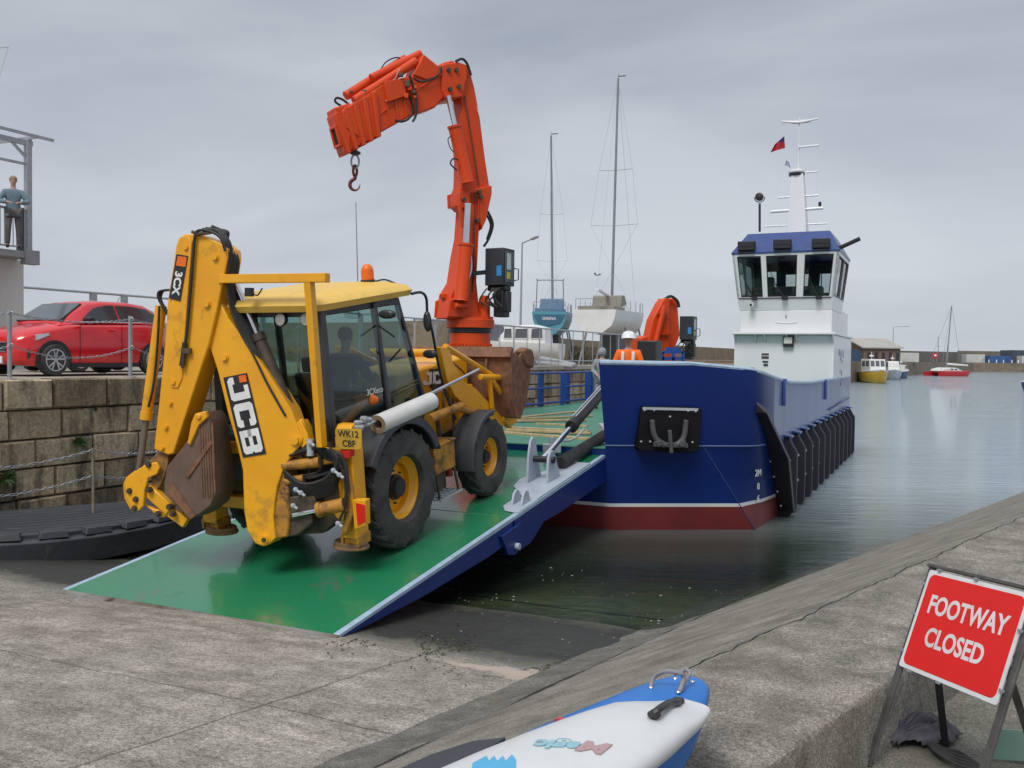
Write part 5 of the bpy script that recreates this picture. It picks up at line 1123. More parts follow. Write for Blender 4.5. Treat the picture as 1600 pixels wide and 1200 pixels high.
b.loft([[C(1.62, 26.72, 4.3), C(4.12, 26.72, 4.3), C(4.12, 29.2, 4.3), C(1.62, 29.2, 4.3)], [C(1.56, bf_, z0), C(4.16, bf_, z0), C(4.16, 29.25, z0), C(1.56, 29.25, z0)]]); b.build('skirt', WHS, house, bevel=.01)
FQ = [C(1.56, bf_, z0), C(4.16, bf_, z0), C(4.30, tf_, z1), C(1.44, tf_, z1)]; th = (W(1, 0, 0) - W(0, 0, 0)) * .06; lt = W(0, 1, 0) - W(0, 0, 0)
holes = [(.045, .275, .03, .95), (.325, .62, .03, .95), (.69, .955, .03, .95)]
b = MB(); PF = holed(b, FQ, holes, th); fw_ = weld(b.build('front_wall', WHS, house))
SQ = [C(4.16, bf_, z0), C(4.16, 29.25, z0), C(4.30, 29.35, z1), C(4.30, tf_, z1)]; sh_ = [(.05, .5, .03, .93), (.53, .95, .03, .93)]
b = MB(); PS = holed(b, SQ, sh_, -lt * .06); sw_ = weld(b.build('side_wall', WHS, house))
SQ2 = [C(1.56, bf_, z0), C(1.56, 29.25, z0), C(1.44, 29.35, z1), C(1.44, tf_, z1)]
b = MB(); PS2 = holed(b, SQ2, sh_, lt * .06); sw2 = weld(b.build('side_wall', WHS, house))
RQ = [C(1.56, 29.25, z0), C(4.16, 29.25, z0), C(4.30, 29.35, z1), C(1.44, 29.35, z1)]; rh_ = [(.36, .60, .25, .72), (.72, .92, .25, .72), (.1, .26, .3, .8)]
b = MB(); PR = holed(b, RQ, rh_, -th); weld(b.build('rear_wall', mat('cabin_lining', (.16, .17, .17), .7), house))
WG = glass('wheelhouse_glass', (.42, .50, .50), rough=.02)
for P_, hs, par, ofs in ((PF, holes, fw_, -th * .05), (PS, sh_, sw_, lt * .004), (PS2, sh_, sw2, -lt * .004)):
    for h_ in hs:
        c = [P_(h_[0], h_[2]), P_(h_[1], h_[2]), P_(h_[1], h_[3]), P_(h_[0], h_[3])]; b = MB(); b.add([p + (th * .5 if par is fw_ else (-lt * .03 if par is sw_ else lt * .03)) for p in c], [(0, 1, 2, 3)]); b.build('window_pane', WG, par)
        b = MB(); cc_ = sum(c, V((0, 0, 0))) / 4
        for k in range(4):
            p, q_ = c[k], c[(k + 1) % 4]; p2, q2 = p.lerp(cc_, .07), q_.lerp(cc_, .07); o2 = ofs
            b.add([p + o2, q_ + o2, q2 + o2, p2 + o2, p - o2 * 3, q_ - o2 * 3, q2 - o2 * 3, p2 - o2 * 3], [(0, 1, 2, 3), (4, 5, 6, 7), (0, 1, 5, 4), (2, 3, 7, 6), (1, 2, 6, 5), (3, 0, 4, 7)])
        b.build('window_frame', BLK, par)
for k, h_ in enumerate(holes):     # wipers
    a = PF(h_[0] + (h_[1] - h_[0]) * .62, h_[2] - .04) - th * 1.2; e2 = PF(h_[0] + (h_[1] - h_[0]) * (.30), h_[2] + .28) - th * .9; e3 = PF(h_[0] + (h_[1] - h_[0]) * .12, h_[2] + .6) - th * .9
    b = MB(); b.tube([a, e2], .02, 6); b.tube([e2, e3], .008, 5); b.cbox(a, .14, .1, .1); b.build('wiper', BLK, fw_)
b = MB(); b.plan(SHIP, [(26.6, 1.6 - 6.95), (26.6, 4.1 - 6.95), (29.2, 4.1 - 6.95), (29.2, 1.6 - 6.95)], 4.62, 4.66); b.box(SHIP, 26.9, 27.5, 1.9 - 6.95, 3.8 - 6.95, 4.66, 4.98); b.box(SHIP, 28.0, 28.4, 1.9 - 6.95, 2.3 - 6.95, 4.66, 5.35); b.build('console', DKG, house, bevel=.03)
for l in (3.2, 3.28): 
    b = MB(); b.bar(SP(l + .2, 29.6, 4.45), SP(l + .2, 29.6, 5.6), .03, .03); b.build('ladder_rail', STEEL, house)
b = MB()
NV2 = mat('roof_navy', (.022, .055, .21), .4, coat=.2)
ri = [[C(1.42, tf_ - .02, z1), C(4.32, tf_ - .02, z1), C(4.32, 29.4, z1), C(1.42, 29.4, z1)], [C(1.42, tf_ - .02, z1 + .05), C(4.32, tf_ - .02, z1 + .05), C(4.32, 29.4, z1 + .05), C(1.42, 29.4, z1 + .05)], [C(1.78, tf_ + .45, z1 + .62), C(4.0, tf_ + .45, z1 + .62), C(4.0, 29.0, z1 + .62), C(1.78, 29.0, z1 + .62)]]
b.loft(ri[:1] + ri[1:]); 
ro = b.build('roof', NV2, house, bevel=.008)
for i, (u0, u1, v0, v1) in enumerate(((1153, 1180, 375, 393), (1208, 1237, 371, 391), (1268, 1298, 369, 390))):
    PLf = frame(SP(2.9, tf_ - .02, 5.9), lt); c = T3(PLf, 0, [(u0 + u1) / 2, (v0 + v1) / 2])[0]; fr_ = frame(c, lt)
    b = MB(); b.box(fr_, -.235, .235, -.1, .12, -.14, .12); fl_ = b.build('floodlight', BLK, ro, bevel=.02)
    b = MB(); b.box(fr_, -.2, .2, -.115, -.095, -.02, .1); b.build('floodlight_glass', mat('lamp_dark_glass', (.03, .03, .035), .08), fl_)
    b = MB(); b.bar(fr_ @ V((-.2, -.05, -.19)), fr_ @ V((.2, -.05, -.19)), .03, .03); b.bar(fr_ @ V((-.2, -.05, -.2)), fr_ @ V((-.22, -.0, 0)), .03, .03); b.bar(fr_ @ V((.2, -.05, -.2)), fr_ @ V((.22, -.0, 0)), .03, .03); b.build('lamp_bracket', BLK, fl_)
b = MB(); p, q_ = SP(4.25, 26.9, 6.0), SP(4.78, 26.8, 6.22); b.tube([p, q_], .06, 10); b.tube([SP(4.2, 27, 5.95), p], .03, 6); b.ball(SP(4.2, 26.7, 6.02), .06); b.build('side_lamp', BLK, house)
b = MB(); fr_ = frame(SP(3.0, 26.58, 3.45), lt); b.box(fr_, -.14, .14, -.1, .02, -.17, .13); wl2 = b.build('deck_lamp', BLK, house, bevel=.01)
b = MB(); b.box(fr_, -.11, .11, -.115, -.1, -.08, .1); b.build('lens', mat('lamp_pale', (.6, .63, .6), .2), wl2)
b = MB(); b.tube([SP(1.98, 26.6, 4.47), SP(1.98, 26.42, 4.45)], .07, 14); cm_ = b.build('camera_housing', WHS, house)
b = MB(); b.tube([SP(1.98, 26.43, 4.45), SP(1.98, 26.405, 4.45)], .035, 12); b.build('camera_lens', BLK, cm_)
PLQ = mat('placard', (.05, .05, .055), .6)
for l, z, w_, h_ in ((2.37, 3.07, .2, .05), (2.37, 2.98, .2, .07), (2.38, 2.86, .16, .05), (2.39, 2.77, .12, .07), (2.0, 2.62, .16, .14), (2.5, 2.14, .26, .1)):
    b = MB(); fr_ = frame(SP(l, 26.598, z), lt); b.box(fr_, -w_ / 2, w_ / 2, -.01, .004, -h_ / 2, h_ / 2); b.build('placard', PLQ, house)
b = MB(); fr_ = frame(SP(2.9, 26.715, 4.12), lt); b.box(fr_, -.012, .012, -.01, .004, -.04, .04); b.build('placard', PLQ, house)
b = MB(); b.tube(sag(SP(2.62, 26.7, 3.98), SP(3.2, 26.7, 3.98), .03, 6), .008, 5); b.build('handle', WHS, house)
# emblem on the side of the deckhouse: small blue-grey marks
EMB = mat('emblem_blue', (.15, .2, .33), .5); fs = frame(SP(4.2, 28.0, 2.6), W(1, 0, 0) - W(0, 0, 0)); rnd = random.Random(5)
for k, (a, c, w_, h_) in enumerate(((0, .55, .1, .22), (.35, .35, .3, .06), (.5, .5, .12, .25), (.85, .3, .35, .06), (1.1, .5, .1, .25), (.3, .0, .25, .05), (.75, -.05, .1, .18), (.95, -.25, .3, .05), (.55, -.35, .1, .15))):
    b = MB(); b.prism(fs, [(a - w_ / 2, c), (a, c + h_ / 2), (a + w_ / 2, c), (a, c - h_ / 2)], -.002, -.012) ; b.build('emblem_mark', EMB, house)

# ---- mast with yards
mo = SP(2.75, 28.3, 6.45); MF = frame(mo, lt)
mast = root('mast', None, None, mo); mast.parent = vs_root; mast.location = mo - SR
b = MB(); q = tr(MF, 0, [1231, 356, 1263, 356, 1256, 272, 1238, 272]); b.loft([[MF @ V((x, y, z)) for y in (0,) for x in (0,)] for z in (0,)] if False else [[MF @ V((cx + k * w_ / 2, yy * w_ / 2, z)) for k, yy in ((-1, -1), (1, -1), (1, 1), (-1, 1))] for cx, w_, z in (((q[0][0] + q[1][0]) / 2, q[1][0] - q[0][0], 0.0), ((q[2][0] + q[3][0]) / 2 + .0, q[2][0] - q[3][0], q[2][1]))]); b.build('mast_tower', WHS, mast, bevel=.01)
b = MB(); q = T3(MF, 0, [1247, 275, 1249, 183]); b.tube(q, [.045, .02], 8); b.build('mast_pole', WHS, mast)
for pts, r_, curve in (([1222, 190, 1250, 191, 1279, 185], .03, 1), ([1248, 230, 1279, 227], .03, 0), ([1250, 270, 1277, 268], .025, 0), ([1216, 309, 1279, 305], .028, 0), ([1204, 331, 1286, 325], .045, 0), ([1194, 354, 1293, 349], .022, 0)):
    q = T3(MF, -.05, pts); b = MB(); b.tube(spl(q, 6), r_, 8)
    if curve: b.prism(MF, tr(MF, 0, [1224, 189, 1278, 185, 1262, 192, 1240, 194]), -.01, .01)
    b.build('yard', WHS, mast)
b = MB(); c = T3(MF, 0, [1245, 270])[0]; Mz = Matrix.Translation(c) @ Matrix.Rotation(pi / 2, 4, 'X'); b.lathe(Mz, [(-.03, .2), (0, .24), (.05, .24), (.08, .2)], 24); rd = b.build('radar_dome', WHS, mast)
b = MB(); b.lathe(Mz @ Matrix.Translation((0, -.06, 0)), [(-.05, .12), (-.03, .22), (.02, .23), (.03, .2)], 24); b.build('radar_base', BLK, rd)
for u, v in ((1281, 320), (1243, 306)):
    c = T3(MF, -.05, [u, v])[0]; b = MB(); b.tube([c - V((0, 0, .04)), c + V((0, 0, .08))], .045, 8); b.build('mast_lamp', BLK, mast)
b = MB(); b.tube(T3(MF, 0, [1278, 227, 1276, 306]), .006, 4); b.tube(T3(MF, 0, [1223, 190, 1216, 308]), .006, 4); b.tube(T3(MF, 0, [1225, 190, 1230, 270]), .004, 4); parts(b, 'halyard', WHS, mast)
b = MB(); q = T3(MF, -.3, [1187, 362, 1187, 318]); b.tube(q, .035, 8); sl_ = b.build('searchlight_pole', BLK, vs_root)
c = T3(MF, -.3, [1187, 308])[0]; b = MB(); fr_ = frame(c, lt)
b.lathe(fr_, [(-.1, .1), (-.09, .12), (.02, .115), (.1, .05)], 18); b.tube([fr_ @ V((.15 * cos(R(a)), 0, .15 * sin(R(a)))) for a in lin(180, 360, 12)], .014, 6); b.build('searchlight', BLK, sl_)
# flag
FLR = mat('flag_red', (.45, .012, .03), .8, nscale=3); c0 = T3(MF, -.02, [1226, 212])[0]
def flag(name, pxs, m, label, cat, canton=None):
    q = T3(MF, -.02, pxs); n = 8; b = MB(); vs_ = []
    for i in range(n + 1):
        for j in range(n + 1):
            u, v = i / n, j / n; p = q[0] * (1 - u) * (1 - v) + q[1] * u * (1 - v) + q[2] * u * v + q[3] * (1 - u) * v
            p = p + V((0, 1, 0)) * .04 * sin(u * 9 + v * 2); vs_.append(p)
    fs_ = []
    for i in range(n):
        for j in range(n):
            b.cur = 1 if (canton and i < 4 and j >= 5) else 0
            b.add([vs_[i * (n + 1) + j], vs_[(i + 1) * (n + 1) + j], vs_[(i + 1) * (n + 1) + j + 1], vs_[i * (n + 1) + j + 1]], [(0, 1, 2, 3)])
    o = weld(b.build(name, m, None, sharp=80), 80)
    tag(o, label, cat); return o
flag('flag', [1227, 231, 1204, 238, 1210, 226, 1226, 212], [FLR, mat('flag_blue', (.03, .03, .13), .8)], 'red ensign flag flying from the ship mast', 'flag', True)
q = T3(MF, -.05, [1216, 228, 1220, 234]); 
flag('small_flag', [1236, 262, 1227, 258, 1228, 249, 1234, 255], [mat('flag_pale', (.35, .4, .55), .8), FLR], 'small faded blue and white flag below the red flag on the ship mast', 'flag')

# ---- deck rail on the far side
for s, w_ in ((18.2, .12), (19.6, .14), (21.6, .14), (23.6, .16), (25.7, .16), (26.75, .08), (27.85, .16), (28.9, .08), (30.0, .12)):
    b = MB(); b.box(SHIP, s - w_ / 2, s + w_ / 2, -4.15 - 6.95 + (.0 if w_ > .1 else .3), -4.0 - 6.95 + (0 if w_ > .1 else .25), 1.43, 2.45); b.build('rail_post', BLUE, vs_root, bevel=.01)
for z in (1.52, 1.98, 2.43):
    b = MB(); b.tube([SP(-4.0, 18.0, z), SP(-4.0, 30, z)], .035, 8); b.build('deck_rail', BLUE, vs_root)
b = MB(); b.box(SHIP, 30.2, 31.6, -4.1 - 6.95, -3.1 - 6.95, 1.43, 2.48); b.build('deck_locker', mat('locker_blue', (.20, .30, .38), .5, grime=(.12, .14, .15)), vs_root, bevel=.02)
b = MB(); c = aty(1021, 552, 19.0); b.box(SHIP, 17.95, 18.35, c.x * CH - c.y * SH - .2, c.x * CH - c.y * SH + .2, 1.43, 3.27) ; b.build('exhaust_box', BLK, vs_root, bevel=.02)
b = MB(); y_ = 20.2; q = [aty(u, v, y_) for u, v in ((1035, 570), (1035, 550), (1067, 550), (1067, 570), (1052, 550), (1052, 570), (1035, 560), (1067, 560), (1040, 545), (1062, 545))]
for i, j in ((0, 1), (1, 2), (2, 3), (4, 5), (6, 7), (8, 9)): b.bar(q[i], q[j], .07, .07)
for i in (0, 3): b.bar(V((q[i].x, q[i].y, 1.43)), q[i], .07, .07)
b.build('winch_frame', BLUE, vs_root)

# ================================================================ cranes on board
OC = mat('crane_orange', (.64, .066, .006), .42, spec=.3, scr=(.18, .03, .015), scrs=5, scrp=.65, col2=(.66, .055, .009), nscale=2, coat=.05, bump=.0006, bscale=9, grime=(.28, .04, .015), gscale=2.2, gpos=.62, gamt=.4)
co = W(19.5, -10.2, 1.43)
crane = root('deck_crane', 'tall orange folding crane with hook raised on the ship behind the yellow digger', 'crane', co, 'cranes on the ship')
CF_ = frame(co, V((-.85, -.53, 0)))
CL = frame(co, V((1, -.04, 0)))         # lateral frame facing the quay side
def cz(v, u=735): return tr(CL, 0, [u, v])[0][1] + co.z
cxx = tr(CL, 0, [735, 500])[0][0]; CX = co + V((1, -.04, 0)) * cxx; CX.z = 0
b = MB(); Mz = Matrix.Translation(CX) @ Matrix.Rotation(-pi / 2, 4, 'X')     # local y -> -z ; use direct rings instead
def disc(b, prof, c=CX, n=36): b.loft([[V((c.x + r * cos(2 * pi * k / n), c.y + r * sin(2 * pi * k / n), z)) for k in range(n)] for z, r in prof])
disc(b, [(1.43, .62), (1.5, .62), (1.5, .5), (cz(540), .48), (cz(521), .48)]); b.build('pedestal', OC, crane)
b = MB(); disc(b, [(cz(520), .50), (cz(513.5), .50)]); b.build('slew_gap', BLK, crane)
b = MB(); disc(b, [(cz(513), .57), (cz(500), .57), (cz(499.5), .54), (cz(497), .54)]); ring_ = b.build('slew_ring', OC, crane, bevel=.01)
b = MB()
for k in range(40): a = 2 * pi * k / 40; b.tube([V((CX.x + .52 * cos(a), CX.y + .52 * sin(a), cz(499))), V((CX.x + .52 * cos(a), CX.y + .52 * sin(a), cz(495)))], .022, 6); b.tube([V((CX.x + .50 * cos(a), CX.y + .50 * sin(a), cz(541))), V((CX.x + .50 * cos(a), CX.y + .50 * sin(a), cz(537)))], .022, 6)
bo = b.build('bolt_ring', OC, ring_); bo['kind'] = 'stuff'
b = MB(); b.prism(CF_, tr(CF_, .3, [699, 498, 751, 498, 745, 440, 748, 380, 752, 300, 733, 298, 728, 370, 722, 400, 716, 440, 704, 460]), .3, -.3); b.build('column', OC, crane, bevel=.03)
b = MB(); b.prism(CF_, tr(CF_, .36, [700, 495, 702, 468, 722, 462, 742, 470, 752, 498]), .3, .38); b.prism(CF_, tr(CF_, .36, [700, 495, 702, 468, 722, 462, 742, 470, 752, 498]), -.3, -.36); b.tube(T3(CF_, .5, [711, 478, 731, 478]), .07, 12); b.build('column_cheek', OC, crane, bevel=.02)
b = MB(); b.prism(CF_, tr(CF_, 0, [688, 459, 706, 457, 708, 472, 702, 470, 690, 467]), -.08, .1); b.build('stop_bracket', OC, crane, bevel=.02)
def cyl(name, par, F_, t, u0, v0, u1, v1, r_, m): 
    b = MB(); p, q_ = T3(F_, t, [u0, v0, u1, v1]); d = (q_ - p); b.tube([p, p + d * .04, p + d * .04, q_ - d * .04, q_], [r_ * 1.12, r_ * 1.12, r_, r_, r_ * 1.1], 18); return b.build(name, m, par)
cyl('lift_cylinder', crane, CF_, .48, 728, 381, 720, 470, .165, OC); cyl('lift_rod', crane, CF_, .48, 731, 318, 728, 384, .07, CHR)
MBP = [724, 102, 733, 104, 742, 138, 750, 182, 758, 245, 765, 290, 766, 302, 757, 345, 750, 362, 744, 336, 722, 328, 716, 322, 715, 306, 721, 290, 722, 250, 718, 200, 722, 165, 716, 120]
b = MB(); b.prism(CF_, tr(CF_, .2, MBP), .2, -.22); mbm = b.build('main_boom', OC, crane, bevel=.03)
b = MB(); b.prism(CF_, tr(CF_, .22, [715, 300, 740, 296, 766, 290, 766, 304, 757, 345, 750, 360, 742, 320, 720, 326, 726, 350, 720, 356, 715, 322]), .2, .3); b.prism(CF_, tr(CF_, .22, [715, 300, 766, 290, 766, 304, 757, 345, 750, 360, 742, 320, 716, 322]), -.22, -.32); b.build('boom_cheek', OC, mbm, bevel=.02)
cyl('fold_cylinder', crane, CF_, .38, 710, 196, 730, 285, .155, OC); cyl('fold_rod', crane, CF_, .38, 700, 150, 711, 198, .065, CHR)
OB = [692, 154, 680, 168, 640, 182, 590, 210, 560, 214, 540, 200, 534, 172, 600, 130, 640, 118, 690, 104, 716, 112, 722, 140, 712, 152]
b = MB(); b.prism(CF_, tr(CF_, .26, OB), .26, -.26); ob = b.build('outer_boom', OC, crane, bevel=.03)
b = MB(); b.prism(CF_, tr(CF_, .3, [690, 100, 716, 97, 730, 102, 730, 118, 722, 152, 696, 156, 690, 140]), .32, -.32); b.prism(CF_, tr(CF_, .3, [694, 96, 712, 92, 716, 100, 694, 106]), .2, -.2); b.build('knuckle', OC, crane, bevel=.03)
b = MB(); b.prism(CF_, tr(CF_, .1, [640, 120, 656, 88, 678, 106, 690, 104, 684, 122, 660, 128]), .3, -.25); b.build('cradle', OC, ob, bevel=.02)
for t_, pts, r_ in ((.16, [553, 158, 650, 96], .10), (-.16, [540, 150, 634, 92], .10), (.0, [580, 122, 657, 84], .09)):
    b = MB(); b.tube(T3(CF_, t_, pts), r_, 14); b.build('extension_cylinder', OC, ob)
b = MB(); b.prism(CF_, tr(CF_, .3, [600, 128, 630, 122, 634, 150, 604, 160]), .26, .34); b.build('guard_plate', OC, ob, bevel=.01)
# nested telescopic sections at the tip
ux = V((-.85, -.53, 0)).normalized()
tp = tr(CF_, 0, [522, 168, 536, 212, 552, 238, 566, 236, 560, 205, 548, 160]); 
xs_ = [p[0] for p in tr(CF_, .26, [596, 215, 583, 224, 572, 231, 561, 236, 548, 238])]
pa, pb_ = tr(CF_, .26, [590, 140])[0], tr(CF_, .26, [596, 214])[0]
for k in range(5):
    t0 = k / 4; top = tr(CF_, .26, [586 - 14 * k, 142 + 8 * k])[0]; bot = tr(CF_, .26, [594 - 11 * k, 214 + 6 * k])[0]
    dx, dz = bot[0] - top[0], bot[1] - top[1]; L_ = .10
    w_ = .30 - .022 * k
    b = MB(); b.prism(CF_, [top, (top[0] + L_, top[1] - .05), (bot[0] + L_, bot[1] - .05), bot], w_ + .04, -w_ - .04); b.build('boom_section', OC, ob, bevel=.02)
    if k < 4:
        b = MB(); b.prism(CF_, [(top[0] - .02, top[1] - .05), (top[0] + .3, top[1] - .22), (bot[0] + .3, bot[1] - .1), (bot[0] - .02, bot[1] + .05)], w_ - .02, -w_ + .02); b.build('boom_section', OC, ob, bevel=.01)
# tip head; the shade in its open end is painted as a dark panel
H0 = tr(CF_, .24, [548, 160, 548, 240, 522, 168, 538, 230])
top0, bot0, top1, bot1 = H0
b = MB(); b.prism(CF_, [top0, (top1[0], top1[1]), (bot1[0], bot1[1]), bot0], .24, -.24); th_ = b.build('tip_head', OC, crane, bevel=.03)
e0 = CF_ @ V((top1[0] + .01, 0, top1[1])); e1 = CF_ @ V((bot1[0] + .01, 0, bot1[1])); yv = CF_.to_3x3() @ V((0, 1, 0))
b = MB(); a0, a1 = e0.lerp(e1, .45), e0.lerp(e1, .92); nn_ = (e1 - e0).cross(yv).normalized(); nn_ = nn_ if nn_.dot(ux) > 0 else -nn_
b.add([a0 - yv * .12, a0 + yv * .12, a1 + yv * .12, a1 - yv * .12, a0 - yv * .12 + nn_ * .012, a0 + yv * .12 + nn_ * .012, a1 + yv * .12 + nn_ * .012, a1 - yv * .12 + nn_ * .012], [(0, 1, 2, 3), (4, 5, 6, 7), (0, 1, 5, 4), (1, 2, 6, 5), (2, 3, 7, 6), (3, 0, 4, 7)]); b.build('tip_shade', mat('opening_shade', (.05, .012, .01), .8), th_)
b = MB()
for yy in (-1, 1): b.bar(a0 + yv * .15 * yy + nn_ * .02, a1 + yv * .15 * yy + nn_ * .02, .06, .06)
b.bar(a0 - yv * .18 + nn_ * .02, a0 + yv * .18 + nn_ * .02, .06, .06); b.bar(a1 - yv * .18 + nn_ * .02, a1 + yv * .18 + nn_ * .02, .06, .06); b.build('tip_rim', OC, th_, bevel=.01)
# hook
hc = T3(CF_, 0, [555, 234])[0]; HK = mat('hook_red', (.16, .03, .025), .4, .3)
b = MB(); b.tube([hc + V((0, 0, .12)), hc], .05, 10); b.loft([[hc + V((r * cos(2 * pi * k / 16), r * sin(2 * pi * k / 16), z)) for k in range(16)] for z, r in ((-.02, .06), (-.05, .12), (-.09, .12), (-.12, .05))]); sw = b.build('swivel', GREASE, crane)
def loop(c, rx, rz_, r_, m, n=16, par=sw, name='shackle', ax=V((1, 0, 0))): b = MB(); b.tube([c + ax * rx * cos(2 * pi * k / n) + V((0, 0, rz_ * sin(2 * pi * k / n))) for k in range(n + 1)], r_, 8); return b.build(name, m, par)
loop(hc - V((0, 0, .26)), .085, .15, .022, STEEL); loop(hc - V((0, 0, .46)), .05, .12, .03, HK, ax=V((.7, .7, 0)))
b = MB(); c = hc - V((0, 0, .76)); pts = [hc - V((0, 0, .52)), hc - V((-.01, 0, .60))] + [c + V((.11 * cos(R(a)), 0, .13 * sin(R(a)))) for a in (75, 30, -10, -50, -90, -130, -170, -205, -225)]
pts = [hc - V((0, 0, .52)), hc - V((0, 0, .62))] + [c + V((.11 * cos(R(a)), 0, .12 * sin(R(a)))) for a in (110, 150, 190, 230, 270, 310, 350, 375)]
b.tube(spl(pts, 4), [.04] * 16 + [.042 - .002 * i for i in range(100)][:len(spl(pts, 4)) - 16], 10); b.build('hook', HK, sw)
# hoses and pipes of the crane
for t_, pts, r_ in ((.34, [690, 104, 684, 118, 660, 128, 646, 122], .022), (.3, [640, 150, 646, 168, 640, 184, 628, 190, 618, 188], .025), (.36, [640, 118, 650, 150, 650, 178, 645, 190], .028), (.0, [548, 166, 536, 156, 526, 153, 524, 159, 534, 166, 545, 172], .026), (-.1, [590, 118, 602, 98, 618, 90, 628, 92], .015),
                    (.32, [712, 96, 722, 92, 730, 100, 736, 118], .03), (-.35, [762, 330, 770, 350, 764, 372, 756, 385], .03), (-.3, [760, 335, 767, 352, 761, 374], .03), (.5, [716, 250, 708, 248, 704, 256, 714, 266], .018), (.45, [706, 212, 700, 218, 704, 232, 710, 238], .012), (.6, [734, 390, 737, 410, 736, 425, 731, 440, 729, 465], .016)):
    b = MB(); b.tube(spl(T3(CF_, t_, pts)), r_, 8); b.build('hydraulic_hose', HOSE if r_ != .016 else LBL, crane)
for t_, pts in ((.32, [602, 158, 610, 154, 614, 146, 622, 142]), (.32, [610, 128, 618, 122, 622, 112, 626, 108])):
    b = MB(); b.tube(spl(T3(CF_, t_, pts)), .014, 6); b.build('pipe', mat('pipe_pink', (.6, .3, .25), .4), crane)
rnd = random.Random(2)
for k in range(12):
    c = T3(CF_, .36, [638 + rnd.uniform(-12, 12), 124 + rnd.uniform(-8, 30)])[0] if k < 7 else T3(CF_, .2, [556 + rnd.uniform(-14, 14), 148 + rnd.uniform(-5, 7)])[0]
    b = MB(); b.cbox(c, rnd.uniform(.05, .12), .08, rnd.uniform(.05, .14)); b.build('valve', GREASE if k % 2 else OC, ob, bevel=.008)
# black hydraulic cabinet on the crane
def cabinet(par, o, k, F_=None):
    """o = upper left front corner; k = metres scale"""
    Fm = frame(o, V((.87, -.49, 0)))     # x to the right
    b = MB(); b.box(Fm, 0, .50 * k, -.0, .55 * k, -.88 * k, 0); cb = b.build('control_cabinet', mat('cabinet_black', (.025, .03, .036), .4, coat=.1), par, bevel=.02 * k)
    b = MB(); b.box(Fm, .501 * k, .52 * k, .08 * k, .47 * k, -.80 * k, -.08 * k); b.build('cabinet_door', mat('cabinet_grey', (.10, .12, .13), .5), cb, bevel=.005)
    b = MB(); b.box(Fm, .521 * k, .528 * k, .14 * k, .32 * k, -.5 * k, -.12 * k); b.build('sticker', mat('sticker_white', (.62, .66, .68), .5), cb)
    b = MB(); b.box(Fm, .521 * k, .528 * k, .14 * k, .3 * k, -.72 * k, -.56 * k); b.build('sticker', mat('sticker_yellow', (.6, .55, .06), .5), cb)
    b = MB(); b.box(Fm, .33 * k, .46 * k, -.014, -.002, -.66 * k, -.42 * k); b.build('sticker', mat('sticker_blue', (.03, .25, .6), .5), cb)
    b = MB(); b.tube([Fm @ V((.52 * k, .5 * k, -.45 * k)), Fm @ V((.62 * k, .52 * k, -.47 * k)), Fm @ V((.62 * k, .52 * k, -.72 * k)), Fm @ V((.52 * k, .5 * k, -.74 * k))], .014, 6); b.build('grab_handle', BLK, cb)
    b = MB(); b.box(Fm, .18 * k, .44 * k, .1 * k, .45 * k, -1.62 * k, -.9 * k); b.box(Fm, .0 * k, .5 * k, .1 * k, .4 * k, -1.0 * k, -.88 * k); b.box(Fm, .36 * k, .52 * k, .15 * k, .4 * k, -1.5 * k, -1.0 * k); b.build('valve_block', BLK, cb, bevel=.03 * k)
    r9 = random.Random(9)
    for j in range(7): 
        x = r9.uniform(0, .5) * k; b = MB(); b.tube(spl([Fm @ V((x, -.03, -.95 * k)), Fm @ V((x + r9.uniform(-.15, .1) * k, -.08, -1.1 * k)), Fm @ V((x + r9.uniform(-.2, .0) * k, -.05, -1.25 * k)), Fm @ V((x + .05, 0, -1.4 * k))]), .02 * k, 6); b.build('hydraulic_hose', HOSE, cb)
    return Fm
FM1 = cabinet(crane, aty(758, 388, 21.6), .98)
b = MB(); b.bar(aty(733, 428, 21.5), aty(762, 425, 21.7), .07, .10); b.build('cabinet_arm', BLK, crane)
b = MB(); c = aty(757, 462, 21.8); b.tube([c, c - V((0, 0, .12)), c - V((0, 0, .14)), c - V((0, 0, .55))], [.08, .10, .14, .14], 14); b.build('slew_motor', OC, crane, bevel=.0)
# second crane, folded, at the stern
c2 = W(30.6, -8.7, 1.43); cr2 = root('deck_crane', 'smaller orange crane folded down on the ship stern beyond the man in the hard hat', 'crane', c2, 'cranes on the ship')
C2F = frame(c2, V((-.9, -.43, 0)))
b = MB(); b.prism(C2F, tr(C2F, .3, [1013, 560, 1013, 533, 1020, 500, 1026, 488, 1034, 472, 1040, 466, 1046, 466, 1046, 560]), .3, -.1); b.build('main_boom', OC, cr2, bevel=.03)
b = MB(); b.prism(C2F, tr(C2F, .1, [1040, 466, 1056, 466, 1060, 474, 1064, 523, 1056, 545, 1034, 548, 1040, 500]), .05, -.4); b.build('outer_boom', OC, cr2, bevel=.03)
b = MB(); b.prism(C2F, tr(C2F, .2, [1000, 528, 1016, 524, 1030, 545, 1056, 545, 1056, 575, 1000, 575]), .25, -.35); b.build('column', OC, cr2, bevel=.03)
b = MB(); b.tube(T3(C2F, .4, [1022, 545, 1038, 478]), .09, 12); b.build('lift_cylinder', OC, cr2)
for pts in ([1027, 489, 1042, 490], [1024, 521, 1052, 521]): b = MB(); b.bar(*T3(C2F, .38, pts), .08, .05); b.build('stiffener', OC, cr2)
b = MB(); b.tube(spl(T3(C2F, .2, [1038, 468, 1048, 463, 1058, 470, 1061, 480])), .05, 8); b.build('hydraulic_hose', HOSE, cr2)
b = MB(); disc(b, [(1.43, .4), (2.0, .4)], V((c2.x, c2.y, 0))); b.build('pedestal', OC, cr2)
cabinet(cr2, aty(1062, 494, 30.5), .88)
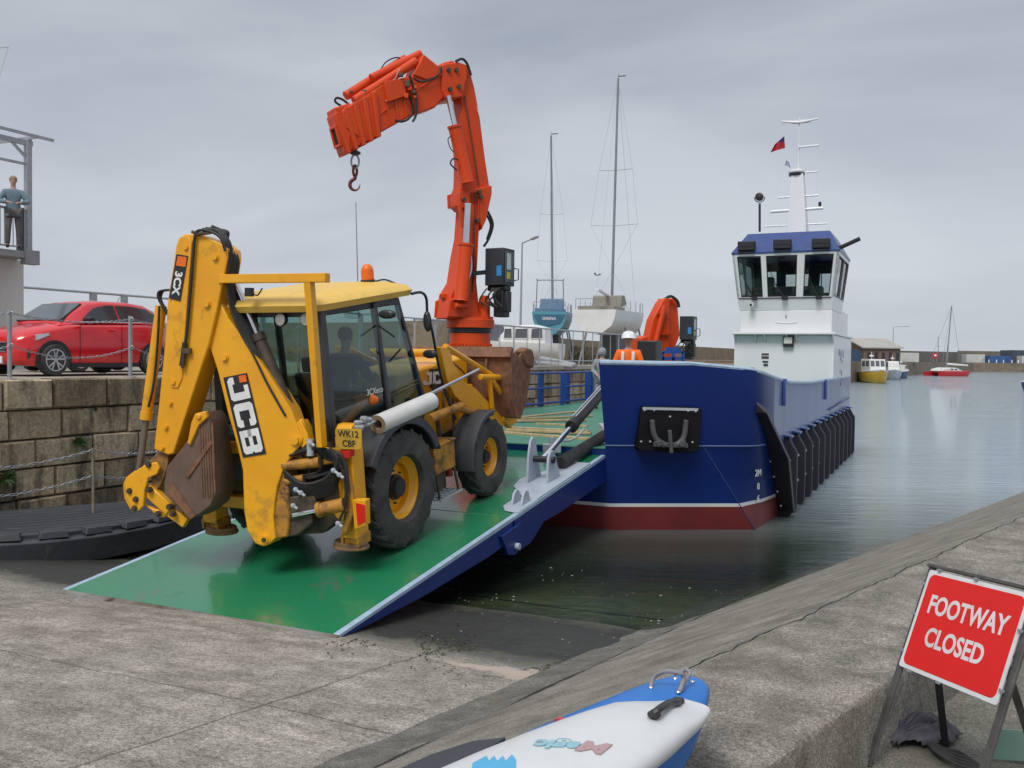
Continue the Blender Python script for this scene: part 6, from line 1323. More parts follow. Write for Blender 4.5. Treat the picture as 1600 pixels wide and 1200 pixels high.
# man in hi-vis on deck
HV = mat('hivis_orange', (.95, .17, .008), .8, col2=(.85, .13, .006), nscale=9, bump=.006, bscale=14)
mp_ = aty(982, 560, 17.4); b = MB(); b.box(I4, mp_.x - .5, mp_.x + .5, mp_.y - .4, mp_.y + .5, 1.425, 1.655); b.build('deck_step', STEEL, vs_root, bevel=.01) 
person('person in orange hi-vis jacket and white hard hat on the ship deck', V((mp_.x, mp_.y, 1.66)), pi - .2, HV, mat('work_trousers', (.03, .04, .07), .8), HAIRD, 'work', hat=WHT, stripe=mat('reflective_tape', (.65, .66, .62), .3), scale=.96)

b = MB(); q = T3(CF_, .24, [744, 165, 749, 178, 750, 186, 746, 172]); b.add([p for p in q] + [p + CF_.to_3x3() @ V((0, .006, 0)) for p in q], [(0, 1, 2, 3), (4, 5, 6, 7)]); b.build('sticker', WLET, mbm)
for k, (t_, pts) in enumerate(((.32, [744, 300, 741, 360, 740, 420, 738, 455]), (.32, [748, 310, 746, 370, 743, 430]), (.23, [726, 150, 734, 200, 742, 250, 748, 290]), (.27, [680, 120, 650, 142, 610, 166, 580, 190]))):
    b = MB(); b.tube(spl(T3(CF_, t_, pts)), .014, 6); b.build('pipe', OC if k % 2 else GREASE, crane)
for k, (u, v) in enumerate(((700, 110), (712, 110), (702, 140), (716, 136), (724, 312), (750, 308), (745, 345), (708, 470), (738, 474), (748, 300))):
    b = MB(); c = T3(CF_, .3, [u, v])[0]; nn2 = CF_.to_3x3() @ V((0, 1, 0)); b.tube([c - nn2 * .05, c + nn2 * .07], .05, 12); b.build('pin', GREASE, crane)
for k in range(5):
    b = MB(); q = T3(CF_, .275, [640 - 13 * k, 128 + 5 * k, 648 - 13 * k, 176 + 7 * k]); b.bar(q[0], q[1], .03, .03); b.build('stiffener', OC, ob)
# ================================================================ left quay: car, posts and chains, lookout, mat, weeds
def Q(x, y, z): return QF @ V((x, y, z))
fw_c = aty(82, 560, 17.4); fw_c.z = QZ
xv = -V((sin(QD), cos(QD), 0)); yv2 = V((cos(QD), -sin(QD), 0))
car_o = fw_c - yv2 * .74 - xv * 1.17
CAR = frame(car_o, xv)
CRED = mat('car_red', (.70, .008, .014), .22, col2=(.58, .007, .011), nscale=1, coat=.8)
def make_car(label, paint, O=CAR):
    r = root('parked_car', label, 'car', O.translation)
    def c(x, y, z): return O @ V((x, y, z))
    S = [(1.83, .30, .62, .50, .70), (1.78, .22, .70, .66, .80), (1.6, .19, .78, .75, .86), (1.35, .18, .86, .79, .93), (1.0, .18, .93, .805, 1.00), (.8, .18, .97, .81, 1.04), (0, .18, 1.0, .81, 1.04), (-1.0, .18, 1.03, .81, 1.06), (-1.35, .19, 1.03, .80, 1.06), (-1.55, .22, 1.00, .76, 1.04), (-1.66, .32, .92, .66, .96)]
    b = MB(); rings = []
    for x, zs_, zb, y, zc in S:
        rings.append([c(x, sg_y * y_, z) for sg_y, y_, z in ((1, y * .93, zs_), (1, y * .99, zs_ + .12), (1, y, (zs_ + zb) / 2), (1, y * .985, zb - .06), (1, y * .93, zb), (1, y * .5, zc), (-1, y * .5, zc), (-1, y * .93, zb), (-1, y * .985, zb - .06), (-1, y, (zs_ + zb) / 2), (-1, y * .99, zs_ + .12), (-1, y * .93, zs_))])
    b.loft(rings); body = b.build('body', paint, r, sharp=62)
    G = [(.98, .96, .70, .99, .60), (.62, 1.0, .74, 1.24, .62), (.32, 1.02, .745, 1.42, .58), (-.05, 1.03, .745, 1.475, .57), (-.7, 1.04, .745, 1.485, .56), (-1.1, 1.04, .74, 1.45, .55), (-1.4, 1.04, .72, 1.34, .54), (-1.6, 1.02, .68, 1.06, .56)]
    b = MB(); b.loft([[c(x, y, zb), c(x, y2 + .04, zt - .06), c(x, y2, zt - .015), c(x, y2 * .5, zt + .012), c(x, -y2 * .5, zt + .012), c(x, -y2, zt - .015), c(x, -y2 - .04, zt - .06), c(x, -y, zb)] for x, zb, y, zt, y2 in G]); b.build('cabin', paint, r, sharp=62)
    WGm = mat('car_window', (.045, .055, .06), .05, coat=.8)
    for sg in (1, -1):
        def gy(x, z):
            zt = 1.40; return sg * (.748 - (z - 1.02) * .335)
        for nm, pts in (('side_window', [(.52, 1.06), (.42, 1.16), (.2, 1.32), (-.1, 1.39), (-.30, 1.40), (-.36, 1.07)]), ('rear_side_window', [(-.40, 1.07), (-.34, 1.40), (-.75, 1.395), (-1.1, 1.36), (-1.32, 1.24), (-1.38, 1.12)])):
            b = MB(); P = [c(x, gy(x, z) + sg * .004, z) for x, z in pts]; P2 = [c(x, gy(x, z) - sg * .03, z) for x, z in pts]; n = len(P); b.add(P + P2, [list(range(n)), list(range(n, 2 * n))] + [(i, (i + 1) % n, n + (i + 1) % n, n + i) for i in range(n)]); b.build(nm, WGm, body)
        b = MB(); b.bar(c(.62, sg * .765, 1.035), c(-1.28, sg * .765, 1.085), .012, .018); b.build('chrome_strip', CHR, body)
        b = MB(); b.ball(c(.50, sg * .88, 1.10), 1, (1, 1, 1), 12, Matrix.Identity(4)) if False else b.loft([[c(.50 + dx, sg * (.83 + .2 * t), 1.09 + dz * (.7 if t else 1)) for dx, dz in ((.07, -.05), (.09, .03), (-.02, .07), (-.05, -.04))] for t in (0, .5, 1)]); b.build('wing_mirror', BLK, body, bevel=.02)
        b = MB(); b.prism(O, [(1.46, .76), (1.20, .88), (1.22, .82), (1.46, .66), (1.66, .60), (1.70, .66)], sg * .70, sg * .80) if False else b.loft([[c(1.76, sg * .60, .60), c(1.76, sg * .58, .68), c(1.78, sg * .5, .64)], [c(1.50, sg * .775, .67), c(1.50, sg * .765, .76), c(1.62, sg * .66, .76)], [c(1.28, sg * .802, .76), c(1.28, sg * .79, .80), c(1.3, sg * .77, .81)]]); b.build('headlight', mat('headlight', (.55, .57, .6), .1, .4), body)
        b = MB(); b.loft([[c(1.80, sg * .42, .30), c(1.80, sg * .42, .42), c(1.77, sg * .46, .40)], [c(1.66, sg * .735, .32), c(1.66, sg * .735, .48), c(1.6, sg * .74, .4)]]); b.build('fog_lamp', BLK, body)
        b = MB(); b.bar(c(-.36, sg * .812, .25), c(-.36, sg * .812, 1.0), .006, .008); b.bar(c(.62, sg * .812, .25), c(.62, sg * .812, .98), .006, .008); parts(b, 'door_gap', mat('door_gap', (.06, .002, .002), .7), body)
        b = MB(); b.bar(c(-.22, sg * .825, .90), c(-.06, sg * .825, .90), .025, .03); b.build('door_handle', paint, body, bevel=.008)
        b = MB(); b.prism(O, [(.8, .16), (-.8, .16), (-.8, .24), (.8, .24)], sg * .77, sg * .80); b.build('sill', BLK, body)
        for x in (1.17, -1.17):
            b = MB(); b.prism(O, arc((x, .31), .36, -25, 205, 22), sg * .70, sg * .813); b.build('wheel_arch', BLK, body)
            Mw = O @ Matrix.Translation((x, sg * .74, .30)); b = MB(); b.lathe(Mw, [(-.09, .20), (-.09, .28), (-.06, .30), (.06, .30), (.09, .28), (.09, .20)], 30, caps=True); w = b.build('wheel', TYRE, r)
            b = MB(); b.lathe(Mw, [(sg * .02, .0), (sg * .02, .20), (sg * .092, .205), (sg * .095, .19)], 30, caps=False); b.build('wheel_well', BLK, w)
            b = MB()
            for k in range(5):
                for da in (-13, 13):
                    a = R(72 * k + 18); a2 = a + R(da); p = [Mw @ V((.04 * cos(a), sg * .085, .04 * sin(a))), Mw @ V((.19 * cos(a2), sg * .09, .19 * sin(a2)))]; b.bar(p[0], p[1], .028, .02, Mw.to_3x3() @ V((0, 1, 0)))
            b.lathe(Mw, [(sg * .07, .19), (sg * .097, .19), (sg * .097, .212), (sg * .07, .212)], 30, caps=False); b.lathe(Mw, [(sg * .07, .0), (sg * .07, .045), (sg * .098, .04), (sg * .098, 0)], 12, caps=False); b.build('alloy_rim', mat('alloy', (.62, .63, .65), .3, .6), w)
    b = MB(); P = [(.88, .64, 1.02), (.88, -.64, 1.02), (.36, -.55, 1.36), (.36, .55, 1.36)]
    b.add([c(x + .05, y, z + .05) for x, y, z in P] + [c(x, y, z) for x, y, z in P], [(0, 1, 2, 3), (4, 5, 6, 7), (0, 1, 5, 4), (1, 2, 6, 5), (2, 3, 7, 6), (3, 0, 4, 7)]); b.build('windscreen', mat('car_screen', (.05, .06, .065), .06, coat=.6), body)
    b = MB(); b.prism(O, [(1.80, .42), (1.835, .46), (1.835, .60), (1.79, .66)], -.36, .36); b.build('grille', BLK, body, bevel=.01)
    b = MB(); b.bar(c(1.84, -.38, .62), c(1.84, .38, .62), .02, .02); b.bar(c(1.84, -.34, .45), c(1.84, .34, .45), .02, .02); parts(b, 'grille_trim', CHR, body)
    b = MB(); b.prism(O, [(1.82, .22), (1.86, .24), (1.85, .36), (1.82, .36)], -.26, .26); b.build('number_plate', WHT, body)
    b = MB(); b.tube([c(-.9, 0, 1.44), c(-1.0, 0, 1.62)], .006, 5); b.build('aerial', BLK, body)
    return r
make_car('shiny red hatchback parked on the quay behind the chain posts', CRED)
# a second car parked behind it, only its wheels and flank show under and beyond the red one
O2 = frame(Q(6.0, 5.0, QZ), xv)
make_car('red car parked landward of the red hatchback, mostly hidden by it', mat('car_red_dark', (.32, .01, .012), .25, coat=.7), O2)

# chain posts on the edge
def chain(name, pts, label, par=None, r_=.014):
    b = MB(); P = spl(pts, 1); L_ = 0; out = []
    for i in range(len(pts) - 1):
        p, q_ = V(pts[i]), V(pts[i + 1]); n = max(1, int((q_ - p).length / .055)); d = (q_ - p).normalized()
        for k in range(n):
            a = p.lerp(q_, k / n); e_ = p.lerp(q_, (k + 1.25) / n); s_ = d.cross(V((0, 0, 1))).normalized() if (k % 2) else V((0, 0, 1)); s_ *= r_
            b.tube([a, a.lerp(e_, .2) + s_, a.lerp(e_, .8) + s_, e_, a.lerp(e_, .8) - s_, a.lerp(e_, .2) - s_, a], .006, 4)
    o = b.build(name, GALV, par)
    return tag(o, label, 'chain') if not par else o
xs = [.32 - 2.4, .32, 2.72, 5.1, 7.5]
NMS = ['galvanised post holding the chains at the far left of the quay edge', 'galvanised chain post in front of the headlight of the red car', 'galvanised chain post in front of the rear door of the red car', 'galvanised chain post on the quay edge behind the digging arm', 'galvanised chain post on the quay edge behind the digger cab']
for x, nm in zip(xs, NMS):
    r = root('chain_post', nm, 'post', Q(x, .22, QZ - .01), 'chain posts on the quay edge')
    b = MB(); b.tube([Q(x, .22, QZ - .01), Q(x, .22, 3.58)], .036, 12); b.build('post', GALV, r)
    b = MB(); b.cbox(Q(x, .22, QZ + .006), .16, .16, .016); b.build('foot_plate', GALV, r)
    for z in (3.52, 3.0):
        b = MB(); c = Q(x, .18, z); b.tube([c + V((.03 * cos(a), 0, .03 * sin(a))) for a in lin(0, 2 * pi, 10)], .008, 5); b.build('chain_ring', GALV, r)
for i in range(4):
    for z, dsg, wd_ in ((3.52, .10, 'upper'), (3.0, .20, 'lower')):
        chain('chain', sag(Q(xs[i], .18, z), Q(xs[i + 1], .18, z), dsg, 8), '%s chain hanging between %s' % (wd_, ['the far left post and the post by the headlight', 'the two posts in front of the red car', 'the rear door post and the post behind the digging arm', 'the posts behind the digging arm and the cab'][i]))
# railing behind the cars
b0 = root('railing', 'grey steel railing running along the terrace behind the red car', 'railing', Q(18, 9.2, QZ))
b = MB(); b.tube([Q(5.0, 9.2, 4.62), Q(34, 9.2, 4.62)], .035, 8); b.build('top_rail', GALV, b0)
for x in (6.0, 9.3, 10.4, 13.5, 16.5, 19.5, 22.5, 25.5, 28.5, 31.5): b = MB(); b.box(QF, x - .09, x + .09, 9.15, 9.27, QZ - .01, 4.62); b.build('rail_post', GALV, b0)
# lookout building and balcony
LB = root('lookout_building', 'white building with a steel framed balcony above the quay at the left edge', 'building', Q(2, 10, QZ))
RENDER = mat('white_render', (.66, .65, .62), .85, col2=(.58, .57, .54), nscale=1, bump=.003, bscale=20, grime=(.4, .38, .33), gscale=1, gpos=.6, streak=3)
b = MB(); b.box(QF, -8, tr(QF, 8.35, [37, 450])[0][0], 8.35, 14, QZ - .01, 5.245); b.build('wall', RENDER, LB)
b = MB(); b.box(QF, -8, 6.3, 7.7, 9.4, 5.25, 5.42); b.box(QF, 6.05, 6.42, 7.65, 7.9, 5.1, 5.46); b.build('balcony_slab', mat('slab_grey', (.32, .33, .34), .7), LB, bevel=.01)
b = MB(); b.box(QF, 6.12, 6.26, 7.72, 7.86, 5.42, 8.25); b.box(QF, -2, -1.86, 7.72, 7.86, 5.42, 8.25); parts(b, 'frame_post', GALV, LB, bevel=.008)
b = MB(); b.bar(Q(-8, 7.79, 8.15), Q(6.3, 7.79, 8.15), .1, .12); b.bar(Q(-8, 7.79, 7.62), Q(6.2, 7.79, 7.62), .06, .06); b.bar(Q(5.75, 7.79, 8.1), Q(6.19, 7.79, 7.75), .06, .06); b.bar(Q(-8, 7.5, 8.38), Q(6.7, 7.5, 8.30), .05, .07); b.bar(Q(6.25, 7.5, 8.3), Q(6.25, 10, 8.3), .05, .07); parts(b, 'frame_beam', GALV, LB)
b = MB(); b.bar(Q(-8, 7.79, 6.45), Q(6.1, 7.79, 6.45), .07, .06); b.build('balcony_rail', GALV, LB)
b = MB(); b.box(QF, 5.9, 6.05, 7.74, 7.84, 5.42, 6.5); b.build('rail_post', mat('dark_steel', (.07, .08, .09), .5, .4), LB)
b = MB(); b.bar(Q(-8, 7.79, 5.52), Q(6.0, 7.79, 5.52), .04, .04)
b.build('balcony_bottom_rail', GALV, LB)
for k in range(34): b = MB(); x = 5.78 - .115 * k; b.bar(Q(x, 7.79, 5.52), Q(x, 7.79, 6.43), .018, .018); b.build('baluster', GALV, LB)
pp = aty(21, 397, Q(5.2, 8.05, 0).y); pp.z = 5.42
person('person in a pale blue jacket and grey trousers leaning on the balcony rail', pp, -2.6, mat('pale_blue_cloth', (.16, .24, .28), .85, nscale=8, bump=.006, bscale=12), mat('grey_cloth', (.12, .115, .11), .85, nscale=8, bump=.005, bscale=12), mat('fair_hair', (.33, .24, .16), .8, nscale=20), 'lean', scale=.98)
# mast tip in the top left corner
b = MB(); p = aty(-16, 160, 40); q_ = aty(-22, -20, 40); b.tube([p, q_], .02, 5); b.bar(aty(-18, 75, 40), aty(13, 74, 40), .03, .03); b.bar(aty(13, 74, 40), aty(-2, 125, 40), .012, .012)
b.tube([p, V((p.x - .3, p.y, 2.4))], .02, 5)
tag(b.build('thin_mast', GALV, None), 'thin wire topped mast at the upper left corner of the picture', 'mast')
# rubber mat stack at the foot of the wall
MATB = mat('black_mat', (.028, .031, .038), .55, col2=(.045, .048, .055), nscale=3, bump=.002, bscale=14, grime=(.10, .10, .09), gscale=3, gpos=.56, gamt=.5)
fr_px = [(-120, 843), (0, 838), (80, 833), (160, 824), (230, 812), (290, 798), (325, 788)]; bk_px = [(330, 776), (200, 783), (0, 798), (-120, 806)]
zt = .48; top = [onz(u, v, zt) for u, v in fr_px + bk_px]; nfr = len(fr_px)
mt = root('rubber_mat', 'stack of black rubber matting with toothed edge lying at the foot of the quay wall', 'mat', (top[1].x, top[1].y, .1))
b = MB(); n = len(top); ctr = sum(top, V((0, 0, 0))) / n
def outw(p, k): d = (p - ctr); d.z = 0; return p + d.normalized() * k
b.loft([[outw(p, .10) + V((0, 0, -.42)) for p in top], [outw(p, .14) + V((0, 0, -.1)) for p in top], [outw(p, .10) + V((0, 0, -.07)) for p in top], [outw(p, .0) + V((0, 0, -.07)) for p in top], [p for p in top]]); b.build('mat_body', MATB, mt, bevel=.01)
ptsf = spl([onz(u, v, zt) for u, v in fr_px], 8); 
cum = [0]
for a, c in zip(ptsf, ptsf[1:]): cum.append(cum[-1] + (c - a).length)
def atl(l):
    for i in range(len(cum) - 1):
        if cum[i + 1] >= l: return ptsf[i].lerp(ptsf[i + 1], (l - cum[i]) / max(1e-6, cum[i + 1] - cum[i]))
    return ptsf[-1]
l = .2
while l < cum[-1] - .5:
    p, q_ = atl(l), atl(l + .38); d = (q_ - p).normalized(); nn = V((d.y, -d.x, 0)); b = MB()
    b.loft([[p + nn * .10 + V((0, 0, -.06)), q_ + nn * .10 + V((0, 0, -.06)), q_ - nn * .1 + V((0, 0, -.02)), p - nn * .1 + V((0, 0, -.02))], [p + nn * .07 + d * .03 + V((0, 0, .03)), q_ + nn * .07 - d * .03 + V((0, 0, .03)), q_ - nn * .1 - d * .03 + V((0, 0, .03)), p - nn * .1 + d * .03 + V((0, 0, .03))]]); b.build('edge_tooth', MATB, mt, bevel=.008); l += .56
b = MB(); rnd = random.Random(8)     # ribs of the upper surface
for k in range(9):
    t0 = (k + 1) / 10; P = [top[nfr - 1 - i].lerp(top[nfr + min(3, int(i * .65))], t0) for i in range(nfr)]
    b.tube(spl([p + V((0, 0, .0)) for p in P], 3), .006, 4)
rb2 = b.build('surface_ribs', MATB, mt); rb2['kind'] = 'stuff'
# post and low chains at the foot of the wall
cp = aty(146, 788, 13.95); ct = aty(145, 700, 13.95)
r = root('chain_post', 'slim rusty post carrying low chains in front of the quay wall above the black mat', 'post', cp)
b = MB(); b.tube([V((cp.x, cp.y, .2)), ct], .022, 8); b.build('post', mat('grey_rusty_post', (.30, .27, .22), .8, col2=(.2, .15, .1), nscale=9), r)
for dz, lab in ((-.03, 'upper low chain strung along the foot of the quay wall'), (-.42, 'bottom low chain strung along the foot of the quay wall')):
    a = V((ct.x, ct.y, ct.z + dz)); chain('chain', sag(a - QF.to_3x3() @ V((2.6, 0, 0)), a, .12, 8)[:-1] + sag(a, a + QF.to_3x3() @ V((2.2, 0, 0)), .14, 8), lab)
# weeds growing in the wall
LEAF = mat('weed_green', (.06, .13, .03), .6, col2=(.03, .075, .02), nscale=12)
def weed(u, v, sz, label, n=260, seed=0):
    rnd = random.Random(seed); q0 = tr(QF, -.02, [u, v])[0]; c = QF @ V((q0[0], -.0, q0[1])); b = MB()
    for i in range(n):
        a = rnd.uniform(0, 2 * pi); el = rnd.uniform(-.5, 1.3); L_ = sz * rnd.uniform(.35, 1); d = QF.to_3x3() @ V((cos(a) * cos(el) * 1.2, -abs(sin(a)) * cos(el) * .6 - .1, sin(el) * .8)); d.normalize()
        m_ = c + d * L_ * .5; e_ = c + d * L_ - V((0, 0, L_ * .35 * rnd.random())); s_ = d.cross(V((rnd.uniform(-1, 1), rnd.uniform(-1, 1), rnd.uniform(-1, 1)))).normalized() * rnd.uniform(.004, .010)
        b.add([c, m_ - s_, e_, m_ + s_], [(0, 1, 2, 3)])
    tag(b.build('weed', LEAF, None, sharp=180), label, 'plant', 'weeds in the quay wall')
weed(122, 692, .19, 'green tuft of weed growing in the quay wall near the middle', 320, 1); weed(8, 748, .24, 'green weed tuft low in the quay wall at the left edge', 340, 2); weed(150, 640, .07, 'tiny weed sprig in the upper joint of the quay wall', 60, 3)

# railing along the quay edge beyond the digger
r = root('railing', 'galvanised railing on the quay edge between the crane and the bow', 'railing', Q(22, .3, QZ))
for z, rr in ((3.95, .028), (2.78, .02)): b = MB(); b.tube([Q(12.5, .3, z), Q(33.5, .3, z)], rr, 6); b.build('rail', GALV, r)
x = 12.6; k = 0
while x < 33.6: b = MB(); b.bar(Q(x, .3, QZ - .01), Q(x, .3, 3.96), .05 if k % 2 == 0 else .03, .05 if k % 2 == 0 else .03); b.build('rail_post', GALV, r); x += 1.05; k += 1
LEDG = mat('pale_coping', (.46, .41, .33), .9, col2=(.36, .31, .24), nscale=2, bump=.006, bscale=14)
b = MB(); b.box(QF, 12, 34.2, -.06, .75, QZ + .002, QZ + .14); tag(b.build('coping', LEDG, None), None, None, None, 'structure')
# ================================================================ boats on the quay, far pier, harbour boats
TEAL = mat('hull_teal', (.10, .32, .42), .35, nscale=1, col2=(.09, .29, .38)); OFFW = mat('hull_offwhite', (.74, .74, .72), .4, nscale=1, col2=(.66, .66, .64), grime=(.3, .28, .24), gscale=1.5, gpos=.6)
KEEL = mat('keel_grey', (.13, .14, .15), .7, nscale=2, grime=(.2, .12, .08), gscale=2, gpos=.6); ALU = mat('mast_alu', (.30, .31, .33), .4, .6)
def hull(b, F_, L_, B, dep, z0, transom=.8, bowrise=.35, flat=.35):
    """F_: x forward to the bow; z0 keel line height"""
    rings = []
    for t in lin(0, 1, 9):
        x = L_ * t; w = B / 2 * (transom + (1 - transom) * sin(min(1, t / .4) * pi / 2)) * (1 - max(0, (t - .45) / .55) ** 2.1) + .02; zt = z0 + dep + bowrise * t * t; zk = z0 + .0 + (dep * .9) * max(0, (t - .8) / .2) ** 1.5
        hgt = zt - zk
        rings.append([F_ @ V((x + (.35 * t * (h_ - 1) if t > .9 else 0), s_ * w * k, zk + hgt * h_)) for s_, k, h_ in ((1, .0, 0), (1, flat, .04), (1, .80, .35), (1, .96, .7), (1, 1, 1), (-1, 1, 1), (-1, .96, .7), (-1, .80, .35), (-1, flat, .04))])
    b.loft(rings)
def rigline(b, p, q_, r_=.007): b.tube([p, q_], r_, 4)
def yacht(o, hd, L_, B, dep, z0, mat_, mast_top, mast_xy, spreaders, label, group, tilt=0, arch=False, canopy=None):
    r = root('sailing_yacht', label, 'boat', o, group); F_ = frame(V((o.x, o.y, 0)), (sin(hd), cos(hd), 0))
    b = MB(); hull(b, F_, L_, B, dep, z0, .82, .3); hl = b.build('hull', mat_, r, sharp=50)
    b = MB(); b.prism(F_, [(L_ * .30, z0 + .2), (L_ * .62, z0 + .2), (L_ * .56, QZ + .15), (L_ * .33, QZ + .15)], -.45, .45); b.build('keel', KEEL, r, bevel=.04)
    for x in (.25, .6):
        for s_ in (-1, 1): b = MB(); b.bar(F_ @ V((L_ * x, s_ * B * .55, QZ - .01)), F_ @ V((L_ * x, s_ * B * .38, z0 + .5)), .1, .1); b.build('cradle_prop', GALV, r)
    b = MB(); b.box(F_, L_ * .22, L_ * .7, -.35, .35, QZ - .01, QZ + .14); b.build('keel_block', mat('sleeper', (.12, .09, .06), .9), r)
    b = MB(); zt = z0 + dep; b.loft([[F_ @ V((x, y * w, z)) for y, z in ((-1, zt - .02), (-.85, zt + h_), (.85, zt + h_), (1, zt - .02))] for x, w, h_ in ((L_ * .28, B * .34, .42), (L_ * .42, B * .33, .5), (L_ * .68, B * .2, .3), (L_ * .72, B * .15, .05))]); cb = b.build('coachroof', OFFW, r, bevel=.03)
    b = MB(); b.box(F_, .3, L_ * .27, -B * .36, B * .36, zt - .3, zt + .22); b.box(F_, .5, L_ * .26, -B * .22, B * .22, zt + .2, zt + .24); b.build('cockpit', canopy or OFFW, r, bevel=.05)
    if canopy:
        b = MB(); b.prism(F_, [(L_ * .25, zt + .2), (L_ * .27, zt + .95), (L_ * .33, zt + 1.0), (L_ * .40, zt + .5)], -B * .3, B * .3); b.build('spray_hood', canopy, r, bevel=.06)
    mb_ = F_ @ V((mast_xy[0], mast_xy[1], zt + .3)); b = MB(); b.tube([mb_, mast_top], [.085, .06], 8); ms_ = b.build('mast', ALU, r)
    ax = V((cos(hd), -sin(hd), 0)); b = MB()
    for fz, hw in spreaders:
        c = mb_.lerp(mast_top, fz); b.tube([c - ax * hw + V((0, 0, .06)), c, c + ax * hw + V((0, 0, .06))], .022, 5)
    parts(b, 'spreader', ALU, ms_)
    b = MB(); sp = sorted(spreaders)
    for s_ in (-1, 1):
        prev = F_ @ V((mast_xy[0], s_ * B * .46, zt))
        for fz, hw in sp: c = mb_.lerp(mast_top, fz) + ax * s_ * hw + V((0, 0, .06)); rigline(b, prev, c); prev = c
        rigline(b, prev, mast_top)
    rigline(b, F_ @ V((.1, 0, zt)), mast_top); rigline(b, F_ @ V((L_ * .98, 0, zt + .3)), mast_top); parts(b, 'rigging_wire', ALU, ms_)
    b = MB(); c = mast_top; b.tube([c, c + V((0, 0, .25))], .01, 4); b.bar(c + V((0, 0, .1)), c + V((.45, 0, .14)), .02, .05); b.build('wind_vane', BLK, ms_)
    for t in lin(.03, .9, 7):
        for s_ in (-1, 1):
            w = B / 2 * (.82 + .18 * sin(min(1, t / .4) * pi / 2)) * (1 - max(0, (t - .45) / .55) ** 2.1); p = F_ @ V((L_ * t, s_ * w * .95, zt + .25 * t * t)); b = MB(); b.tube([p, p + V((0, 0, .62))], .016, 5); b.build('stanchion', ALU, r)
    b = MB(); P = [F_ @ V((.1, s_ * B * .38, zt + .6)) for s_ in (-1, 1)]; b.tube(P, .016, 5); b.build('pushpit', ALU, r)
    if arch:
        b = MB(); b.tube(spl([F_ @ V((.6, -B * .34, zt)), F_ @ V((.6, -B * .32, zt + 1.9)), F_ @ V((.6, -B * .28, zt + 2.0)), F_ @ V((.6, B * .28, zt + 2.0)), F_ @ V((.6, B * .32, zt + 1.9)), F_ @ V((.6, B * .34, zt))]), .035, 6); b.build('stern_arch', ALU, r)
    return r, F_, hl
yt = aty(856, 500, 60); r_t, FT, ht = yacht(V((yt.x, 58, QZ)), R(6), 9.5, 2.55, 1.45, 4.3 - .0, TEAL, aty(861, 212, 61.2), (3.4, 0), ((.28, 1.0), (.55, .75)), 'teal hulled sailing yacht standing on its keel ashore with bare mast', 'yachts laid up ashore', arch=True, canopy=mat('blue_canvas', (.12, .2, .30), .8, nscale=3))
b = MB(); fr_ = frame(FT @ V((-.03, 0, 5.15)), FT.to_3x3() @ V((0, -1, 0))); b.prism(fr_, [(-1.0, .42), (1.0, .42), (.7, -.12), (0, -.3), (-.7, -.12)], -.01, .0); b.build('transom_panel', mat('teal_dark', (.05, .15, .24), .4), ht)
text('transom_name', 'SERENA', quadM(fr_ @ V((0, -.02, .16)), fr_ @ V((1, -.02, .16)), fr_ @ V((0, -.02, 1.16))), .18, WLET, ht, .004, .02)
yw = aty(940, 505, 52); r_w, FW, hw_ = yacht(V((yw.x - .5, 51, QZ)), R(20), 10.5, 2.9, 1.35, 4.2, OFFW, aty(966, 122, 54.5), (3.9, 0), ((.36, 1.4), (.60, 1.0)), 'white sailing yacht with very tall mast standing ashore behind the bow', 'yachts laid up ashore', canopy=mat('tan_canvas', (.25, .23, .19), .8, nscale=3))
b = MB(); b.tube([aty(950, 462, 54), aty(934, 452, 50)], .09, 8); b.build('boom', OFFW, r_w)
# small white cabin boat and spars on the quay
mo_ = aty(815, 560, 37); mo_.z = QZ
MBF = frame(V((mo_.x + 1.6, mo_.y, 0)), (-.97, .22, 0)); r = root('cabin_boat', 'small white cabin boat with framed windows on the quay behind the railing', 'boat', mo_)
b = MB(); hull(b, MBF, 4.6, 1.9, .75, QZ + .25, .85, .25); b.build('hull', OFFW, r, sharp=50)
b = MB(); b.prism(MBF, [(.5, QZ + .95), (.55, QZ + 1.62), (.9, QZ + 1.72), (2.0, QZ + 1.7), (2.5, QZ + 1.1), (3.4, QZ + 1.05), (3.6, QZ + .95)], -.8, .8); cb = b.build('cabin', OFFW, r, bevel=.06)
for x0, x1 in ((.62, 1.1), (1.2, 1.75), (1.85, 2.2)):
    P = [(x0, QZ + 1.18), (x0 + .03, QZ + 1.58), (x1 - .03, QZ + 1.56), (x1, QZ + 1.18)]; b = MB(); b.prism(MBF, P, .79, .805); b.build('window', mat('boat_window', (.10, .11, .12), .1), cb)
    b = MB(); PP = [MBF @ V((a, .81, c)) for a, c in P + P[:1]]; b.tube(PP, .02, 5); b.build('window_frame', OFFW, cb)
b = MB(); b.prism(MBF, [(2.3, QZ + 1.0), (2.6, QZ + 1.75), (3.6, QZ + 1.5), (4.6, QZ + 1.05)], -.8, .8); b.build('cover', mat('boat_cover', (.12, .12, .16), .8, nscale=2, bump=.01, bscale=4), r, bevel=.05)
b = MB(); b.box(MBF, .6, 3.8, -.3, .3, QZ - .01, QZ + .3); b.build('trailer', GALV, r)
for i, (a, c, lab) in enumerate((((846, 560), (900, 571), 'upper grey spar lying on the quay behind the railing'), ((840, 566), (896, 573), 'lower grey spar lying on the quay behind the railing'))):
    b = MB(); b.tube([aty(*a, 36), aty(*c, 34.5)], .09, 10); tag(b.build('spar', mat('grey_spar', (.35, .36, .37), .5), None), lab, 'spar')
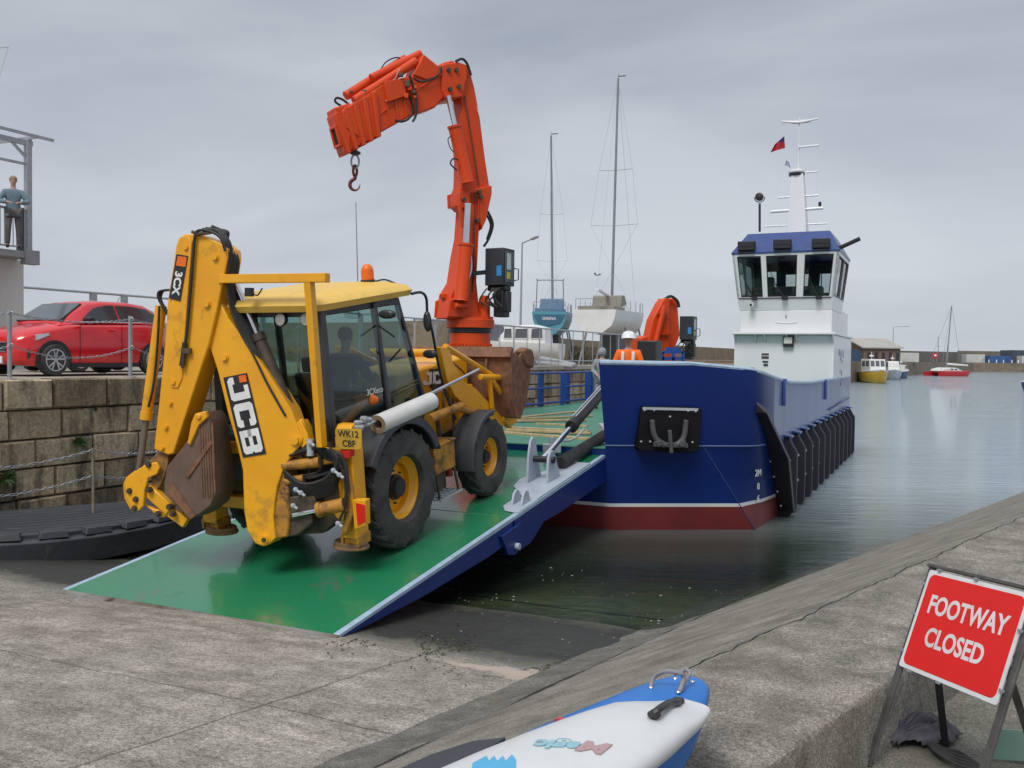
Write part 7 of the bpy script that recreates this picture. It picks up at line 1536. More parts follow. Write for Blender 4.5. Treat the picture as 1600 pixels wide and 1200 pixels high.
# brushwood bank and sea wall behind the boatyard
BRUSH = mat('brushwood', (.15, .10, .07), .9, col2=(.10, .10, .05), nscale=1)
b = MB(); rnd = random.Random(12); A_ = aty(890, 560, 60); B_ = aty(945, 560, 66)
for i in range(1500):
    t = rnd.random(); p = A_.lerp(B_, t); p.y += rnd.uniform(0, 1.5); p.z = QZ + rnd.random() ** 1.5 * 1.1; d = V((rnd.uniform(-1, 1), rnd.uniform(-1, 1), rnd.uniform(.2, 1.4))).normalized() * rnd.uniform(.15, .4); s_ = V((rnd.uniform(-1, 1), rnd.uniform(-1, 1), 0)).normalized() * .03
    b.add([p - s_, p + s_, p + d], [(0, 1, 2)])
tag(b.build('scrub', BRUSH, None), 'brown dry scrub behind the railing under the white yacht', 'scrub', None, 'stuff')
def wall_run(name, pts, zb, th, m, label, cat='wall', kind=None):
    """pts: (x, y, ztop) polyline; wall of thickness th away from the viewer"""
    b = MB()
    for i in range(len(pts) - 1):
        a, c = V(pts[i][:2] + (0,)), V(pts[i + 1][:2] + (0,)); d = (c - a).normalized(); nn = V((-d.y, d.x, 0)); nn = nn if nn.y > 0 else -nn
        b.add([V((a.x, a.y, zb)), V((c.x, c.y, zb)), V((c.x, c.y, pts[i + 1][2])), V((a.x, a.y, pts[i][2])), V((a.x, a.y, zb)) + nn * th, V((c.x, c.y, zb)) + nn * th, V((c.x, c.y, pts[i + 1][2])) + nn * th, V((a.x, a.y, pts[i][2])) + nn * th], [(0, 1, 2, 3), (4, 5, 6, 7), (0, 1, 5, 4), (3, 2, 6, 7), (0, 3, 7, 4), (1, 2, 6, 5)])
    return tag(b.build(name, m, None), label, cat, None, kind)
def P2(u, v, y): p = aty(u, v, y); return (p.x, p.y, p.z)
SEAW = mat('sea_wall_stone', (.36, .29, .20), .95, col2=(.20, .165, .12), nscale=.35, nmix=.9, bump=.03, bscale=2.5, grime=(.13, .11, .085), gscale=.8, gpos=.52, gamt=.6, det=8)
wall_run('sea_wall', [P2(180, 505, 62), P2(560, 504, 66), P2(700, 499, 70)], 2.4, 1.5, SEAW, 'buff stone sea wall seen behind the digger cab')
wall_run('sea_wall', [P2(690, 503, 71), P2(760, 515, 84), P2(900, 531, 110), P2(1150, 545, 170), P2(1335, 551, 235)], 0, 2, SEAW, 'long buff stone sea wall receding behind the ship and the far crane')
# far pier
pier = [(aty(1290, 560, 104)), aty(1414, 566, 188), aty(1521, 567, 284), aty(1760, 570, 292)]
PST = mat('pier_stone', (.26, .20, .14), .95, col2=(.12, .095, .07), nscale=.5, nmix=.9, grime=(.05, .05, .04), gscale=.25, gpos=.55, gamt=.7, streak=.4)
PST2 = mat('pier_parapet', (.22, .20, .175), .95, col2=(.13, .12, .10), nscale=.25, nmix=.9)
wall_run('pier', [(p.x, p.y, 2.75) for p in pier], -1, 40, PST, None, None, 'structure')
wall_run('pier_wall', [P2(1330, 546, 200), P2(1407, 548, 220), P2(1495, 550, 300), P2(1535, 553, 306)], 2.6, 2, PST2, 'dark stone parapet along the far pier behind the red boat')
wall_run('pier_wall', [P2(1500, 548, 318), P2(1760, 552, 318)], 2.6, 2, PST2, 'grey parapet at the right end of the far pier')
def blk(name, u0, u1, vt, y, dep, m, label, cat='container', zb=2.76, bev=0):
    a, c = aty(u0, vt, y), aty(u1, vt, y); r = root(name, label, cat, V((a.x, y, zb))); b = MB(); b.box(I4, a.x, c.x, y, y + dep, zb, a.z); b.build('shell', m, r, bevel=bev)
    return r, a, c
def colr(nm, c, ro=.6): return mat(nm, c, ro, nscale=.4, grime=tuple(x * .5 for x in c), gscale=.3, gpos=.55)
CWH = colr('container_white', (.55, .55, .52)); CBL = colr('container_blue', (.04, .11, .30)); DKB = colr('dark_blue_steel', (.06, .08, .11))
for (u0, u1, vt, y, dep, m, lab) in ((1407, 1436, 551, 196, 3, CWH, 'white container on the far pier right of the stone shed'), (1510, 1539, 553.5, 288, 3, CWH, 'white container on the far pier left of the blue one'), (1546, 1580, 556, 290, 3, CBL, 'blue container on the far pier'), (1597, 1640, 556, 290, 3, CWH, 'white cabin at the right end of the far pier')):
    r, a, c = blk('container', u0, u1, vt, y, dep, m, lab)
    n = 8
    for k in range(n):
        x = a.x + (c.x - a.x) * (k + .5) / n; b = MB(); b.box(I4, x - .12, x + .12, y - .06, y + .02, 2.9, a.z - .15); b.build('panel_rib', m, r)
r, a, c = blk('pier_building', 1583, 1660, 547, 300, 8, DKB, 'dark flat roofed building on the right of the far pier', 'building')
for k in range(4): b = MB(); x = a.x + 1.5 + 3.4 * k; b.box(I4, x, x + 1.6, 299.9, 300.05, 2.9, 5.0); b.build('door', CBL, r)
for u, lab in ((1545, 'short pale post left of the blue container'), (1557, 'short pale post under the left of the blue container'), (1568, 'short pale post under the middle of the blue container'), (1581, 'short pale post between the blue container and dark building'), (1591, 'short pale post before the dark building')):
    p = aty(u, 567, 285.5); b = MB(); b.tube([V((p.x, p.y, 2.75)), V((p.x, p.y, 3.75))], .14, 6); tag(b.build('bollard', WHT, None), lab, 'post', 'posts on the far pier')
# stone shed
r = root('stone_shed', 'brown stone shed with pale roof on the pier behind the yellow boat', 'building', aty(1372, 566, 150)); yS = 150
STB = mat('shed_stone', (.20, .13, .095), .95, col2=(.11, .08, .06), nscale=.8, nmix=.8, grime=(.3, .24, .18), gscale=.9, gpos=.6)
a, c = aty(1350, 544, yS), aty(1407, 545, yS); lft = aty(1330, 532, yS + 6)
b = MB(); b.box(I4, a.x, c.x, yS, yS + 14, 2.4, a.z); b.build('wall', STB, r)
b = MB(); rz2 = aty(1350, 530, yS + 6).z; b.add([V((a.x - .4, yS - .4, a.z)), V((c.x + .4, yS - .4, a.z)), V((c.x + .4, yS + 7, rz2)), V((a.x - .4, yS + 7, rz2)), V((c.x + .4, yS + 14.4, a.z)), V((a.x - .4, yS + 14.4, a.z)), V((a.x - .4, yS - .4, a.z + .2)), V((c.x + .4, yS - .4, a.z + .2)), V((c.x + .4, yS + 7, rz2 + .2)), V((a.x - .4, yS + 7, rz2 + .2)), V((c.x + .4, yS + 14.4, a.z + .2)), V((a.x - .4, yS + 14.4, a.z + .2))], [(0, 1, 2, 3), (3, 2, 4, 5), (6, 7, 8, 9), (9, 8, 10, 11), (0, 1, 7, 6), (5, 4, 10, 11), (0, 3, 9, 6), (3, 5, 11, 9), (1, 2, 8, 7), (2, 4, 10, 8)]); b.build('roof', mat('pale_slate', (.42, .40, .36), .8, nscale=.5), r)
b = MB(); b.add([V((a.x, yS + .01, a.z)), V((a.x, yS + 7, rz2)), V((a.x, yS + 13.9, a.z)), V((a.x + .3, yS + .01, a.z)), V((a.x + .3, yS + 7, rz2)), V((a.x + .3, yS + 13.9, a.z))], [(0, 1, 2), (3, 4, 5), (0, 1, 4, 3), (1, 2, 5, 4)]); b.build('gable', STB, r)
b = MB(); b.box(I4, a.x - .06, a.x - .0, yS + 1, yS + 11, 2.6, a.z - .2); b.build('door', colr('door_blue', (.05, .10, .18)), r)
for k in range(5): x = a.x + .6 + 1.15 * k; b = MB(); b.box(I4, x, x + .5, yS - .05, yS + .02, 3.0, 4.3); b.build('window', mat('dark_window', (.03, .03, .035), .3), r)
# red notice board
a, c = aty(1457, 551, 236), aty(1465.5, 560, 236); r = root('notice_board', 'red notice board on the far pier left of the red boat mast', 'sign', V((a.x, 236, 2.75)))
b = MB(); b.box(I4, a.x, c.x, 235.9, 236, c.z, a.z); b.build('panel', mat('board_red', (.45, .03, .04), .5), r); b = MB(); b.box(I4, a.x + .4, c.x - .4, 235.86, 235.895, c.z + .55, a.z - .45); b.build('lettering_band', WHT, r)
b = MB(); b.box(I4, a.x + .2, a.x + .3, 236, 236.1, 2.7, a.z); b.box(I4, c.x - .3, c.x - .2, 236, 236.1, 2.7, a.z); parts(b, 'leg', GALV, r)
# lamps and slim masts
def lamp(pb, pt, arm, label, r0=.07):
    r = root('street_lamp', label, 'street lamp', pb); b = MB(); b.tube([pb, pt], [r0, r0 * .55], 8); b.build('pole', GALV, r)
    b = MB(); b.tube([pt, arm], r0 * .45, 6); b.build('arm', GALV, r)
    d = (arm - pt).normalized(); b = MB(); b.bar(arm, arm + d * r0 * 7, r0 * 2.6, r0 * 1.2); b.build('lamp_head', GALV, r, bevel=.01)
pt = aty(816, 380, 46); lamp(V((aty(812, 560, 46).x, 46, QZ)), pt, aty(830, 374, 45.5), 'grey street lamp on the quay right of the tall crane')
pt = aty(1396, 511, 172); lamp(V((aty(1395, 560, 172).x, 172, 2.7)), pt, aty(1414, 510, 172), 'slim street lamp on the far pier behind the stone shed', .11)
def pole(u0, v0, u1, v1, y, zb, label, r_=.05, cross=None):
    p = aty(u1, v1, y); pb = V((aty(u0, v0, y).x, y, zb)); b = MB(); b.tube([pb, p], [r_, r_ * .5], 6)
    if cross: b.bar(aty(cross[0], cross[2], y), aty(cross[1], cross[2], y), r_, r_)
    tag(b.build('thin_mast', ALU, None), label, 'mast')
pole(562, 540, 556, 316, 75, QZ, 'thin bare mast rising behind the digger roof', .07)
pole(938, 545, 938, 506, 70, QZ, 'short pole with crossbar behind the man in the hard hat', .05, (933, 943, 512))
pole(1466, 548, 1466, 526, 300, 2.7, 'short mast on the far pier left of the red boat', .14, (1464, 1469, 541))
pole(1477, 560, 1484, 515, 240, 2.0, 'faint slim mast leaning beside the red boat mast', .08)
# moored boats
def motorboat(u, vw, y, L_, B, hd, hm, cm, label, cab=(.25, .65, 1.5), dep=1.1, glassy=True):
    p = aty(u, vw, y); o = V((p.x, y, 0)); r = root('moored_boat', label, 'boat', o, 'boats moored in the harbour'); F_ = frame(o - V((sin(hd), cos(hd), 0)) * L_ / 2, (sin(hd), cos(hd), 0))
    b = MB(); hull(b, F_, L_, B, dep + .3, -.3, .85, .45, .5); b.build('hull', hm, r, sharp=50)
    b = MB(); hull(b, F_ @ Matrix.Translation((-.04, 0, 0)), L_ + .1, B + .08, .12, dep - .02, .85, .45, .95); b.build('gunwale', cm, r)
    x0, x1, h_ = cab[0] * L_, cab[1] * L_, cab[2]
    b = MB(); b.loft([[F_ @ V((x, s_ * w, z)) for x, s_, w, z in ((x0, -1, B * .36, z0), (x0, 1, B * .36, z0), (x1 + dx, 1, B * .30, z0), (x1 + dx, -1, B * .30, z0))] for z0, dx in ((dep, .5), (dep + h_ * .5, .3), (dep + h_, -.1))]); cb = b.build('cabin', cm, r, bevel=.06)
    if glassy:
        wm = mat('boat_window', (.10, .11, .12), .1)
        for s_ in (-1, 1):
            for k in range(2):
                xa = x0 + (x1 - x0) * (.12 + .45 * k); xb_ = xa + (x1 - x0) * .36; b = MB(); b.add([F_ @ V((xx, s_ * (B * (.36 - .06 * (xx - x0) / (x1 + .3 - x0)) + .012), zz)) for xx, zz in ((xa, dep + h_ * .5), (xb_, dep + h_ * .5), (xb_, dep + h_ * .88), (xa, dep + h_ * .88))], [(0, 1, 2, 3)]); b.build('window', wm, cb)
        for k in range(3):
            y0 = -B * .27 + B * .19 * k; b = MB(); b.add([F_ @ V((x1 + .3 - .4 * (zz - dep - h_ * .5) / (h_ * .5) + .02, yy, zz)) for yy, zz in ((y0, dep + h_ * .5), (y0 + B * .15, dep + h_ * .5), (y0 + B * .15, dep + h_ * .9), (y0, dep + h_ * .9))], [(0, 1, 2, 3)]); b.build('window', wm, cb)
    b = MB(); b.tube([F_ @ V((x0 + .6, 0, dep + h_)), F_ @ V((x0 + .6, 0, dep + h_ + 1.0))], .04, 6); b.ball(F_ @ V((x0 + .6, 0, dep + h_ + .45)), .3, (1, 1, .5)); b.build('radar', cm, cb)
    return r, F_
YH = mat('hull_yellow', (.55, .34, .03), .5, nscale=1); BWH = mat('boat_white', (.68, .68, .66), .4, nscale=.8, col2=(.6, .6, .58)); DBH = mat('hull_darkblue', (.02, .05, .14), .4)
motorboat(1366, 597, 124, 8.5, 3.3, pi + .15, YH, BWH, 'white cabin boat with mustard yellow hull moored at the pier', (.2, .68, 1.9), 1.25)
motorboat(1395, 590, 146, 7, 2.6, pi + .3, mat('hull_pale', (.35, .38, .42), .5), BWH, 'pale grey motor boat moored right of the yellow hulled boat', (.2, .6, 1.8))
motorboat(1408, 587, 160, 6, 2.3, .6, DBH, BWH, 'small dark blue boat moored against the pier steps', (.3, .7, 1.2))
motorboat(1652, 604, 98, 7, 2.8, 1.3, DBH, BWH, 'dark hulled boat with white cabin cut off by the right edge', (.25, .7, 1.5), .9)
# red catamaran
p = aty(1484, 586, 190); o = V((p.x, 190, 0)); r = root('red_catamaran', 'red sailing catamaran with white deck anchored before the far pier', 'boat', o); RDH = mat('hull_red', (.50, .02, .03), .35)
F_ = frame(o - V((3.6, 0, 0)), (1, .35, 0))
for s_ in (-1, 1):
    b = MB(); hull(b, F_ @ Matrix.Translation((0, s_ * 2.0, 0)), 8.2, 1.25, 1.15, -.3, .7, .3, .5); b.build('hull', RDH, r, sharp=50)
b = MB(); b.box(F_, 1.2, 6.0, -2.1, 2.1, .65, 1.0); b.build('bridge_deck', RDH, r, bevel=.08)
b = MB(); b.prism(F_, [(1.0, .98), (1.3, 1.45), (3.0, 1.75), (4.6, 1.7), (6.6, 1.0)], -1.7, 1.7); cb = b.build('cabin', BWH, r, bevel=.1)
for x in (3.2, 4.2): b = MB(); b.box(F_, x, x + .5, -1.73, -1.69, 1.25, 1.5); b.build('window', BLK, cb)
b = MB(); m0 = F_ @ V((3.6, 0, 1.7)); m1 = aty(1487, 478, 190); b.tube([m0, m1], [.13, .09], 8); b.build('mast', ALU, r)
b = MB(); b.tube([m0 + V((0, 0, .8)), m0 + V((4.2, -.5, .5))], [.2, .16], 8); b.build('boom', BWH, r)
b = MB(); b.tube([m1, F_ @ V((7.8, 0, .9))], .03, 4); b.tube([m1, F_ @ V((.3, 2, .9))], .03, 4); b.tube([m1, F_ @ V((.3, -2, .9))], .03, 4); parts(b, 'rigging_wire', ALU, r)
p = aty(1428, 570, 176); person('small dark figure standing at the edge of the far pier', V((p.x, 187, 2.75)) if False else V((aty(1428, 560, 203).x, 203, 2.76)), pi, mat('dark_cloth', (.03, .03, .035), .9), mat('dark_cloth', (.03, .03, .035), .9), HAIRD, 'stand', scale=1.05)
GJ = mat('grey_cloth_pale', (.30, .32, .34), .9, nscale=8, bump=.005, bscale=12)
pq = W(25.6, -9.05, 1.43); person('person in a pale grey hooded top standing on the far side of the ship deck', pq, pi - .3, GJ, GJ, HAIRD, 'work', hood=True, scale=.98)
# gull over the boatyard
p = aty(933, 430, 50); b = MB(); b.ball(p, .05, (2.0, .8, .7), 8); b.add([p, p + V((.12, 0, .09)), p + V((.26, .05, .03)), p + V((.1, .06, 0))], [(0, 1, 2, 3)]); b.add([p, p + V((-.1, 0, .14)), p + V((-.2, .05, .1)), p + V((-.1, .06, 0))], [(0, 1, 2, 3)])
tag(b.build('gull', mat('gull_grey', (.25, .25, .26), .8), None), 'small dark gull flying beside the tall mast', 'bird')
# ================================================================ foreground: sign, cloth, kayaks
TL, BL, BR, TR_ = V((1.895, 4.16, 1.983)), V((1.737, 4.095, 1.567)), V((1.867, 3.511, 1.608)), V((2.024, 3.575, 2.025))
sx_, sz_ = (BR - BL).normalized(), (TL - BL).normalized()
sgn = root('road_sign', 'red FOOTWAY CLOSED sign with white border on a grey metal A-frame', 'sign', V((1.78, 3.8, 1.13)))
SG = quadM(BL, BR, TL); SF = Matrix(((SG[0][0], -SG[0][2], SG[0][1], BL.x), (SG[1][0], -SG[1][2], SG[1][1], BL.y), (SG[2][0], -SG[2][2], SG[2][1], BL.z), (0, 0, 0, 1)))   # local x right, y into the plate, z up
def rrect(x0, x1, z0, z1, r, n=6):
    P = []
    for cx, cz_, a0 in ((x1 - r, z1 - r, 0), (x0 + r, z1 - r, 90), (x0 + r, z0 + r, 180), (x1 - r, z0 + r, 270)): P += [(cx + r * cos(R(a0 + 90 * k / n)), cz_ + r * sin(R(a0 + 90 * k / n))) for k in range(n + 1)]
    return P
b = MB(); b.prism(SF, rrect(0, .6, 0, .45, .012), 0, .004); pl = b.build('plate', mat('sign_white', (.72, .73, .74), .4, nscale=6, col2=(.62, .62, .62), grime=(.35, .33, .3), gscale=7, gpos=.64, gamt=.5), sgn)
b = MB(); b.prism(SF, rrect(.018, .582, .018, .432, .03), -.0012, .0); b.build('red_face', mat('sign_red', (.74, .012, .01), .38, nscale=5, col2=(.68, .012, .01), grime=(.45, .02, .015), gscale=5, gpos=.62, gamt=.4), pl)
LT_ = mat('sign_letters', (.78, .72, .72), .45)
for s_, x, z in (('FOOTWAY', .300, .298), ('CLOSED', .285, .158)):
    o_ = SF @ V((x, -.0016, z)); text('sign_text', s_, quadM(o_, o_ + sx_, o_ + sz_), .083, LT_, pl, .0003, .038, sx=.82 if s_ == 'FOOTWAY' else .84)
FRM = mat('frame_steel', (.16, .15, .14), .55, .5, col2=(.09, .085, .08), nscale=7, grime=(.20, .12, .07), gscale=9, gpos=.6, bump=.0008, bscale=60)
def sp_(x, z, y=0): return SF @ V((x, y, z))
def to_ground(p, d, z=1.135): return p + d * ((z - p.z) / d.z)
dn_ = -sz_
yn = SF.to_3x3() @ V((0, 1, 0))
f1 = to_ground(sp_(-.012, 0, .02), dn_); f2 = to_ground(sp_(.612, 0, .02), dn_)
b = MB(); b.bar(sp_(-.012, .475, .02), f1, .035, .014, yn); b.build('front_leg', FRM, sgn, bevel=.002)
b = MB(); b.bar(sp_(.612, .475, .02), f2, .035, .014, yn); b.build('front_leg', FRM, sgn, bevel=.002)
b = MB(); b.bar(sp_(-.03, .470, .018), sp_(.63, .470, .018), .014, .035, yn); b.build('top_bar', FRM, sgn, bevel=.002)
g3, g4 = onz(1492, 1195, 1.135), onz(1640, 1260, 1.135)
b = MB(); t3 = sp_(.09, .30, .03); g3 = onz(1478, 1172, 1.135); b.bar(sp_(.14, .0, .03).lerp(sp_(.09, .3, .03), .6), g3, .014, .03, yn); b.build('rear_leg', BLK, sgn, bevel=.002)
b = MB(); b.bar(sp_(.56, .15, .03), onz(1625, 1205, 1.135), .014, .03, yn); b.build('rear_leg', FRM, sgn, bevel=.002)
b = MB(); b.bar(sp_(.07, .2, .034), sp_(.6, .2, .034), .012, .03, yn); b.build('cross_bar', FRM, sgn)
for x, z in ((.07, .455), (.30, .455), (-.006, .38), (-.006, .24), (-.006, .07), (.606, .30), (.606, .06), (.08, -.004), (.27, -.004), (.50, -.004)):
    b = MB(); q0 = sp_(x, z, -.004); b.cbox((0, 0, 0), .018, .012, .012, Matrix.Translation(q0) @ SF.to_3x3().to_4x4()); b.tube([q0, q0 - yn * .008], .004, 6); b.build('clip', GALV, sgn)
# dark cloth by the sign
def crumple(name, ctr, rx, ry, h, m, label, cat, seed, rot=0, fold=1.0):
    b = MB(); nu, nv = 60, 44; P = []
    for i in range(nu):
        for j in range(nv):
            u, v = i / (nu - 1) * 2 - 1, j / (nv - 1) * 2 - 1; rr = sqrt(u * u + v * v); k = max(0, 1 - rr ** 2.2)
            x = u * rx * (1 + .18 * noise.noise(V((u * 2, v * 2, seed)))); y = v * ry * (1 + .18 * noise.noise(V((u * 2 + 9, v * 2, seed))))
            rdg = abs(noise.noise(V((u * 1.6 + v * 1.1, v * 3.2 - u * .6, seed + 4)))) * fold
            z = h * k ** .5 * (.35 + 1.3 * rdg) + .008 * noise.noise(V((u * 9, v * 9, seed))) + .012
            P.append(V((ctr[0] + x * cos(rot) - y * sin(rot), ctr[1] + x * sin(rot) + y * cos(rot), ctr[2] + max(.003, z))))
    fs = []
    for i in range(nu - 1):
        for j in range(nv - 1):
            u, v = (i + .5) / nu * 2 - 1, (j + .5) / nv * 2 - 1
            if u * u + v * v < 1.0 + .25 * noise.noise(V((u * 3, v * 3, seed + 7))): fs.append((i * nv + j, (i + 1) * nv + j, (i + 1) * nv + j + 1, i * nv + j + 1))
    b.add(P, fs); o = b.build(name, m, None, sharp=180); s = o.modifiers.new('t', 'SOLIDIFY'); s.thickness = .004
    bm = bmesh.new(); bm.from_mesh(o.data); bmesh.ops.delete(bm, geom=[v for v in bm.verts if not v.link_faces], context='VERTS'); bm.to_mesh(o.data); bm.free()
    return tag(o, label, cat)
c = onz(1402, 1150, 1.13)
crumple('dark_cloth', (c.x + .03, c.y - .02, 1.135), .27, .13, .11, mat('dark_wet_cloth', (.085, .075, .09), .55, col2=(.04, .036, .042), nscale=9, bump=.004, bscale=30, grime=(.14, .12, .1), gscale=6), 'dark wet cloth heaped against the kerb under the sign', 'cloth', 3, .2)
b = MB(); rnd = random.Random(21)
for k in range(5): b.tube(spl([onz(1440 + 4 * k, 1150 + 5 * k, 1.15), onz(1470, 1168 + 3 * k, 1.16), onz(1500, 1176 + 5 * k, 1.15), onz(1530 + 6 * k, 1196 + 3 * k, 1.145)], 5), .008, 6)
tag(b.build('old_rope', mat('old_rope', (.06, .055, .05), .9, nscale=20, bump=.003, bscale=80), None), 'frayed dark rope strands trailing from the cloth under the sign', 'rope')
c = onz(1352, 1150, 1.2)
b = MB(); b.tube(spl([c + V((-.03, .02, .0)), c + V((.0, -.02, .03)), c + V((.035, .01, .0)), c + V((.0, .03, -.02)), c + V((-.03, .0, .02))], 6), .007, 6); tag(b.build('tied_cord', mat('blue_grey_cord', (.10, .15, .17), .9, nscale=20), None), 'blue grey cord tied round the left sign leg', 'cord')
c = onz(1590, 1195, 1.13)
b = MB(); fr_ = frame(V((c.x, c.y, 1.14)), V((1, -.3, 0))); b.loft([[fr_ @ V((x, y, z)) for x, y, z in ((-.12, 0, 0), (.4, .02, .02), (.4, .03, .16), (-.1, .03, .13))], [fr_ @ V((x, y + .006, z)) for x, y, z in ((-.12, 0, 0), (.4, .02, .02), (.4, .03, .16), (-.1, .03, .13))]]); tag(b.build('green_board', mat('pale_green_sheet', (.16, .27, .22), .4, nscale=5), None, bevel=.002), 'pale green plastic sheet at the bottom right corner beside the sign', 'sheet')

# ---- kayaks lying along the kerb: blue one below, white one upside down on top
KN = onz(1092, 1072, 1.70); _a = onz(915, 1200, 1.72) - onz(1088, 1100, 1.72); K_ax = V((_a.x, _a.y, 0)).normalized()
def kayak(nose, ax, L_, wid, zb, zt, wfn, name, label, m, lift=lambda x: 0):
    ks = root(name, label, 'kayak', V((nose.x, nose.y, zb))); F_ = frame(V((nose.x, nose.y, 0)), ax); b = MB(); rings = []; n = 20
    for x in KX:
        w = wfn(x); a, c = zb(x) if callable(zb) else zb, zt(x)
        cy = (a + c) / 2; h_ = (c - a) / 2; rings.append([F_ @ V((x, w * (abs(cos(t)) ** .75) * (1 if cos(t) > 0 else -1), cy + h_ * (abs(sin(t)) ** .8) * (1 if sin(t) > 0 else -1))) for t in [2 * pi * k / n for k in range(n)]])
    b.loft(rings); return ks, F_, b
KX = [0, .008, .03, .07, .12, .2, .3, .42, .55, .7, .9, 1.15, 1.4, 1.7, 2.0, 2.3, 2.5, 2.62, 2.68]
BLUK = mat('kayak_blue', (.02, .17, .52), .42, col2=(.018, .15, .47), nscale=3, grime=(.10, .22, .45), gscale=6, gpos=.6, gamt=.4, bump=.0006, bscale=30); WK = mat('kayak_white', (.66, .67, .67), .42, col2=(.58, .59, .58), nscale=2, grime=(.47, .45, .40), gscale=2.6, gpos=.56, gamt=.55, bump=.0006, bscale=20)
def wf(x, w, n0, k=.62): 
    t = max(0, x); return n0 + (w - n0) * (1 - math.exp(-t / k)) if x < 1.9 else (n0 + (w - n0) * (1 - math.exp(-1.9 / k))) * max(.1, 1 - ((x - 1.9) / .8) ** 2)
r = root('blue_kayak', 'blue sit-on kayak lying on the kerb beneath the white kayak', 'kayak', V((KN.x, KN.y, 1.46))); F_ = frame(V((KN.x, KN.y, 0)), K_ax)
def shell(wfn, zb, zt, F_, mt_, name, par, yo=0, n=24, ex=.8):
    b = MB(); rings = []
    for x in KX:
        w = wfn(x); a, c = zb(x), zt(x); cy = (a + c) / 2; h_ = (c - a) / 2
        rings.append([F_ @ V((x, yo + w * (abs(cos(t)) ** ex) * (1 if cos(t) > 0 else -1), cy + h_ * (abs(sin(t)) ** .8) * (1 if sin(t) > 0 else -1))) for t in [2 * pi * k / n for k in range(n)]])
    b.loft(rings); return b.build(name, mt_, par, sharp=70)
sm = lambda t: max(0, min(1, t)) ** 2 * (3 - 2 * max(0, min(1, t)))
bz0 = lambda x: 1.64 - .165 * sm(x / .5) + (.0 if x < 2.2 else .1 * (x - 2.2)); bz1 = lambda x: 1.73 + .0 * sm(x / .4) - .02 * sm((x - .8) / .8)
shell(lambda x: wf(x, .27, .08, .38), bz0, bz1, F_, BLUK, 'hull', r, yo=-.035)
# dark cockpit recess edge
b = MB(); P = [F_ @ V((x, -.02 - (wf(x, .36, .035, .42)) * k, bz1(x) - .012)) for x, k in ((.86, .62), (.95, .80), (1.1, .88), (1.4, .9), (1.9, .9), (1.9, .55), (1.1, .5))]; b.add(P + [p - V((0, 0, .02)) for p in P], [list(range(7)), list(range(7, 14))] + [(i, (i + 1) % 7, 7 + (i + 1) % 7, 7 + i) for i in range(7)]); b.build('cockpit', mat('cockpit_grey', (.05, .052, .06), .6), r, bevel=.004)
WO = .125
_n = onz(1082, 1102, 1.72); F2 = frame(V((_n.x, _n.y, 0)), K_ax); 
wz0 = lambda x: 1.70 + .0 * x; wz1 = lambda x: 1.735 + .06 * sm(x / .35) + .03 * sm(x / 1.2)
r2 = root('white_kayak', 'scuffed white kayak hull with faded lettering stacked upside down on the blue kayak', 'kayak', F2 @ V((0, 0, 1.7)))
wsh = shell(lambda x: wf(x, .225, .07, .40), wz0, wz1, F2, WK, 'hull', r2, ex=.62)
def topw(x, y):
    w = wf(x, .225, .07, .40); a, c = wz0(x), wz1(x); k = min(.999, abs(y / w)) ** (1 / .62); return (a + c) / 2 + (c - a) / 2 * (1 - k * k) ** .4
def TS(u, v, dz=0):
    z = 1.76
    for _ in range(8):
        l_ = F2.inverted() @ onz(u, v, z); z = topw(max(0, l_.x), l_.y)
    return onz(u, v, z + dz)
def onW(x, y, dz=.003): return F2 @ V((x, y, topw(x, y) + dz))
ROPE = mat('grey_rope', (.26, .24, .26), .8, nscale=30, bump=.002, bscale=90)
def rope(P, r_, m, name, par, n=7):
    b = MB(); b.tube(spl(P, n), r_, 8); return b.build(name, m, par)
def T(u, v, z): return onz(u, v, z)
rope([T(1017, 1073, 1.73), T(1022, 1058, 1.76), T(1040, 1049, 1.79), T(1062, 1052, 1.79), T(1068, 1060, 1.77), T(1062, 1080, 1.735)], .008, ROPE, 'rope_handle', r)
rope([T(1062, 1080, 1.735), T(1072, 1062, 1.76), T(1078, 1052, 1.78), T(1070, 1046, 1.78), T(1064, 1052, 1.77)], .008, ROPE, 'rope_handle', r)
for u, v, z in ((1017, 1074, 1.73), (1055, 1060, 1.73), (1082, 1065, 1.73), (1060, 1081, 1.735)):
    b = MB(); c = T(u, v, z); b.ball(c, .010, (1, 1, .6), 10); b.build('rivet', CHR, r)
HB = mat('handle_black', (.03, .03, .032), .5)
hp = [TS(1022, 1117, .01), TS(1025, 1112, .03), TS(1036, 1104, .045), TS(1047, 1098, .045), TS(1057, 1097, .03), TS(1060, 1095, .01)]
b = MB(); P = spl(hp, 6); b.tube(P, [.012 if 4 < i < len(P) - 5 else .015 for i in range(len(P))], 8); hd_ = b.build('carry_handle', HB, r2)
for c in (hp[0], hp[-1]): b = MB(); b.ball(c + V((0, 0, .001)), .022, (1, 1, .55), 12); b.build('handle_end', HB, hd_); b = MB(); b.ball(c + V((0, 0, .012)), .007, (1, 1, .5), 8); b.build('rivet', CHR, hd_)
rope([T(867, 1131, 1.705), T(872, 1124, 1.73), T(884, 1127, 1.73), T(887, 1133, 1.71)], .008, mat('red_toggle', (.45, .06, .08), .6), 'toggle', r, 4)
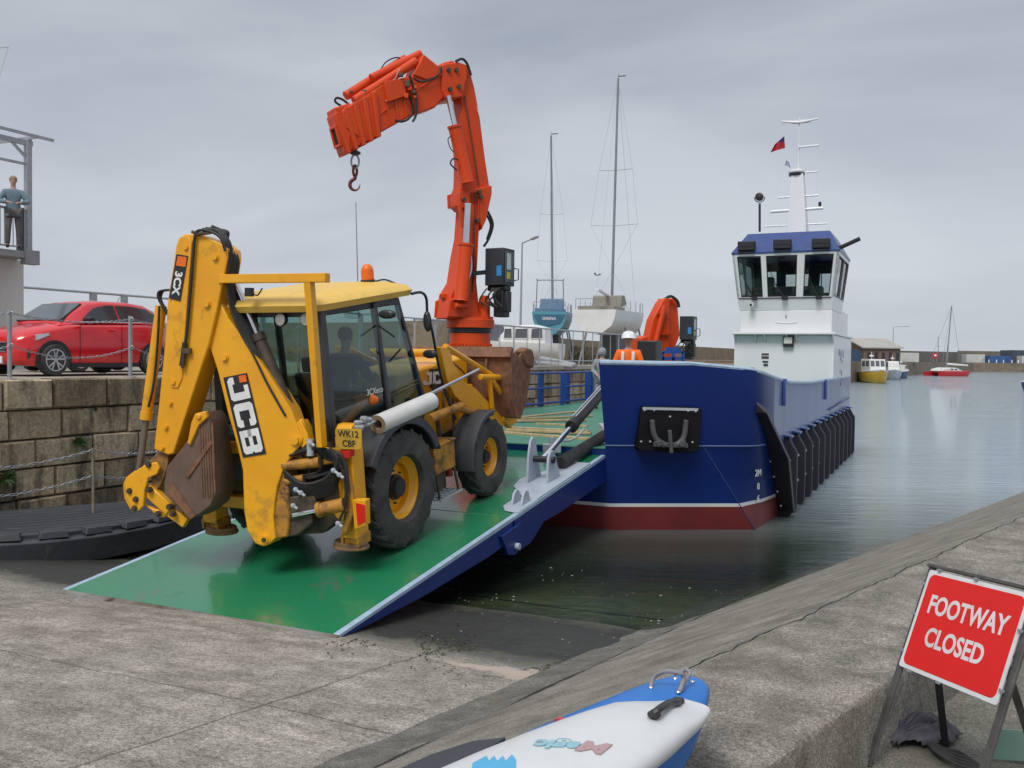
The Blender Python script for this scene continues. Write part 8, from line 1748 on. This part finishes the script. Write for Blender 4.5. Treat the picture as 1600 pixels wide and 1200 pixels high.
# faded moulded lettering running towards the tail, upside down from here
def relief(s_, u, v, u2, v2, h, m, zz):
    p, q_ = TS(u, v), TS(u2, v2); p.z = q_.z = 0; x_ = (q_ - p).normalized(); y_ = V((0, 0, 1)).cross(x_)
    Mx = Matrix(((x_.x, y_.x, 0, p.x), (x_.y, y_.y, 0, p.y), (0, 0, 1, 0), (0, 0, 0, 1)))
    cu = D.curves.new('t', 'FONT'); cu.body = s_; cu.size = h * 1.37; cu.extrude = .0015; cu.offset = .004; cu.align_x = 'LEFT'; cu.shear = .3
    t = D.objects.new('t', cu); COL.objects.link(t); bpy.context.view_layer.update(); me = D.meshes.new_from_object(t.evaluated_get(bpy.context.evaluated_depsgraph_get())); D.objects.remove(t)
    me.transform(Mx); Fi = F2.inverted(); off = wloc(r2)
    for vv in me.vertices:
        l_ = Fi @ vv.co; z_ = topw(max(0, l_.x), l_.y); vv.co.z = z_ + .0025 + vv.co.z
    me.transform(Matrix.Translation(-off)); me.materials.clear(); me.materials.append(m); o = D.objects.new('lettering', me); COL.objects.link(o); o.parent = wsh; o.location = V((0, 0, 0)) - (wloc(wsh) - off); return o
relief('M', 958, 1166, 920, 1160, .075, mat('faded_pink', (.46, .30, .30), .5), 1.79)
relief('agic', 908, 1162, 850, 1158, .06, mat('faded_teal', (.30, .50, .58), .5), 1.79)
b = MB(); cc = [TS(u, v) for u, v in ((737, 1205), (738, 1194), (760, 1182), (764, 1190), (772, 1182), (777, 1190), (786, 1182), (790, 1190), (800, 1180), (806, 1188), (806, 1210), (737, 1212))]
Fi = F2.inverted(); P = []
for p in cc: l_ = Fi @ p; P.append(F2 @ V((l_.x, l_.y, topw(l_.x, l_.y) + .003)))
b.add(P + [p - V((0, 0, .006)) for p in P], [list(range(12)), list(range(12, 24))] + [(i, (i + 1) % 12, 12 + (i + 1) % 12, 12 + i) for i in range(12)]); b.build('wave_badge', mat('badge_cyan', (.10, .42, .68), .5), wsh)
# bits of weed and a little litter on the slip
rnd = random.Random(33); SW_ = mat('seaweed', (.035, .032, .012), .6, col2=(.06, .065, .02), nscale=8)
b = MB()
for k in range(1300):
    if rnd.random() < .75: s = rnd.gauss(7.3, .32); w = rnd.uniform(-5, -2.9)
    else: s = rnd.uniform(7, 9.2); w = rnd.uniform(-9.5, -2.9)
    if WL < w < WR and s < 99 and s > 7.0 and w < -5.1: continue
    if noise.noise(V((s * 1.3, w * 1.3, 2))) < .02: continue
    c = slipfn(s, w) + V((0, 0, .006)); a = rnd.uniform(0, pi); L_ = rnd.uniform(.006, .026); d = V((cos(a), sin(a), rnd.uniform(-.1, .3))) * L_; n_ = V((-sin(a), cos(a), 0)) * L_ * rnd.uniform(.15, .5)
    b.add([c - d, c - n_, c + d, c + n_ + V((0, 0, .008))], [(0, 1, 2, 3)])
tag(b.build('seaweed', SW_, None, sharp=180), 'scraps of seaweed scattered along the tide line of the slipway', 'seaweed', None, 'stuff')

b = MB(); FOAM = mat('foam_white', (.36, .36, .31), .7)
for k in range(170):
    s = 9.6 + abs(rnd.gauss(0, 1.3)); w = rnd.uniform(-5.6, -1.2)
    if noise.noise(V((s * 1.1, w * .9, 5))) < -.05: continue
    c = W(s, w, .004); r_ = rnd.choice((.004, .005, .006, .008, .016)); n_ = rnd.randint(5, 7); ph = rnd.uniform(0, 6)
    b.add([c + V((r_ * rnd.uniform(.6, 1.6) * cos(ph + 2 * pi * i / n_), r_ * rnd.uniform(.6, 1.2) * sin(ph + 2 * pi * i / n_), .0)) for i in range(n_)] + [c + V((0, 0, .006))], [(i, (i + 1) % n_, n_) for i in range(n_)])
tag(b.build('foam_specks', FOAM, None, sharp=180), 'pale foam specks and bubbles floating in the shallows below the bow', 'foam', None, 'stuff')
